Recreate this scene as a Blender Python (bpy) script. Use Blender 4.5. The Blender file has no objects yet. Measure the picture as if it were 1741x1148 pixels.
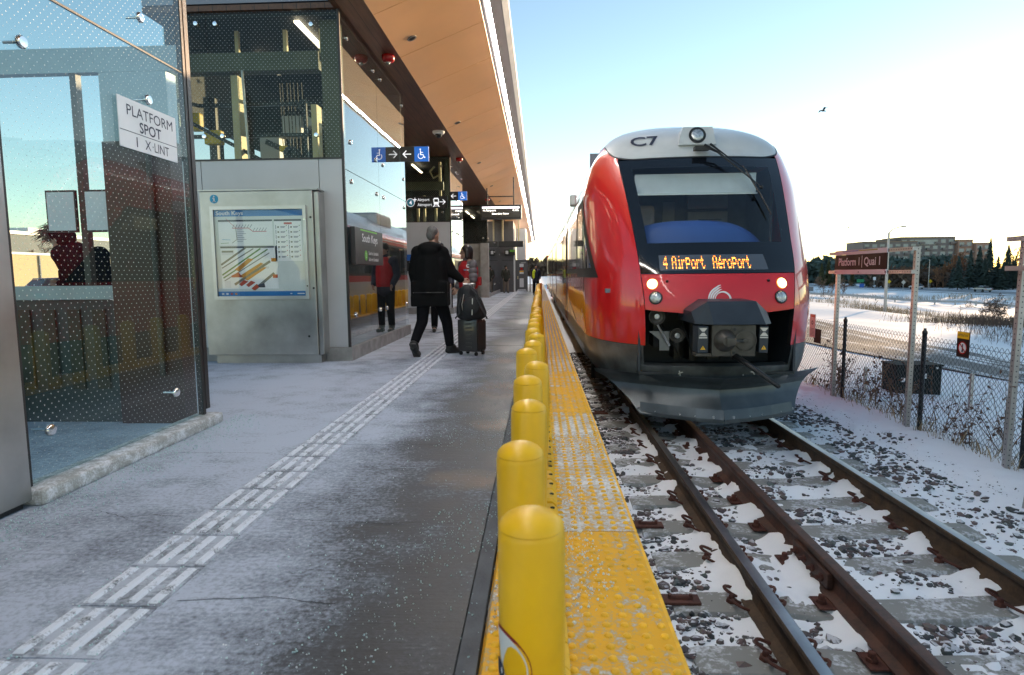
import bpy, bmesh, math, random
import numpy as np
from mathutils import Vector, Matrix
random.seed(7); rng = np.random.default_rng(11)
S = bpy.context.scene
COL = S.collection
R = math.radians
# ------------------------------------------------------------------ camera, sky, sun, exposure
cd = bpy.data.cameras.new("camera"); cam = bpy.data.objects.new("camera", cd); COL.objects.link(cam)
S.camera = cam
cd.sensor_width = 36.0; cd.lens = 36.0 * 1050 / 1741; cd.clip_start = 0.05; cd.clip_end = 3000
_f, _h, _vp, _rho = 1050.0, 1.18, (917.0 - 870.5, 466.0 - 574.0), R(-0.55)
_Y = np.array([_vp[0], -_vp[1], -_f]); _Y /= np.linalg.norm(_Y)
_zx, _zy = math.sin(_rho), math.cos(_rho)
_Z = np.array([_zx, _zy, (_zx * _vp[0] + _zy * -_vp[1]) / _f]); _Z /= np.linalg.norm(_Z)
_X = np.cross(_Y, _Z)
cam.matrix_world = Matrix([[*_X, 0], [*_Y, 0], [*_Z, _h], [0, 0, 0, 1]])
cd.dof.use_dof = True; cd.dof.focus_distance = 8.5; cd.dof.aperture_fstop = 4.5
SUN_EL, SUN_AZ = R(5.5), R(40)          # azimuth clockwise from +Y
W = bpy.data.worlds.new("World"); S.world = W; W.use_nodes = True
wn = W.node_tree.nodes; wl = W.node_tree.links
bg = wn["Background"]; sky = wn.new("ShaderNodeTexSky"); sky.sky_type = 'NISHITA'
sky.sun_disc = False; sky.sun_elevation = SUN_EL; sky.sun_rotation = SUN_AZ
sky.air_density = 0.85; sky.dust_density = 0.05; sky.ozone_density = 1.0; sky.altitude = 100
wl.new(sky.outputs[0], bg.inputs[0]); bg.inputs[1].default_value = 0.15
sl = bpy.data.lights.new("sun", 'SUN'); so = bpy.data.objects.new("sun", sl); COL.objects.link(so)
sl.energy = 3.8; sl.angle = R(0.6); sl.color = (1.0, 0.68, 0.40)
_sd = Vector((math.sin(SUN_AZ) * math.cos(SUN_EL), math.cos(SUN_AZ) * math.cos(SUN_EL), math.sin(SUN_EL)))
so.rotation_euler = _sd.to_track_quat('Z', 'Y').to_euler(); so.location = (30, 40, 30)
S.view_settings.view_transform = 'Standard'; S.view_settings.look = 'None'
S.view_settings.gamma = 1.0; S.view_settings.exposure = 1.35
S.cycles.max_bounces = 10; S.cycles.transparent_max_bounces = 24; S.cycles.glossy_bounces = 5
S.cycles.diffuse_bounces = 3; S.cycles.caustics_reflective = False; S.cycles.caustics_refractive = False
S.cycles.sample_clamp_indirect = 6.0
S.cycles.use_denoising = True
# ------------------------------------------------------------------ materials
def new_mat(name):
    m = bpy.data.materials.new(name); m.use_nodes = True
    nt = m.node_tree; return m, nt, nt.nodes["Principled BSDF"], nt.nodes["Material Output"]
def N(nt, t, **kw):
    n = nt.nodes.new(t)
    for k, v in kw.items():
        if k.startswith('i_'): n.inputs[int(k[2:])].default_value = v
        else: setattr(n, k, v)
    return n
def ramp(nt, fac, stops):
    r = nt.nodes.new("ShaderNodeValToRGB"); e = r.color_ramp.elements
    while len(e) < len(stops): e.new(0.5)
    for el, (p, c) in zip(e, stops):
        el.position = p; el.color = (*c, 1) if len(c) == 3 else c
    nt.links.new(fac, r.inputs[0]); return r
def noise(nt, scale, detail=4, rough=0.55, vec=None, co='Object'):
    n = nt.nodes.new("ShaderNodeTexNoise"); n.inputs['Scale'].default_value = scale
    n.inputs['Detail'].default_value = detail; n.inputs['Roughness'].default_value = rough
    if vec is None:
        t = nt.nodes.new("ShaderNodeTexCoord"); vec = t.outputs[co]
    nt.links.new(vec, n.inputs['Vector']); return n
def mixc(nt, fac, a, b, mode='MIX'):
    n = nt.nodes.new("ShaderNodeMix"); n.data_type = 'RGBA'; n.blend_type = mode
    for sock, val in ((n.inputs[0], fac), (n.inputs[6], a), (n.inputs[7], b)):
        if hasattr(val, 'links') or isinstance(val, bpy.types.NodeSocket): nt.links.new(val, sock)
        elif isinstance(val, (int, float)): sock.default_value = val
        else: sock.default_value = (*val, 1)
    return n.outputs[2]
def mth(nt, op, a, b=None, clamp=False):
    n = nt.nodes.new("ShaderNodeMath"); n.operation = op; n.use_clamp = clamp
    for i, v in enumerate((a, b)):
        if v is None: continue
        if isinstance(v, bpy.types.NodeSocket): nt.links.new(v, n.inputs[i])
        else: n.inputs[i].default_value = v
    return n.outputs[0]
def mat(name, col, rough=0.5, metal=0.0, var=0.12, vscale=6.0, bump=0.0, bscale=60.0, coat=0.0, emit=None, estr=1.0, spec=0.5):
    m, nt, b, out = new_mat(name)
    b.inputs['Roughness'].default_value = rough; b.inputs['Metallic'].default_value = metal
    b.inputs['Coat Weight'].default_value = coat; b.inputs['Coat Roughness'].default_value = 0.05
    b.inputs['Specular IOR Level'].default_value = spec
    if var > 0:
        n = noise(nt, vscale)
        lo = tuple(max(0, c * (1 - var)) for c in col); hi = tuple(min(1, c * (1 + var)) for c in col)
        r = ramp(nt, n.outputs[0], [(0.3, lo), (0.7, hi)]); nt.links.new(r.outputs[0], b.inputs['Base Color'])
        rr = mth(nt, 'MULTIPLY_ADD', n.outputs[0], 0.2); 
        rr.node.inputs[2].default_value = max(0.02, rough - 0.1)
        if rough > 0.15: nt.links.new(rr, b.inputs['Roughness'])
    else: b.inputs['Base Color'].default_value = (*col, 1)
    if bump > 0:
        n2 = noise(nt, bscale, 3); bp = nt.nodes.new("ShaderNodeBump")
        bp.inputs['Strength'].default_value = bump; bp.inputs['Distance'].default_value = 0.01
        nt.links.new(n2.outputs[0], bp.inputs['Height']); nt.links.new(bp.outputs[0], b.inputs['Normal'])
    if emit is not None:
        b.inputs['Emission Color'].default_value = (*emit, 1); b.inputs['Emission Strength'].default_value = estr
    return m
def glass_mat(name, tint=(0.8, 0.9, 0.88), frit=0.0, pu=0.05, pv=0.026, rad=0.004, boost=1.0, axis='YZ', bump=0.06):
    """clear pane: Fresnel mix of mirror and tinted see-through, optionally printed with a grid of white dots"""
    m, nt, b, out = new_mat(name); nt.nodes.remove(b)
    tr = N(nt, "ShaderNodeBsdfTransparent"); tr.inputs[0].default_value = (*tint, 1)
    gl = N(nt, "ShaderNodeBsdfGlossy"); gl.inputs['Roughness'].default_value = 0.0
    gl.inputs['Color'].default_value = (0.95, 0.97, 1.0, 1)
    nz = noise(nt, 0.9, 1); bp = N(nt, "ShaderNodeBump"); bp.inputs['Strength'].default_value = bump; bp.inputs['Distance'].default_value = 0.02
    nt.links.new(nz.outputs[0], bp.inputs['Height']); nt.links.new(bp.outputs[0], gl.inputs['Normal'])
    fr = N(nt, "ShaderNodeLayerWeight"); fr.inputs[0].default_value = 0.5
    fac = mth(nt, 'MULTIPLY_ADD', mth(nt, 'POWER', fr.outputs['Facing'], 5.0), 0.96); fac.node.inputs[2].default_value = 0.042
    fac = mth(nt, 'MULTIPLY', fac, boost, True)
    mx = N(nt, "ShaderNodeMixShader"); nt.links.new(fac, mx.inputs[0]); nt.links.new(tr.outputs[0], mx.inputs[1]); nt.links.new(gl.outputs[0], mx.inputs[2])
    last = mx.outputs[0]
    if frit > 0:
        tc = N(nt, "ShaderNodeTexCoord"); sp = N(nt, "ShaderNodeSeparateXYZ"); nt.links.new(tc.outputs['Object'], sp.inputs[0])
        u = sp.outputs['Y' if axis == 'YZ' else 'X']; v = sp.outputs['Z']
        def cell(a, p, off=None):
            k = mth(nt, 'DIVIDE', a, p)
            if off is not None: k = mth(nt, 'ADD', k, off)
            return mth(nt, 'MULTIPLY', mth(nt, 'SUBTRACT', mth(nt, 'FRACT', k), 0.5), p)
        row = mth(nt, 'FLOOR', mth(nt, 'DIVIDE', v, pv))
        odd = mth(nt, 'MULTIPLY', mth(nt, 'FLOORED_MODULO', row, 2.0), 0.5)
        cu, cv = cell(u, pu, odd), cell(v, pv)
        d2 = mth(nt, 'ADD', mth(nt, 'MULTIPLY', cu, cu), mth(nt, 'MULTIPLY', cv, cv))
        dot = mth(nt, 'MULTIPLY', mth(nt, 'LESS_THAN', d2, rad * rad), frit)
        df = N(nt, "ShaderNodeBsdfDiffuse"); df.inputs[0].default_value = (0.8, 0.82, 0.8, 1)
        m2 = N(nt, "ShaderNodeMixShader"); nt.links.new(dot, m2.inputs[0]); nt.links.new(last, m2.inputs[1]); nt.links.new(df.outputs[0], m2.inputs[2])
        last = m2.outputs[0]
    nt.links.new(last, out.inputs[0]); return m
M = {}
M['steel'] = mat('brushed_steel', (0.40, 0.40, 0.40), 0.36, 0.85, 0.22, 2.5, 0.05, 40)
M['chrome'] = mat('polished_steel', (0.75, 0.75, 0.75), 0.12, 1.0, 0)
M['alu'] = mat('aluminium', (0.5, 0.5, 0.52), 0.35, 0.85, 0.1, 4)
M['dark_frame'] = mat('dark_bronze_frame', (0.05, 0.045, 0.045), 0.4, 0.5, 0.1)
M['clad'] = mat('grey_cladding', (0.50, 0.505, 0.52), 0.45, 0.15, 0.06, 1.5)
M['concrete'] = mat('concrete', (0.30, 0.29, 0.28), 0.9, 0, 0.25, 5, 0.3, 90)
M['pale_concrete'] = mat('pale_concrete', (0.36, 0.34, 0.31), 0.9, 0, 0.2, 3, 0.2, 60)
M['black'] = mat('black_paint', (0.012, 0.012, 0.014), 0.45, 0, 0.2)
M['black_steel'] = mat('black_steel', (0.02, 0.02, 0.022), 0.35, 0.3, 0.2)
M['dark_int'] = mat('dark_interior', (0.03, 0.032, 0.035), 0.7, 0, 0.3, 3)
M['white'] = mat('white_paint', (0.78, 0.78, 0.78), 0.5, 0, 0.04)
M['sign_white'] = mat('sign_white', (0.72, 0.72, 0.75), 0.5, 0, 0.05)
M['ink'] = mat('ink', (0.025, 0.03, 0.06), 0.6, 0, 0)
def bollard_mat():
    m, nt, b, out = new_mat('safety_yellow'); n = noise(nt, 5, 5); n2 = noise(nt, 23, 6, 0.75); n3 = noise(nt, 3.3, 3)
    r = ramp(nt, n.outputs[0], [(0.3, (0.80, 0.43, 0.003)), (0.7, (0.90, 0.51, 0.005))])
    k = ramp(nt, mth(nt, 'MULTIPLY', n2.outputs[0], n3.outputs[0]), [(0.385, (0,)*3), (0.44, (0.55,)*3)]); nt.links.new(mixc(nt, k.outputs[0], r.outputs[0], (0.30, 0.20, 0.06)), b.inputs['Base Color'])
    rg = ramp(nt, n2.outputs[0], [(0.35, (0.3,)*3), (0.65, (0.5,)*3)]); nt.links.new(rg.outputs[0], b.inputs['Roughness'])
    bp = N(nt, "ShaderNodeBump"); bp.inputs['Strength'].default_value = 0.06; bp.inputs['Distance'].default_value = 0.01; nt.links.new(n.outputs[0], bp.inputs['Height']); nt.links.new(bp.outputs[0], b.inputs['Normal']); return m
M['yellow'] = bollard_mat()
M['olive'] = mat('olive_steel', (0.10, 0.105, 0.075), 0.5, 0.2, 0.2, 3)
M['cream'] = mat('cream_steel', (0.55, 0.47, 0.28), 0.5, 0.1, 0.15, 2)
M['blue_sign'] = mat('blue_sign', (0.015, 0.13, 0.50), 0.45, 0, 0.06)
M['kiosk_blue'] = mat('kiosk_blue', (0.012, 0.16, 0.46), 0.4, 0, 0.05)
M['cyan'] = mat('route_blue', (0.02, 0.30, 0.50), 0.45, 0, 0.05)
M['green'] = mat('route_green', (0.18, 0.55, 0.06), 0.5, 0, 0.05)
M['red_alarm'] = mat('red_alarm', (0.45, 0.01, 0.01), 0.25, 0, 0.05)
M['brown'] = mat('brown_panel', (0.055, 0.024, 0.016), 0.4, 0, 0.2, 3)
M['sign_brown'] = mat('sign_brown', (0.030, 0.012, 0.012), 0.6, 0, 0.08, spec=0.1)
M['sign_dark'] = mat('sign_dark', (0.03, 0.025, 0.028), 0.4, 0, 0.1)
M['led'] = mat('led_strip', (1, 1, 1), 0.5, 0, 0, emit=(1.0, 0.94, 0.87), estr=32.0)
M['led_cool'] = mat('tube_light', (1, 1, 1), 0.5, 0, 0, emit=(1.0, 0.82, 0.6), estr=3.0)
M['sign_glow'] = mat('brightened_sign_white', (0.8,0.8,0.8), 0.5, 0, 0, emit=(0.9,0.93,1.0), estr=0.30)  # slight emission added to brighten the overhead sign letters
M['blue_glow'] = mat('brightened_sign_blue', (0.015,0.13,0.50), 0.45, 0, 0, emit=(0.01,0.10,0.42), estr=0.30)  # same added emission for the blue pictogram panels
M['rubber'] = mat('rubber', (0.015, 0.015, 0.015), 0.8, 0, 0.2)
def wood_mat():
    m, nt, b, out = new_mat('dark_wood_soffit')
    tc = N(nt, "ShaderNodeTexCoord"); mp = N(nt, "ShaderNodeMapping"); mp.inputs['Scale'].default_value = (9, 0.6, 9)
    nt.links.new(tc.outputs['Object'], mp.inputs[0]); n = noise(nt, 3, 6, 0.6, mp.outputs[0])
    r = ramp(nt, n.outputs[0], [(0.3, (0.075, 0.030, 0.015)), (0.7, (0.16, 0.068, 0.034))])
    sp = N(nt, "ShaderNodeSeparateXYZ"); nt.links.new(tc.outputs['Object'], sp.inputs[0])
    fr = mth(nt, 'FRACT', mth(nt, 'DIVIDE', sp.outputs['X'], 0.19)); gap = mth(nt, 'LESS_THAN', fr, 0.05)
    nt.links.new(mixc(nt, gap, r.outputs[0], (0.01, 0.005, 0.003)), b.inputs['Base Color'])
    b.inputs['Roughness'].default_value = 0.45; return m
M['wood'] = wood_mat()
M['soffit'] = mat('bronze_metal_soffit', (0.74, 0.46, 0.235), 0.36, 0.25, 0.08, 0.7)
M['fascia'] = mat('grey_fascia', (0.22, 0.22, 0.25), 0.4, 0.4, 0.1, 1.0)
# ------------------------------------------------------------------ mesh builder
def vec(*a): return np.array(a, float)
class MB:
    def __init__(s): s.v = []; s.f = []; s.m = []; s.n = 0
    def add(s, vs, fs, mi=0):
        vs = np.asarray(vs, float).reshape(-1, 3); s.v.append(vs)
        o = s.n
        for f in fs: s.f.append(tuple(i + o for i in f)); s.m.append(mi)
        s.n += len(vs); return s
    def box(s, x0, x1, y0, y1, z0, z1, mi=0):
        return s.add([(x0,y0,z0),(x1,y0,z0),(x1,y1,z0),(x0,y1,z0),(x0,y0,z1),(x1,y0,z1),(x1,y1,z1),(x0,y1,z1)],
              [(0,3,2,1),(4,5,6,7),(0,1,5,4),(1,2,6,5),(2,3,7,6),(3,0,4,7)], mi)
    def bevbox(s, x0, x1, y0, y1, z0, z1, b=0.01, mi=0):
        bm = bmesh.new(); bmesh.ops.create_cube(bm, size=1)
        for v in bm.verts: v.co = Vector(((x0+x1)/2 + v.co.x*(x1-x0), (y0+y1)/2 + v.co.y*(y1-y0), (z0+z1)/2 + v.co.z*(z1-z0)))
        bmesh.ops.bevel(bm, geom=bm.edges[:], offset=b, segments=2, affect='EDGES', profile=0.6)
        bm.verts.index_update(); s.add([tuple(v.co) for v in bm.verts], [[v.index for v in f.verts] for f in bm.faces], mi); bm.free(); return s
    def obox(s, c, u, v, w, mi=0):
        """box centred at c with half-axis vectors u, v, w"""
        c, u, v, w = map(np.asarray, (c, u, v, w)); P = []
        for k in (-1, 1):
            for a, b in ((-1,-1),(1,-1),(1,1),(-1,1)): P.append(c + a*u + b*v + k*w)
        return s.add(P, [(0,3,2,1),(4,5,6,7),(0,1,5,4),(1,2,6,5),(2,3,7,6),(3,0,4,7)], mi)
    def bar(s, p0, p1, t, t2=None, mi=0, up=(0,0,1)):
        p0, p1 = vec(*p0), vec(*p1); d = p1 - p0; L = np.linalg.norm(d); d /= L
        a = np.cross(d, up); 
        if np.linalg.norm(a) < 1e-3: a = np.cross(d, (1,0,0))
        a /= np.linalg.norm(a); b = np.cross(a, d)
        return s.obox((p0+p1)/2, a*t/2, b*(t2 or t)/2, d*L/2, mi)
    def tube(s, pts, rad, n=8, mi=0, caps=True):
        pts = [vec(*p) for p in pts]; k = len(pts); rad = [rad]*k if np.isscalar(rad) else list(rad)
        rings = []; a = None
        for i in range(k):
            d = pts[min(i+1,k-1)] - pts[max(i-1,0)]; d = d/ (np.linalg.norm(d)+1e-9)
            if a is None:
                a = np.cross(d, (0,0,1)); 
                if np.linalg.norm(a) < 0.1: a = np.cross(d, (1,0,0))
            a = a - d*np.dot(a,d); a /= (np.linalg.norm(a)+1e-9); b = np.cross(d, a)
            for j in range(n):
                t = 2*math.pi*j/n; rings.append(pts[i] + rad[i]*(math.cos(t)*a + math.sin(t)*b))
        fs = [(i*n+j, i*n+(j+1)%n, (i+1)*n+(j+1)%n, (i+1)*n+j) for i in range(k-1) for j in range(n)]
        if caps: fs += [tuple(range(n))[::-1], tuple((k-1)*n + j for j in range(n))]
        return s.add(rings, fs, mi)
    def lathe(s, c, prof, n=20, mi=0, axis=(0,0,1), capb=True, capt=True):
        """prof: list of (radius, height along axis)"""
        ax = vec(*axis); ax /= np.linalg.norm(ax); a = np.cross(ax, (0,0,1))
        if np.linalg.norm(a) < 0.1: a = vec(1,0,0)
        a /= np.linalg.norm(a); b = np.cross(ax, a); c = vec(*c); P = []
        for r, h in prof:
            for j in range(n):
                t = 2*math.pi*j/n; P.append(c + ax*h + r*(math.cos(t)*a + math.sin(t)*b))
        k = len(prof); fs = [(i*n+j, i*n+(j+1)%n, (i+1)*n+(j+1)%n, (i+1)*n+j) for i in range(k-1) for j in range(n)]
        if capb: fs.append(tuple(range(n))[::-1])
        if capt: fs.append(tuple((k-1)*n+j for j in range(n)))
        return s.add(P, fs, mi)
    def ball(s, c, r, seg=10, ring=7, mi=0):
        r = (r,r,r) if np.isscalar(r) else r; P = []
        for i in range(ring+1):
            p = math.pi*i/ring
            for j in range(seg):
                t = 2*math.pi*j/seg; P.append((c[0]+r[0]*math.sin(p)*math.cos(t), c[1]+r[1]*math.sin(p)*math.sin(t), c[2]+r[2]*math.cos(p)))
        fs = [(i*seg+j, (i+1)*seg+j, (i+1)*seg+(j+1)%seg, i*seg+(j+1)%seg) for i in range(ring) for j in range(seg)]
        return s.add(P, fs, mi)
    def prism(s, poly, o, u, v, w, mi=0):
        """polygon poly in (u,v) at o, extruded by vector w"""
        o, u, v, w = map(np.asarray, (o, u, v, w)); n = len(poly)
        a = [o + p*u + q*v for p, q in poly]; b = [x + w for x in a]
        fs = [tuple(range(n))[::-1], tuple(range(n, 2*n))] + [(i, (i+1)%n, n+(i+1)%n, n+i) for i in range(n)]
        return s.add(a + b, fs, mi)
    def grid(s, P, mi=0, flip=False):
        P = np.asarray(P, float); a, b = P.shape[:2]
        fs = [(i*b+j, i*b+j+1, (i+1)*b+j+1, (i+1)*b+j) for i in range(a-1) for j in range(b-1)]
        if flip: fs = [f[::-1] for f in fs]
        return s.add(P.reshape(-1,3), fs, mi)
    def build(s, name, mats, parent=None, smooth=False, label=None, cat=None, group=None, kind=None, fix=True, autosmooth=None):
        me = bpy.data.meshes.new(name); V = np.concatenate(s.v) if s.v else np.zeros((0,3))
        org = vec(0,0,0); p = parent
        while p is not None: org = org + np.array(p.location); p = p.parent
        me.from_pydata((V - org).tolist(), [], s.f)
        if not isinstance(mats, (list, tuple)): mats = [mats]
        for m in mats: me.materials.append(M[m] if isinstance(m, str) else m)
        if len(mats) > 1: me.polygons.foreach_set('material_index', s.m)
        if fix:
            bm = bmesh.new(); bm.from_mesh(me); bmesh.ops.recalc_face_normals(bm, faces=bm.faces[:]); bm.to_mesh(me); bm.free()
        if smooth or autosmooth: me.polygons.foreach_set('use_smooth', [True]*len(me.polygons))
        if autosmooth: me.set_sharp_from_angle(angle=R(autosmooth))
        me.update()
        o = bpy.data.objects.new(name, me); COL.objects.link(o)
        if parent is not None: o.parent = parent
        return tag(o, label, cat, group, kind)
def tag(o, label=None, cat=None, group=None, kind=None):
    if label: o['label'] = label
    if cat: o['category'] = cat
    if group: o['group'] = group
    if kind: o['kind'] = kind
    return o
def thing(name, label, cat, loc=(0,0,0), group=None):
    o = bpy.data.objects.new(name, None); COL.objects.link(o); o.location = loc; o.empty_display_size = 0.2
    return tag(o, label, cat, group)
def copy_tree(o, parent=None):
    c = o.copy(); COL.objects.link(c)
    if parent is not None: c.parent = parent
    for ch in [x for x in bpy.data.objects if x.parent == o]: copy_tree(ch, c)
    return c
def box(name, x0, x1, y0, y1, z0, z1, m, parent=None, bev=0.0, **kw):
    b = MB()
    (b.bevbox(x0,x1,y0,y1,z0,z1,bev) if bev else b.box(x0,x1,y0,y1,z0,z1))
    return b.build(name, m, parent, **kw)
def text_verts(txt, size=1.0, width=None, bold=0.0):
    cu = bpy.data.curves.new('t', 'FONT'); cu.body = txt; cu.size = size; cu.resolution_u = 3; cu.offset = bold
    ob = bpy.data.objects.new('t', cu); COL.objects.link(ob); bpy.context.view_layer.update()
    me = bpy.data.meshes.new_from_object(ob.evaluated_get(bpy.context.evaluated_depsgraph_get()))
    V = np.array([tuple(v.co) for v in me.vertices]); F = [tuple(p.vertices) for p in me.polygons]
    bpy.data.objects.remove(ob); bpy.data.curves.remove(cu); bpy.data.meshes.remove(me)
    V[:,0] -= V[:,0].min()
    if width: V[:,0] *= width / V[:,0].max()
    return V, F
def put_text(b, txt, o, u, v, size, width=None, mi=0, bold=0.0, align='l'):
    """letters laid on the plane (u, v) with their baseline start at o"""
    V, F = text_verts(txt, size, width, bold)
    if align == 'c': V[:,0] -= V[:,0].max()/2
    o, u, v = map(np.asarray, (o, u, v))
    b.add([o + p[0]*u + p[1]*v for p in V], F, mi); return b
def letters(name, txt, o, u, v, size, m, parent, width=None, bold=0.0, align='l'):
    return put_text(MB(), txt, o, u, v, size, width, 0, bold, align).build(name, m, parent, fix=False)
def disc(b, o, u, v, r, n=24, mi=0, r0=0.0, a0=0, a1=360):
    o, u, v = map(np.asarray, (o, u, v)); full = abs(a1-a0) >= 360
    k = n if full else n+1; A = [R(a0 + (a1-a0)*i/n) for i in range(k)]
    if r0 <= 0 and full: return b.add([o + r*(math.cos(t)*u + math.sin(t)*v) for t in A], [tuple(range(k))], mi)
    P = [o + r*(math.cos(t)*u + math.sin(t)*v) for t in A] + [o + max(r0,1e-4)*(math.cos(t)*u + math.sin(t)*v) for t in A]
    fs = [(i, (i+1)%k, k+(i+1)%k, k+i) for i in range(n if full else k-1)]
    return b.add(P, fs, mi)
def stroke(b, o, u, v, pts, w, mi=0):
    """flat polyline of width w drawn on the plane (u, v)"""
    o, u, v = map(np.asarray, (o, u, v))
    for (x0,y0),(x1,y1) in zip(pts, pts[1:]):
        d = vec(x1-x0, y1-y0); L = np.linalg.norm(d); d /= max(L,1e-6); n = vec(-d[1], d[0])*w/2; e = d*w*0.3
        q = [vec(x0,y0)-n-e, vec(x1,y1)-n+e, vec(x1,y1)+n+e, vec(x0,y0)+n-e]
        b.add([o + p[0]*u + p[1]*v for p in q], [(0,1,2,3)], mi)
    return b
def wheelchair(b, o, u, v, s, mi=0):
    """accessibility pictogram, s high, centred on o"""
    q = lambda *p: [(x*s, y*s) for x, y in p]
    disc(b, np.asarray(o)+np.asarray(u)*(-0.06*s)+np.asarray(v)*(0.40*s), u, v, 0.075*s, 14, mi)
    stroke(b, o, u, v, q((-0.05,0.29),(-0.03,-0.06),(0.18,-0.07),(0.29,-0.32),(0.37,-0.28)), 0.075*s, mi)
    stroke(b, o, u, v, q((-0.04,0.14),(0.17,0.13)), 0.06*s, mi)
    disc(b, np.asarray(o)+np.asarray(u)*(-0.03*s)+np.asarray(v)*(-0.17*s), u, v, 0.27*s, 24, mi, 0.205*s, 125, 345)
def arrow(b, o, u, v, s, d, mi=0):
    stroke(b, o, u, v, [(-0.42*s*d,0),(0.42*s*d,0)], 0.11*s, mi)
    stroke(b, o, u, v, [(0.1*s*d,0.36*s),(0.45*s*d,0),(0.1*s*d,-0.36*s)], 0.11*s, mi)
def pchip(xs, ys):
    xs, ys = np.asarray(xs,float), np.asarray(ys,float); h = np.diff(xs); d = np.diff(ys)/h
    m = np.zeros(len(xs)); m[0], m[-1] = d[0], d[-1]
    for i in range(1, len(xs)-1):
        if d[i-1]*d[i] > 0:
            w1, w2 = 2*h[i]+h[i-1], h[i]+2*h[i-1]; m[i] = (w1+w2)/(w1/d[i-1]+w2/d[i])
    def f(x):
        x = np.clip(x, xs[0], xs[-1]); i = np.clip(np.searchsorted(xs, x)-1, 0, len(xs)-2); t = (x-xs[i])/h[i]
        return (1+2*t)*(1-t)**2*ys[i] + t*(1-t)**2*h[i]*m[i] + t*t*(3-2*t)*ys[i+1] + t*t*(t-1)*h[i]*m[i+1]
    return f
def smooth01(t):
    t = np.clip(t, 0, 1); return t*t*(3-2*t)
def vnoise(x, y, s, seed=0):
    """smooth value noise on numpy arrays, 0..1"""
    r = np.random.default_rng(seed).random((64,64)); x = np.asarray(x)*s; y = np.asarray(y)*s
    i, j = np.floor(x).astype(int), np.floor(y).astype(int); a, b = smooth01(x-i), smooth01(y-j)
    g = lambda p, q: r[p % 64, q % 64]
    return (g(i,j)*(1-a)+g(i+1,j)*a)*(1-b) + (g(i,j+1)*(1-a)+g(i+1,j+1)*a)*b
# ------------------------------------------------------------------ ground, track bed, platform
def gz(x, y):
    x, y = np.asarray(x, float), np.asarray(y, float)
    right = np.maximum(-4.3, -0.72 - 0.057*(x - 4.6))
    right = right + (vnoise(x, y, 0.13, 3) - 0.5)*np.clip((x-9)/12, 0, 1)*0.9*np.clip((95-x)/20, 0, 1) + (vnoise(x, y, 0.5, 4)-0.5)*0.08*np.clip((x-5.2)/2, 0, 1)
    near = np.where(x < 4.6, -0.84 + 0.12*smooth01((x-4.3)/0.3), right)
    left = np.where(x < -8.9, -0.25, -1.0)
    far = smooth01((y - 72)/6)
    left = left*(1-far) + far*(-0.80)
    return np.where(x > 0.42, near, left)
def snow_mat(name, tracks=False):
    m, nt, b, out = new_mat(name)
    n = noise(nt, 0.6, 5); n2 = noise(nt, 9, 4)
    c = mixc(nt, n.outputs[0], (0.80, 0.83, 0.88), (0.92, 0.93, 0.95))
    if tracks:
        tc = N(nt, "ShaderNodeTexCoord"); mp = N(nt, "ShaderNodeMapping"); mp.inputs['Scale'].default_value = (1.2, 0.25, 1); mp.inputs['Rotation'].default_value = (0,0,R(-35))
        nt.links.new(tc.outputs['Object'], mp.inputs[0]); n3 = noise(nt, 1.6, 6, 0.65, mp.outputs[0])
        r = ramp(nt, n3.outputs[0], [(0.36, (0,0,0)), (0.5, (1,1,1))])
        c = mixc(nt, r.outputs[0], c, (0.12, 0.125, 0.13))
    nt.links.new(c, b.inputs['Base Color']); b.inputs['Roughness'].default_value = 0.75
    bp = N(nt, "ShaderNodeBump"); bp.inputs['Strength'].default_value = 0.35; bp.inputs['Distance'].default_value = 0.03
    nt.links.new(n2.outputs[0], bp.inputs['Height']); nt.links.new(bp.outputs[0], b.inputs['Normal'])
    return m
M['snow'] = snow_mat('snow'); M['lane'] = snow_mat('packed_snow_lane', True)
M['road'] = mat('winter_road', (0.30, 0.31, 0.33), 0.8, 0, 0.3, 0.3)
M['asphalt'] = mat('salted_asphalt', (0.16, 0.165, 0.17), 0.9, 0, 0.3, 0.2)
def cuts(*seg):
    out = []
    for a, b, n in seg: out += list(np.linspace(a, b, n, endpoint=False))
    return np.array(out + [seg[-1][1]])
xs = cuts((-400,-60,12),(-60,-9,12),(-9.0,-8.8,1),(-8.8,0.40,4),(0.40,0.45,1),(0.45,4.3,4),(4.3,4.62,6),(4.62,12,26),(12,70,60),(70,130,14),(130,700,14))
ys = cuts((-60,0,14),(0,30,60),(30,80,50),(80,140,30),(140,800,24))
X, Y = np.meshgrid(xs, ys, indexing='ij')
MB().grid(np.stack([X, Y, gz(X, Y)], -1)).build('ground', 'snow', smooth=True, kind='structure')
# near bed: snow lying over ballast between the rails and out to the fence
RX = (1.230, 2.736); GX = 1.735; RT = -0.55
bx = cuts((0.44,4.3,150),(4.3,4.8,8)); by = cuts((-8,1.2,20),(1.2,13,330),(13,20,50),(20,110,60))
X, Y = np.meshgrid(bx, by, indexing='ij')
Z = -0.752 + 0.05*(vnoise(X, Y, 3.1, 1)-0.5) + 0.035*(vnoise(X, Y, 9, 2)-0.5) + 0.012*(vnoise(X, Y, 26, 5)-0.5)
for r in (*RX, GX): Z += 0.055*np.exp(-((X-r)/0.15)**2)*(0.45+0.6*vnoise(X, Y, 2.2, 8)+0.5*vnoise(X, Y, 7, 18)+0.25*vnoise(X, Y, 20, 19))
Z += 0.045*smooth01((X-3.5)/0.8) + 0.02*np.exp(-((X-4.45)/0.25)**2)
Z -= 0.10*smooth01((X-4.62)/0.15)
tieY = np.arange(-0.32, 90, 0.54)
ph = np.abs(((Y - tieY[0] + 0.27) % 0.54) - 0.27)
on_tie = (ph < 0.125) & (X > 0.74) & (X < 3.22)
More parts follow.
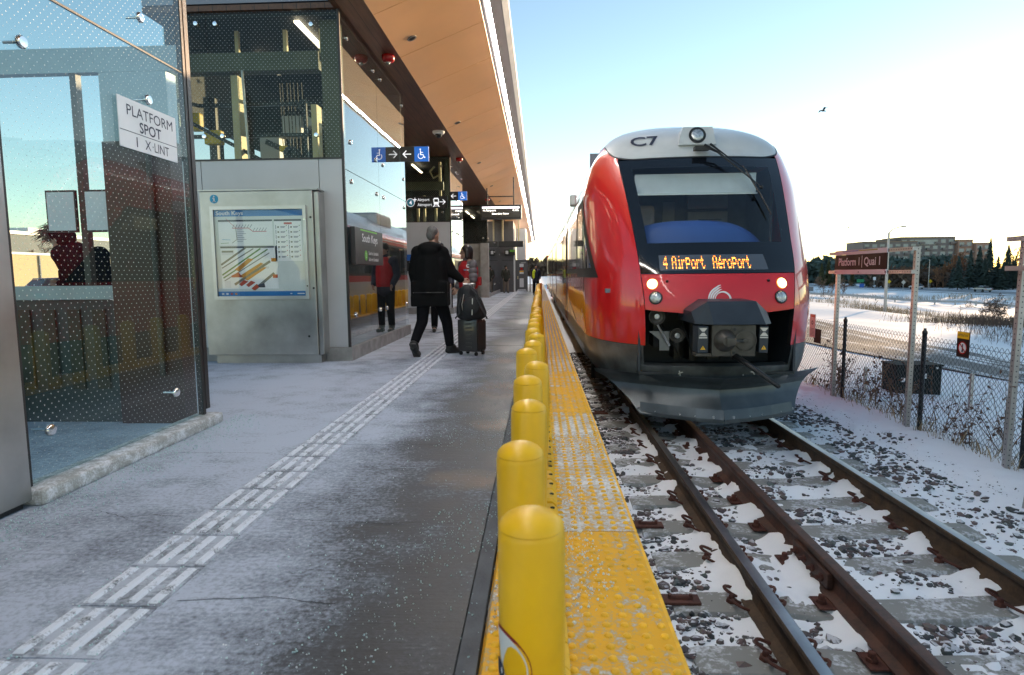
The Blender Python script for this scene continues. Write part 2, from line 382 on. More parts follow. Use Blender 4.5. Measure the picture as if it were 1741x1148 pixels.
exposed = vnoise(X, Y, 1.3, 21) + 0.5*(vnoise(X, Y, 5, 22)-0.5) + 0.45*(vnoise(X, Y, 14, 23)-0.5) + 0.3*(vnoise(X, Y, 30, 24)-0.5)
_w = on_tie*smooth01((exposed - 0.40)/0.22)
Z = Z*(1-_w) + _w*np.minimum(Z, -0.755 - 0.03*((np.abs(X-1.985) < 0.55)))
MB().grid(np.stack([X, Y, Z], -1)).build('track_bed', 'snow', smooth=True, kind='structure')
bed = lambda x, y: float(-0.752 + 0.05*(vnoise(x, y, 3.1, 1)-0.5) + 0.035*(vnoise(x, y, 9, 2)-0.5) + 0.045*smooth01((x-3.5)/0.8))
# platform slab
def platform_mat():
    m, nt, b, out = new_mat('frosted_concrete')
    tc = N(nt, "ShaderNodeTexCoord"); sp = N(nt, "ShaderNodeSeparateXYZ"); nt.links.new(tc.outputs['Object'], sp.inputs[0])
    big = noise(nt, 0.55, 6, 0.6); mid = noise(nt, 3.0, 6, 0.65); fine = noise(nt, 45, 3, 0.7)
    mp = N(nt, "ShaderNodeMapping"); mp.inputs['Scale'].default_value = (1.6, 38, 1); nt.links.new(tc.outputs['Object'], mp.inputs[0])
    br = noise(nt, 1.6, 4, 0.6, mp.outputs[0])
    # frost lies away from the edge; the strip along the bollards is wet and dark
    g = N(nt, "ShaderNodeMapRange"); g.interpolation_type = 'SMOOTHSTEP'
    g.inputs[1].default_value = -0.40; g.inputs[2].default_value = -1.45; nt.links.new(sp.outputs['X'], g.inputs[0])
    s = mth(nt, 'ADD', mth(nt, 'ADD', mth(nt, 'MULTIPLY', g.outputs[0], 0.70), 0.14), mth(nt, 'MULTIPLY', mth(nt, 'SUBTRACT', big.outputs[0], 0.5), 1.5))
    s = mth(nt, 'ADD', s, mth(nt, 'MULTIPLY', mth(nt, 'SUBTRACT', mid.outputs[0], 0.5), 1.1))
    s = mth(nt, 'ADD', s, mth(nt, 'MULTIPLY', mth(nt, 'SUBTRACT', fine.outputs[0], 0.5), 1.15))
    s = mth(nt, 'ADD', s, mth(nt, 'MULTIPLY', mth(nt, 'SUBTRACT', br.outputs[0], 0.5), 0.38), True)
    r = ramp(nt, s, [(0.0, (0.022, 0.024, 0.029)), (0.25, (0.062, 0.068, 0.079)), (0.50, (0.225, 0.245, 0.285)), (0.92, (0.47, 0.51, 0.59))])
    c = r.outputs[0]
    for px, py, rx, ry in ((-0.40, 6.35, 0.30, 0.6), (-0.36, 4.75, 0.22, 0.25), (-0.42, 3.45, 0.28, 0.22), (-0.5, 8.4, 0.2, 0.4)):   # sand spills
        dx = mth(nt, 'DIVIDE', mth(nt, 'SUBTRACT', sp.outputs['X'], px), rx); dy = mth(nt, 'DIVIDE', mth(nt, 'SUBTRACT', sp.outputs['Y'], py), ry)
        d = mth(nt, 'ADD', mth(nt, 'MULTIPLY', dx, dx), mth(nt, 'MULTIPLY', dy, dy))
        d = mth(nt, 'ADD', d, mth(nt, 'MULTIPLY', mth(nt, 'SUBTRACT', mid.outputs[0], 0.5), 2.4))
        k = ramp(nt, d, [(0.0, (0.55,)*3), (1.0, (0,)*3)])
        c = mixc(nt, k.outputs[0], c, (0.24, 0.17, 0.12))
    nt.links.new(c, b.inputs['Base Color'])
    rg = ramp(nt, s, [(0, (0.45,)*3), (0.5, (0.85,)*3)]); nt.links.new(rg.outputs[0], b.inputs['Roughness'])
    bp = N(nt, "ShaderNodeBump"); bp.inputs['Strength'].default_value = 0.5; bp.inputs['Distance'].default_value = 0.004
    h = mth(nt, 'ADD', fine.outputs[0], mth(nt, 'MULTIPLY', br.outputs[0], 0.8)); nt.links.new(h, bp.inputs['Height']); nt.links.new(bp.outputs[0], b.inputs['Normal'])
    return m
M['platform'] = platform_mat()
M['edge_concrete'] = mat('edge_concrete', (0.10, 0.105, 0.115), 0.9, 0, 0.3, 8, 0.4, 80)
pb = MB(); pb.box(-8.9, -0.262, -5, 74, -0.3, 0.0); pb.build('platform', 'platform', kind='structure')
pk = MB(); pk.box(-0.257, -0.195, -5, 74, -0.3, 0.002)
for y in np.arange(-4, 74, 2.44): pk.box(-0.258, -0.194, y-0.004, y+0.004, -0.2, 0.003)
pk.build('platform_edge', 'edge_concrete', kind='structure')
box('platform_wall', -8.9, 0.40, -5, 74, -1.1, -0.32, 'concrete', kind='structure')
# cracks and saw joints in the slab
M['crack'] = mat('crack_dirt', (0.02, 0.02, 0.02), 0.9, 0, 0)
ck = MB()
for pts in ([(-1.37,4.18),(-0.9,4.19),(-0.5,4.2)], [(-1.3,2.86),(-1.1,2.845),(-0.95,2.83),(-0.72,2.815),(-0.55,2.84)], [(-2.3,2.95),(-2.22,2.93),(-2.05,2.86),(-1.93,2.9),(-1.75,2.87)], [(-2.5,3.98),(-1.7,3.97)], [(-2.6,7.1),(-0.5,7.14)], [(-1.33,2.1),(-1.0,2.13),(-0.7,2.08)]):
    P = []
    for (a,b_),(c,d) in zip(pts, pts[1:]):
        for t in np.linspace(0,1,7,endpoint=False): P.append((a+(c-a)*t, b_+(d-b_)*t + random.uniform(-.006,.006)))
    stroke(ck, (0,0,0.002), (1,0,0), (0,1,0), P, 0.0032)
for y in np.arange(10.2, 74, 3.05): ck.box(-2.6, -0.27, y, y+0.008, 0.0, 0.002)
ck.build('slab_joints', 'crack', kind='structure')
# guidance strip of ribbed tiles
def frost_mat(name, base, frost, scale, lo, hi, rough=0.8):
    m, nt, b, out = new_mat(name); n = noise(nt, scale, 7, 0.7); n2 = noise(nt, scale*9, 3, 0.6)
    s = mth(nt, 'ADD', n.outputs[0], mth(nt, 'MULTIPLY', mth(nt, 'SUBTRACT', n2.outputs[0], 0.5), 0.45))
    r = ramp(nt, s, [(lo, base), (hi, frost)]); nt.links.new(r.outputs[0], b.inputs['Base Color']); b.inputs['Roughness'].default_value = rough
    bp = N(nt, "ShaderNodeBump"); bp.inputs['Strength'].default_value = 0.5; bp.inputs['Distance'].default_value = 0.004; nt.links.new(s, bp.inputs['Height']); nt.links.new(bp.outputs[0], b.inputs['Normal'])
    return m
M['rib'] = frost_mat('frosted_rib', (0.13, 0.135, 0.145), (0.72, 0.74, 0.79), 15, 0.30, 0.48)
M['rib_base'] = frost_mat('frosted_tile', (0.17, 0.18, 0.20), (0.46, 0.49, 0.55), 6, 0.34, 0.55)
gs = MB()
for y in np.arange(-1.0, 60, 0.305):
    gs.box(-1.685, -1.375, y+0.004, y+0.301, -0.01, 0.004, 1)
    for i in range(4):
        x = -1.65 + i*0.08
        a = [(x-0.019,y+0.02,0.004),(x+0.019,y+0.02,0.004),(x+0.019,y+0.285,0.004),(x-0.019,y+0.285,0.004)]
        t = [(x-0.012,y+0.03,0.013),(x+0.012,y+0.03,0.013),(x+0.012,y+0.275,0.013),(x-0.012,y+0.275,0.013)]
        gs.add(a+t, [(4,5,6,7),(0,1,5,4),(1,2,6,5),(2,3,7,6),(3,0,4,7)], 0)
gs.build('guidance_paving', ['rib', 'rib_base'], kind='structure')
# yellow tactile tiles along the edge
def tactile_mat():
    m, nt, b, out = new_mat('tactile_yellow')
    tc = N(nt, "ShaderNodeTexCoord"); sp = N(nt, "ShaderNodeSeparateXYZ"); nt.links.new(tc.outputs['Object'], sp.inputs[0])
    n = noise(nt, 1.7, 7, 0.68); n2 = noise(nt, 38, 3, 0.75); n3 = noise(nt, 7, 5, 0.6)
    s = mth(nt, 'ADD', n.outputs[0], mth(nt, 'MULTIPLY', mth(nt, 'SUBTRACT', n2.outputs[0], 0.5), 0.75))
    s = mth(nt, 'ADD', s, mth(nt, 'MULTIPLY', mth(nt, 'SUBTRACT', n3.outputs[0], 0.5), 0.35))
    tile = N(nt, "ShaderNodeTexWhiteNoise"); tile.noise_dimensions = '1D'; nt.links.new(mth(nt, 'FLOOR', mth(nt, 'DIVIDE', mth(nt, 'SUBTRACT', sp.outputs['Y'], 0.289), 1.218)), tile.inputs['W'])
    s = mth(nt, 'ADD', s, mth(nt, 'MULTIPLY', mth(nt, 'SUBTRACT', tile.outputs[0], 0.45), 0.16))
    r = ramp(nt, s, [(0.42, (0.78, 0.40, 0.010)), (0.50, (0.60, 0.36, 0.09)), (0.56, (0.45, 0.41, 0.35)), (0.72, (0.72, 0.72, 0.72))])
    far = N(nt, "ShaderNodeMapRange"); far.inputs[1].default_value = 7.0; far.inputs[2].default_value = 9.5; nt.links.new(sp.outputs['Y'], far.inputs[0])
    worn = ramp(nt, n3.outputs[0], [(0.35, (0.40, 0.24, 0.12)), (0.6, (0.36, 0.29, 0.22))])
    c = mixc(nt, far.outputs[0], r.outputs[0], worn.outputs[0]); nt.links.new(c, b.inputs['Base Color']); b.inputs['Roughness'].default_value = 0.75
    bp = N(nt, "ShaderNodeBump"); bp.inputs['Strength'].default_value = 0.6; bp.inputs['Distance'].default_value = 0.006; nt.links.new(s, bp.inputs['Height']); nt.links.new(bp.outputs[0], b.inputs['Normal'])
    return m
M['tactile'] = tactile_mat()
M['dome'] = mat('worn_dome_yellow', (0.84, 0.46, 0.008), 0.5, 0, 0.2, 9)
tt = MB(); TY0 = 0.289
for k in range(-3, 60):
    y0 = TY0 + k*1.218; y1 = y0 + 1.209
    tt.add([(-0.19,y0,-0.02),(0.435,y0,-0.02),(0.435,y1,-0.02),(-0.19,y1,-0.02),(-0.175,y0,0.012),(0.425,y0,0.012),(0.425,y1,0.012),(-0.175,y1,0.012)],
           [(4,5,6,7),(0,1,5,4),(1,2,6,5),(2,3,7,6),(3,0,4,7)], 0)
    tt.box(0.405, 0.438, y0, y1, -0.06, 0.011, 1)
    if y0 < 26 and y1 > 1:
        n = 8 if y0 < 6 else (6 if y0 < 12 else 4)
        for i in range(20):
            for j in range(10):
                x, y = -0.145 + j*0.0605, y0 + 0.033 + i*0.0605
                if y0 > 12 and i % 2: continue
                tt.lathe((x, y, 0.012), [(0.0155,0),(0.0125,0.005),(0.006,0.0085)], n, 1, capb=False)
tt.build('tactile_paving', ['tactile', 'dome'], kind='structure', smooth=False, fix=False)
# ------------------------------------------------------------------ rails, ties, clips
def rust_mat(name, a, b_, rough=0.75):
    m, nt, b, out = new_mat(name); n = noise(nt, 7, 6, 0.65); n2 = noise(nt, 60, 3)
    s = mth(nt, 'ADD', n.outputs[0], mth(nt, 'MULTIPLY', mth(nt, 'SUBTRACT', n2.outputs[0], 0.5), 0.4))
    r = ramp(nt, s, [(0.35, a), (0.65, b_)]); nt.links.new(r.outputs[0], b.inputs['Base Color']); b.inputs['Roughness'].default_value = rough
    bp = N(nt, "ShaderNodeBump"); bp.inputs['Strength'].default_value = 0.3; bp.inputs['Distance'].default_value = 0.004; nt.links.new(s, bp.inputs['Height']); nt.links.new(bp.outputs[0], b.inputs['Normal'])
    return m
M['rail_rust'] = rust_mat('rail_rust', (0.028, 0.016, 0.009), (0.075, 0.042, 0.020))
M['guard_rust'] = rust_mat('guard_rail_rust', (0.030, 0.013, 0.009), (0.085, 0.032, 0.018), 0.6)
M['clip_rust'] = rust_mat('clip_rust', (0.05, 0.014, 0.009), (0.11, 0.035, 0.02))
def railhead_mat():
    m, nt, b, out = new_mat('polished_rail_head'); n = noise(nt, 3, 4)
    b.inputs['Metallic'].default_value = 1.0; b.inputs['Roughness'].default_value = 0.34
    r = ramp(nt, n.outputs[0], [(0.3, (0.20, 0.20, 0.21)), (0.7, (0.38, 0.38, 0.39))]); nt.links.new(r.outputs[0], b.inputs['Base Color']); return m
M['rail_head'] = railhead_mat()
def rail_mesh(x, top, worn=True, y0=-6, y1=110, gauge=1):
    prof = [(-0.07,-0.175),(-0.07,-0.162),(-0.018,-0.145),(-0.010,-0.12),(-0.010,-0.055),(-0.030,-0.042),(-0.036,-0.030),(-0.036,-0.008),(-0.030,-0.001)]
    full = prof + [(-a, b) for a, b in prof[::-1]]
    b = MB(); yy = [y0, 0, 2, 4, 6, 8, 12, 20, 40, y1]; n = len(full)
    P = [[(x+a, y, top+c) for a, c in full] for y in yy]; b.grid(P, 0)
    b.add([(x+s*0.030, y, top-0.0005 + 0.001*(abs(s) < 1)) for y in yy for s in (-1, -0.5, 0.5, 1)], [(i*4+j, i*4+j+1, i*4+j+5, i*4+j+4) for i in range(len(yy)-1) for j in range(3)], 1)
    return b
for x, lab in ((RX[0], 'polished running rail beside the platform edge'), (RX[1], 'polished running rail on the fence side of the track')):
    rail_mesh(x, RT).build('running_rail', ['rail_rust', 'rail_head'], label=lab, cat='rail', autosmooth=40)
gr = thing('guard_rail', 'rusty brown guard rail with bolted joint between the running rails', 'rail', (GX, 3, RT))
rail_mesh(GX, RT+0.004).build('rail_section', ['guard_rust', 'guard_rust'], gr, autosmooth=40)
jb = MB(); jb.bevbox(GX-0.05, GX-0.013, 3.55, 4.05, RT-0.14, RT-0.045, 0.008); jb.bevbox(GX+0.013, GX+0.05, 3.55, 4.05, RT-0.14, RT-0.045, 0.008)
jb.build('joint_bar', 'guard_rust', gr)
for i in range(4):
    b = MB(); y = 3.62 + i*0.12; b.lathe((GX-0.05, y, RT-0.095), [(0.024,0),(0.024,0.014),(0.012,0.016),(0.012,0.04)], 6, axis=(-1,0,0)); b.build('joint_bolt', 'clip_rust', gr)
M['tie'] = frost_mat('tie_concrete', (0.25, 0.25, 0.235), (0.62, 0.64, 0.68), 4.5, 0.52, 0.66, 0.9)
def tie_mesh():
    xs_ = np.array([0.76, 0.80, 1.05, 1.35, 1.6, 1.985, 2.35, 2.6, 2.9, 3.17, 3.21]); top = np.array([-0.735,-0.725,-0.722,-0.722,-0.745,-0.755,-0.745,-0.722,-0.722,-0.725,-0.735])
    b = MB(); P = []
    for x, z in zip(xs_, top): P.append([(x,-0.135,-0.95),(x,-0.118,z-0.012),(x,-0.108,z),(x,0.108,z),(x,0.118,z-0.012),(x,0.135,-0.95)])
    b.grid(P); b.add(P[0], [tuple(range(6))]); b.add(P[-1], [tuple(range(6))[::-1]]); return b
def clip_mesh(sx):
    b = MB()
    for k, y0 in ((1, -0.035), (-1, 0.035)):
        pts = [(sx*(0.085 + 0.062*math.sin(t)), y0 - k*0.045*(1-math.cos(t))*0.9, 0.012 + 0.035*abs(math.sin(t*0.9))) for t in np.linspace(0, math.pi*1.12, 9)]
        b.tube(pts, 0.0095, 6)
    b.lathe((sx*0.125, 0, -0.005), [(0.034,0),(0.030,0.022),(0.018,0.026),(0.018,0.044),(0.012,0.05)], 6)
    return b
tie0 = thing('railway_tie', 'concrete tie under the rails, half hidden by snow and ballast', 'railway tie', (0, 0, 0), 'concrete ties along the track')
tie_mesh().build('tie_beam', 'tie', tie0, autosmooth=40)
for rx in RX:
    for sx in (-1, 1):
        o = clip_mesh(sx).build('rail_clip', 'clip_rust', tie0, smooth=False); o.location = (rx, 0, RT-0.172)
sp_ = MB(); sp_.box(-0.16, -0.02, -0.07, 0.07, -0.178, -0.168); sp_.lathe((-0.12,0,-0.17), [(0.03,0),(0.03,0.02),(0.02,0.022),(0.02,0.045),(0.014,0.05)], 6)
o = sp_.build('guard_rail_spike', 'clip_rust', tie0); o.location = (GX, 0, RT)
spk = MB(); spk.box(0.02, 0.13, -0.07, 0.07, -0.178, -0.168); spk.lathe((0.10,0,-0.17), [(0.03,0),(0.03,0.02),(0.02,0.022),(0.02,0.04)], 6)
o = spk.build('guard_rail_spike', 'clip_rust', tie0); o.location = (GX, 0, RT)
tie_src = [c for c in tie0.children]
for i, y in enumerate(tieY):
    if y > 58: break
    if i == 0: tie0.location.y = y; continue
    t = tie0.copy(); COL.objects.link(t); t.location.y = y
    for ch in (tie_src if y < 14 else tie_src[:1]):
        c = ch.copy(); COL.objects.link(c); c.parent = t
# steel plate with a cable clamp lying on some tie ends
pl = MB()
for y in (2.35, 3.42, 5.59, 8.3): pl.box(0.74, 0.98, y-0.06, y+0.03, -0.728, -0.712); pl.tube([(0.80,y-0.03,-0.70),(0.93,y-0.03,-0.70)], 0.012, 6)
for i, y in enumerate((2.38, 3.46, 4.54, 8.32)):
    b = MB(); b.box(0.70, 0.92, y-0.05, y+0.05, -0.722, -0.706); b.tube([(0.74,y,-0.70),(0.88,y,-0.70)], 0.013, 6)
    for x in (0.75, 0.87): b.lathe((x, y, -0.71), [(0.012,0),(0.012,0.03)], 6)
    b.build('anchor_plate', 'clip_rust', label='rusty steel plate lying on a tie end beside the yellow platform edge', cat='plate', group='rusty plates on the tie ends')
# ballast stones
def stone_mat():
    m, nt, b, out = new_mat('ballast_stone'); g = N(nt, "ShaderNodeNewGeometry")
    r = ramp(nt, g.outputs['Random Per Island'], [(0, (0.030,0.035,0.036)), (0.3, (0.075,0.085,0.088)), (0.5, (0.12,0.085,0.08)), (0.7, (0.055,0.06,0.065)), (0.85, (0.16,0.105,0.095)), (1, (0.12,0.14,0.14))])
    n = noise(nt, 40, 4); nt.links.new(mixc(nt, n.outputs[0], r.outputs[0], (0.02,0.02,0.02), 'MIX') if False else mixc(nt, 0.35, r.outputs[0], n.outputs[1], 'OVERLAY'), b.inputs['Base Color'])
    b.inputs['Roughness'].default_value = 0.8
    sp = N(nt, "ShaderNodeSeparateXYZ"); nt.links.new(g.outputs['Normal'], sp.inputs[0]); nw = noise(nt, 6, 4)
    k = mth(nt, 'ADD', sp.outputs['Z'], mth(nt, 'MULTIPLY', mth(nt, 'SUBTRACT', nw.outputs[0], 0.5), 1.6)); kr = ramp(nt, k, [(0.90, (0,)*3), (1.12, (0.75,)*3)])
    src_ = b.inputs['Base Color'].links[0].from_socket; nt.links.new(mixc(nt, kr.outputs[0], src_, (0.72, 0.74, 0.79)), b.inputs['Base Color']); return m
M['stone'] = stone_mat()
bm = bmesh.new(); bmesh.ops.create_icosphere(bm, subdivisions=1, radius=1.0); ICO = np.array([tuple(v.co) for v in bm.verts]); ICOF = np.array([[v.index for v in f.verts] for f in bm.faces]); bm.free()
def stones(n, xr, yr, smin, smax, dens, zf, seed):
    g = np.random.default_rng(seed); V = []; F = []; k = 0; tries = 0
    while k < n and tries < 80*n:
        tries += 1
        x, y = g.uniform(*xr), yr[0] + (yr[1]-yr[0])*g.random()**1.25
        if g.random() > dens(x, y): continue
        if any(abs(x-r) < 0.085 for r in (*RX, GX)): continue
        s = smin + (smax-smin)*g.random()**2.0
        p = ICO*(1 + g.uniform(-0.32, 0.28, (12,1)))*vec(g.uniform(0.8,1.3), g.uniform(0.7,1.05), g.uniform(0.45,0.8))*s
        a = g.uniform(0, 6.28); c, q = math.cos(a), math.sin(a); t = g.uniform(-0.5, 0.5); ct, st = math.cos(t), math.sin(t)
        p = p @ np.array([[c,-q,0],[q,c,0],[0,0,1]]) @ np.array([[1,0,0],[0,ct,-st],[0,st,ct]])
        V.append(p + vec(x, y, zf(x, y) + s*g.uniform(-0.1, 0.35))); F.append(ICOF + 12*k); k += 1
    b = MB(); b.v = [np.concatenate(V)]; b.f = [tuple(f) for f in np.concatenate(F)]; b.m = [0]*len(b.f); b.n = len(V)*12
    return b
def dens(x, y):
    p = abs(((y - tieY[0] + 0.27) % 0.54) - 0.27); n = float(vnoise(x, y, 1.7, 31)); n2 = float(vnoise(x, y, 0.7, 33))
    if x < 0.75: return 0.5*(n > 0.3)
    if x < 3.22: return (p > 0.12)*(0.9 if n > 0.45 else 0.12) + (p <= 0.12)*0.02
    if x < 3.75: return 0.75 if n > 0.4 else 0.2
    return 0.5*(n > 0.62)*(n2 > 0.4)*max(0, 1-(x-3.75)/0.9)
stones(8200, (0.46, 4.5), (1.3, 11.5), 0.011, 0.038, dens, bed, 5).build('ballast_stones', 'stone', kind='stuff', fix=False)
stones(6000, (0.46, 4.2), (1.3, 9.5), 0.003, 0.010, lambda x, y: 0.5, bed, 6).build('ballast_chips', 'stone', kind='stuff', fix=False)
def dens_u(x, y): return 0.9 if vnoise(x, y, 1.2, 41) > 0.3 else 0.4
stones(2600, (0.46, 1.2), (6.5, 15), 0.016, 0.042, dens_u, bed, 9).build('ballast_under_train', 'stone', kind='stuff', fix=False)
# de-icing salt
M['salt'] = mat('deicing_salt', (0.50, 0.66, 0.66), 0.4, 0, 0.25, 50)
M['salt_white'] = mat('salt_white', (0.72, 0.74, 0.76), 0.5, 0, 0.15, 50)
def salt(n, pos, s0, s1, m, seed):
    g = np.random.default_rng(seed); O = np.array([(1,0,0),(-1,0,0),(0,1,0),(0,-1,0),(0,0,1),(0,0,-1)], float); OF = np.array([(0,2,4),(2,1,4),(1,3,4),(3,0,4),(2,0,5),(1,2,5),(3,1,5),(0,3,5)])
    V = []; F = []
    for k in range(n):
        x, y, z = pos(g); s = s0 + (s1-s0)*g.random()**2.2; V.append(O*s*(g.uniform(0.6,1.3,(6,1))) @ np.linalg.qr(g.normal(size=(3,3)))[0] + vec(x, y, z+s*0.5)); F.append(OF+6*k)
    b = MB(); b.v = [np.concatenate(V)]; b.f = [tuple(f) for f in np.concatenate(F)]; b.m = [0]*len(b.f); b.n = 6*n
    return b.build('salt_grains', m, kind='stuff', fix=False)
def pos_edge(g):
    while True:
        y = 1.2 + 8*g.random()**1.5; x = -0.18 - abs(g.normal(0, 0.32)) ; x = x if g.random() < 0.8 else g.uniform(-1.1, -0.2)
        if g.random() < (0.9 if vnoise(x, y, 1.4, 51) > 0.55 else 0.10) and x > -1.3: return x, y, 0.003
def pos_plinth(g):
    y = g.uniform(2.0, 5.1); return -2.60 + abs(g.normal(0, 0.17)), y, 0.003
def pos_tile(g):
    while True:
        x, y = g.uniform(-0.17, 0.42), 1.3 + 3.2*g.random()**1.4
        if vnoise(x, y, 2.2, 61) > 0.5: return x, y, 0.014
def pos_strip(g): return g.uniform(-1.7,-1.36), 1.6 + 4*g.random()**1.4, 0.006
salt(2600, pos_edge, 0.0016, 0.0048, 'salt', 1); salt(2200, pos_plinth, 0.002, 0.0058, 'salt', 2)
salt(2600, pos_tile, 0.0022, 0.0075, 'salt_white', 3); salt(700, pos_strip, 0.0022, 0.005, 'salt', 4)
salt(500, lambda g: (g.uniform(-2.4,-0.3), 1.4+6*g.random()**1.5, 0.003), 0.0018, 0.004, 'salt_white', 7)
# ------------------------------------------------------------------ bollards
M['decal_red'] = mat('decal_red', (0.30, 0.02, 0.03), 0.45, 0, 0)
M['snow_bit'] = mat('trodden_snow', (0.7, 0.7, 0.72), 0.8, 0, 0.1, 20)
BR, BH = 0.079, 0.611
def bollard_post():
    b = MB(); b.lathe((0,0,0.05), [(BR,0),(BR,BH-0.085),(BR-0.003,BH-0.075),(BR-0.0045,BH-0.072),(BR-0.002,BH-0.069),(BR*0.93,BH-0.058),(BR*0.78,BH-0.045),(BR*0.55,BH-0.035),(BR*0.28,BH-0.029),(0.004,BH-0.027)], 40)
    return b
def bollard_base():
    b = MB(); L = 0.300
    sec = [(-0.075,0.010),(-0.075,0.030),(-0.055,0.055),(0.060,0.055),(0.085,0.030),(0.085,0.010)]
    for a, e in ((-L, -0.155), (-0.145, 0.0), (0.01, 0.155), (0.165, L)):
        P = [[(x, y, z) for x, z in sec] for y in (a, a+0.012, e-0.012, e)]
        for r in (0, 3):
            P[r] = [(x*0.97, y, 0.010+(z-0.010)*0.75) for x, y, z in P[r]]
        b.grid(P, 0); b.add(P[0], [tuple(range(6))], 0); b.add(P[-1], [tuple(range(6))[::-1]], 0)
        for x in (-0.055, 0.058): b.lathe((x, (a+e)/2, 0.052), [(0.011,0),(0.011,0.006)], 8, 1)
    return b
boll = thing('bollard', 'yellow round-topped bollard in the row behind the tactile edge', 'bollard', (-0.03, 1.50, 0), 'yellow bollards along the platform edge')
bollard_base().build('base', ['yellow', 'rubber'], boll).location = (0,0,0)
_b = [c for c in boll.children][0]; _b.data.transform(Matrix.Translation(boll.location)); _b.data.update()
bp_ = bollard_post(); bp_.v = [v + np.array(boll.location) for v in bp_.v]; bp_.build('post', 'yellow', boll, autosmooth=35)
xo = [-0.022, -0.06, -0.05, -0.062, -0.025, -0.10, -0.058, -0.032, -0.067, -0.067, -0.06, -0.034, -0.055, -0.04]
by_ = [1.40, 1.985, 2.66, 3.31, 3.86, 4.56, 5.09, 5.73, 6.28, 7.06, 7.7, 8.35, 8.95, 9.6]
while by_[-1] < 38: by_.append(by_[-1] + 0.61); xo.append(random.uniform(-0.08, -0.02))
src = list(boll.children)
for i, (x, y) in enumerate(zip(xo, by_)):
    if i == 0:
        boll.location = (x, y, 0); src[0].location.x = -x; continue
    t = boll.copy(); COL.objects.link(t); t.location = (x, y, 0)
    for ch in src:
        c = ch.copy(); COL.objects.link(c); c.parent = t
        if ch.name.startswith('base'): c.location.x = -x
        if ch.name.startswith('post'): c.rotation_euler = (R(random.uniform(-0.6,0.6)), R(random.uniform(-0.8,0.8)), random.uniform(0,6))
boll['label'] = 'nearest yellow bollard, with a white and red round sticker low on its side'; 
# round sticker wrapped on the nearest post
def wrap_patch(name, c, rad, ang0, z0, shape, m, parent):
    """flat (a, z) outline wrapped round the post"""
    b = MB(); pts = [(c[0] + rad*math.cos(ang0 + a/rad), c[1] + rad*math.sin(ang0 + a/rad), z0 + z) for a, z in shape]
    ce = (c[0] + rad*math.cos(ang0), c[1] + rad*math.sin(ang0), z0); b.add([ce] + pts, [(0, i+1, (i+1) % len(pts) + 1) for i in range(len(pts))]); return b.build(name, m, parent, smooth=True)
cc = (xo[0], by_[0]); circ = lambda r: [(r*math.cos(t), r*1.0*math.sin(t)) for t in np.linspace(0, 6.283, 40, endpoint=False)]
wrap_patch('sticker_rim', cc, BR+0.0012, R(208), 0.275, circ(0.088), 'decal_red', boll)
wrap_patch('sticker', cc, BR+0.0018, R(208), 0.275, circ(0.080), 'sign_white', boll)
wrap_patch('sticker_symbol', cc, BR+0.0023, R(200), 0.255, circ(0.024), 'ink', boll)
tp = MB(); tp.box(0.0, 0.045, 36.7, 36.75, 0, 0.75)
M['orange'] = mat('orange_plastic', (0.62, 0.16, 0.02), 0.5, 0, 0.1)
tp = MB(); tp.tube([(0.06,26.0,0.0),(0.06,26.0,0.80)], 0.05, 10); tp.build('orange_post', 'orange', label='slim orange post at the far end of the bollard row', cat='post')
# ------------------------------------------------------------------ the train
XC = 1.983
def car_paint(name, col, rough=0.12):
    m, nt, b, out = new_mat(name); n = noise(nt, 1.2, 5); 
    r = ramp(nt, n.outputs[0], [(0.3, tuple(c*0.9 for c in col)), (0.7, col)]); nt.links.new(r.outputs[0], b.inputs['Base Color'])
    b.inputs['Roughness'].default_value = 0.32; b.inputs['Coat Weight'].default_value = 1.0; b.inputs['Coat Roughness'].default_value = rough*0.4
    n2 = noise(nt, 2.2, 2); bp = N(nt, "ShaderNodeBump"); bp.inputs['Strength'].default_value = 0.05; bp.inputs['Distance'].default_value = 0.05
    nt.links.new(n2.outputs[0], bp.inputs['Height']); nt.links.new(bp.outputs[0], b.inputs['Coat Normal']); return m
M['train_red'] = car_paint('train_red', (0.66, 0.008, 0.010))
M['mask_red'] = mat('mask_red_satin', (0.62, 0.014, 0.026), 0.38, 0, 0.1, 2, coat=0.25)
M['train_white'] = car_paint('train_white', (0.62, 0.63, 0.64), 0.25)
M['cap_white'] = mat('roof_cap_white', (0.55, 0.57, 0.58), 0.35, 0, 0.08, 2.5, coat=0.4)
M['galv_dark'] = mat('dull_galvanised', (0.22, 0.225, 0.23), 0.5, 0.5, 0.15)
M['skirt'] = mat('grey_skirt', (0.095, 0.102, 0.106), 0.36, 0.15, 0.45, 4.5, 0.05, 20, coat=0.2)
M['plow'] = mat('snow_plough_grey', (0.085, 0.10, 0.11), 0.36, 0.5, 0.3, 3, 0.08, 25)
M['frit_black'] = mat('black_glass_border', (0.006, 0.008, 0.012), 0.09, 0, 0, coat=0.5)
M['train_glass_dark'] = mat('dark_side_window', (0.010, 0.012, 0.014), 0.03, 0, 0, spec=1.0, coat=1.0)
M['seal'] = mat('rubber_seal', (0.012, 0.012, 0.013), 0.5, 0, 0)
M['hood'] = mat('coupler_hood_navy', (0.026, 0.034, 0.048), 0.42, 0.1, 0.15, 6, 0.05, 80)
M['cast'] = mat('cast_steel', (0.085, 0.078, 0.07), 0.5, 0.6, 0.3, 9, 0.15, 50)
M['dash'] = mat('blue_dashboard', (0.035, 0.09, 0.30), 0.55, 0, 0.08, 3, 0.05, 120)
M['blind'] = mat('sun_blind', (0.78, 0.80, 0.80), 0.8, 0, 0.05)
M['seat'] = mat('driver_seat', (0.28, 0.25, 0.25), 0.8, 0, 0.15)
M['cab'] = mat('cab_wall', (0.16, 0.19, 0.23), 0.6, 0, 0.15)
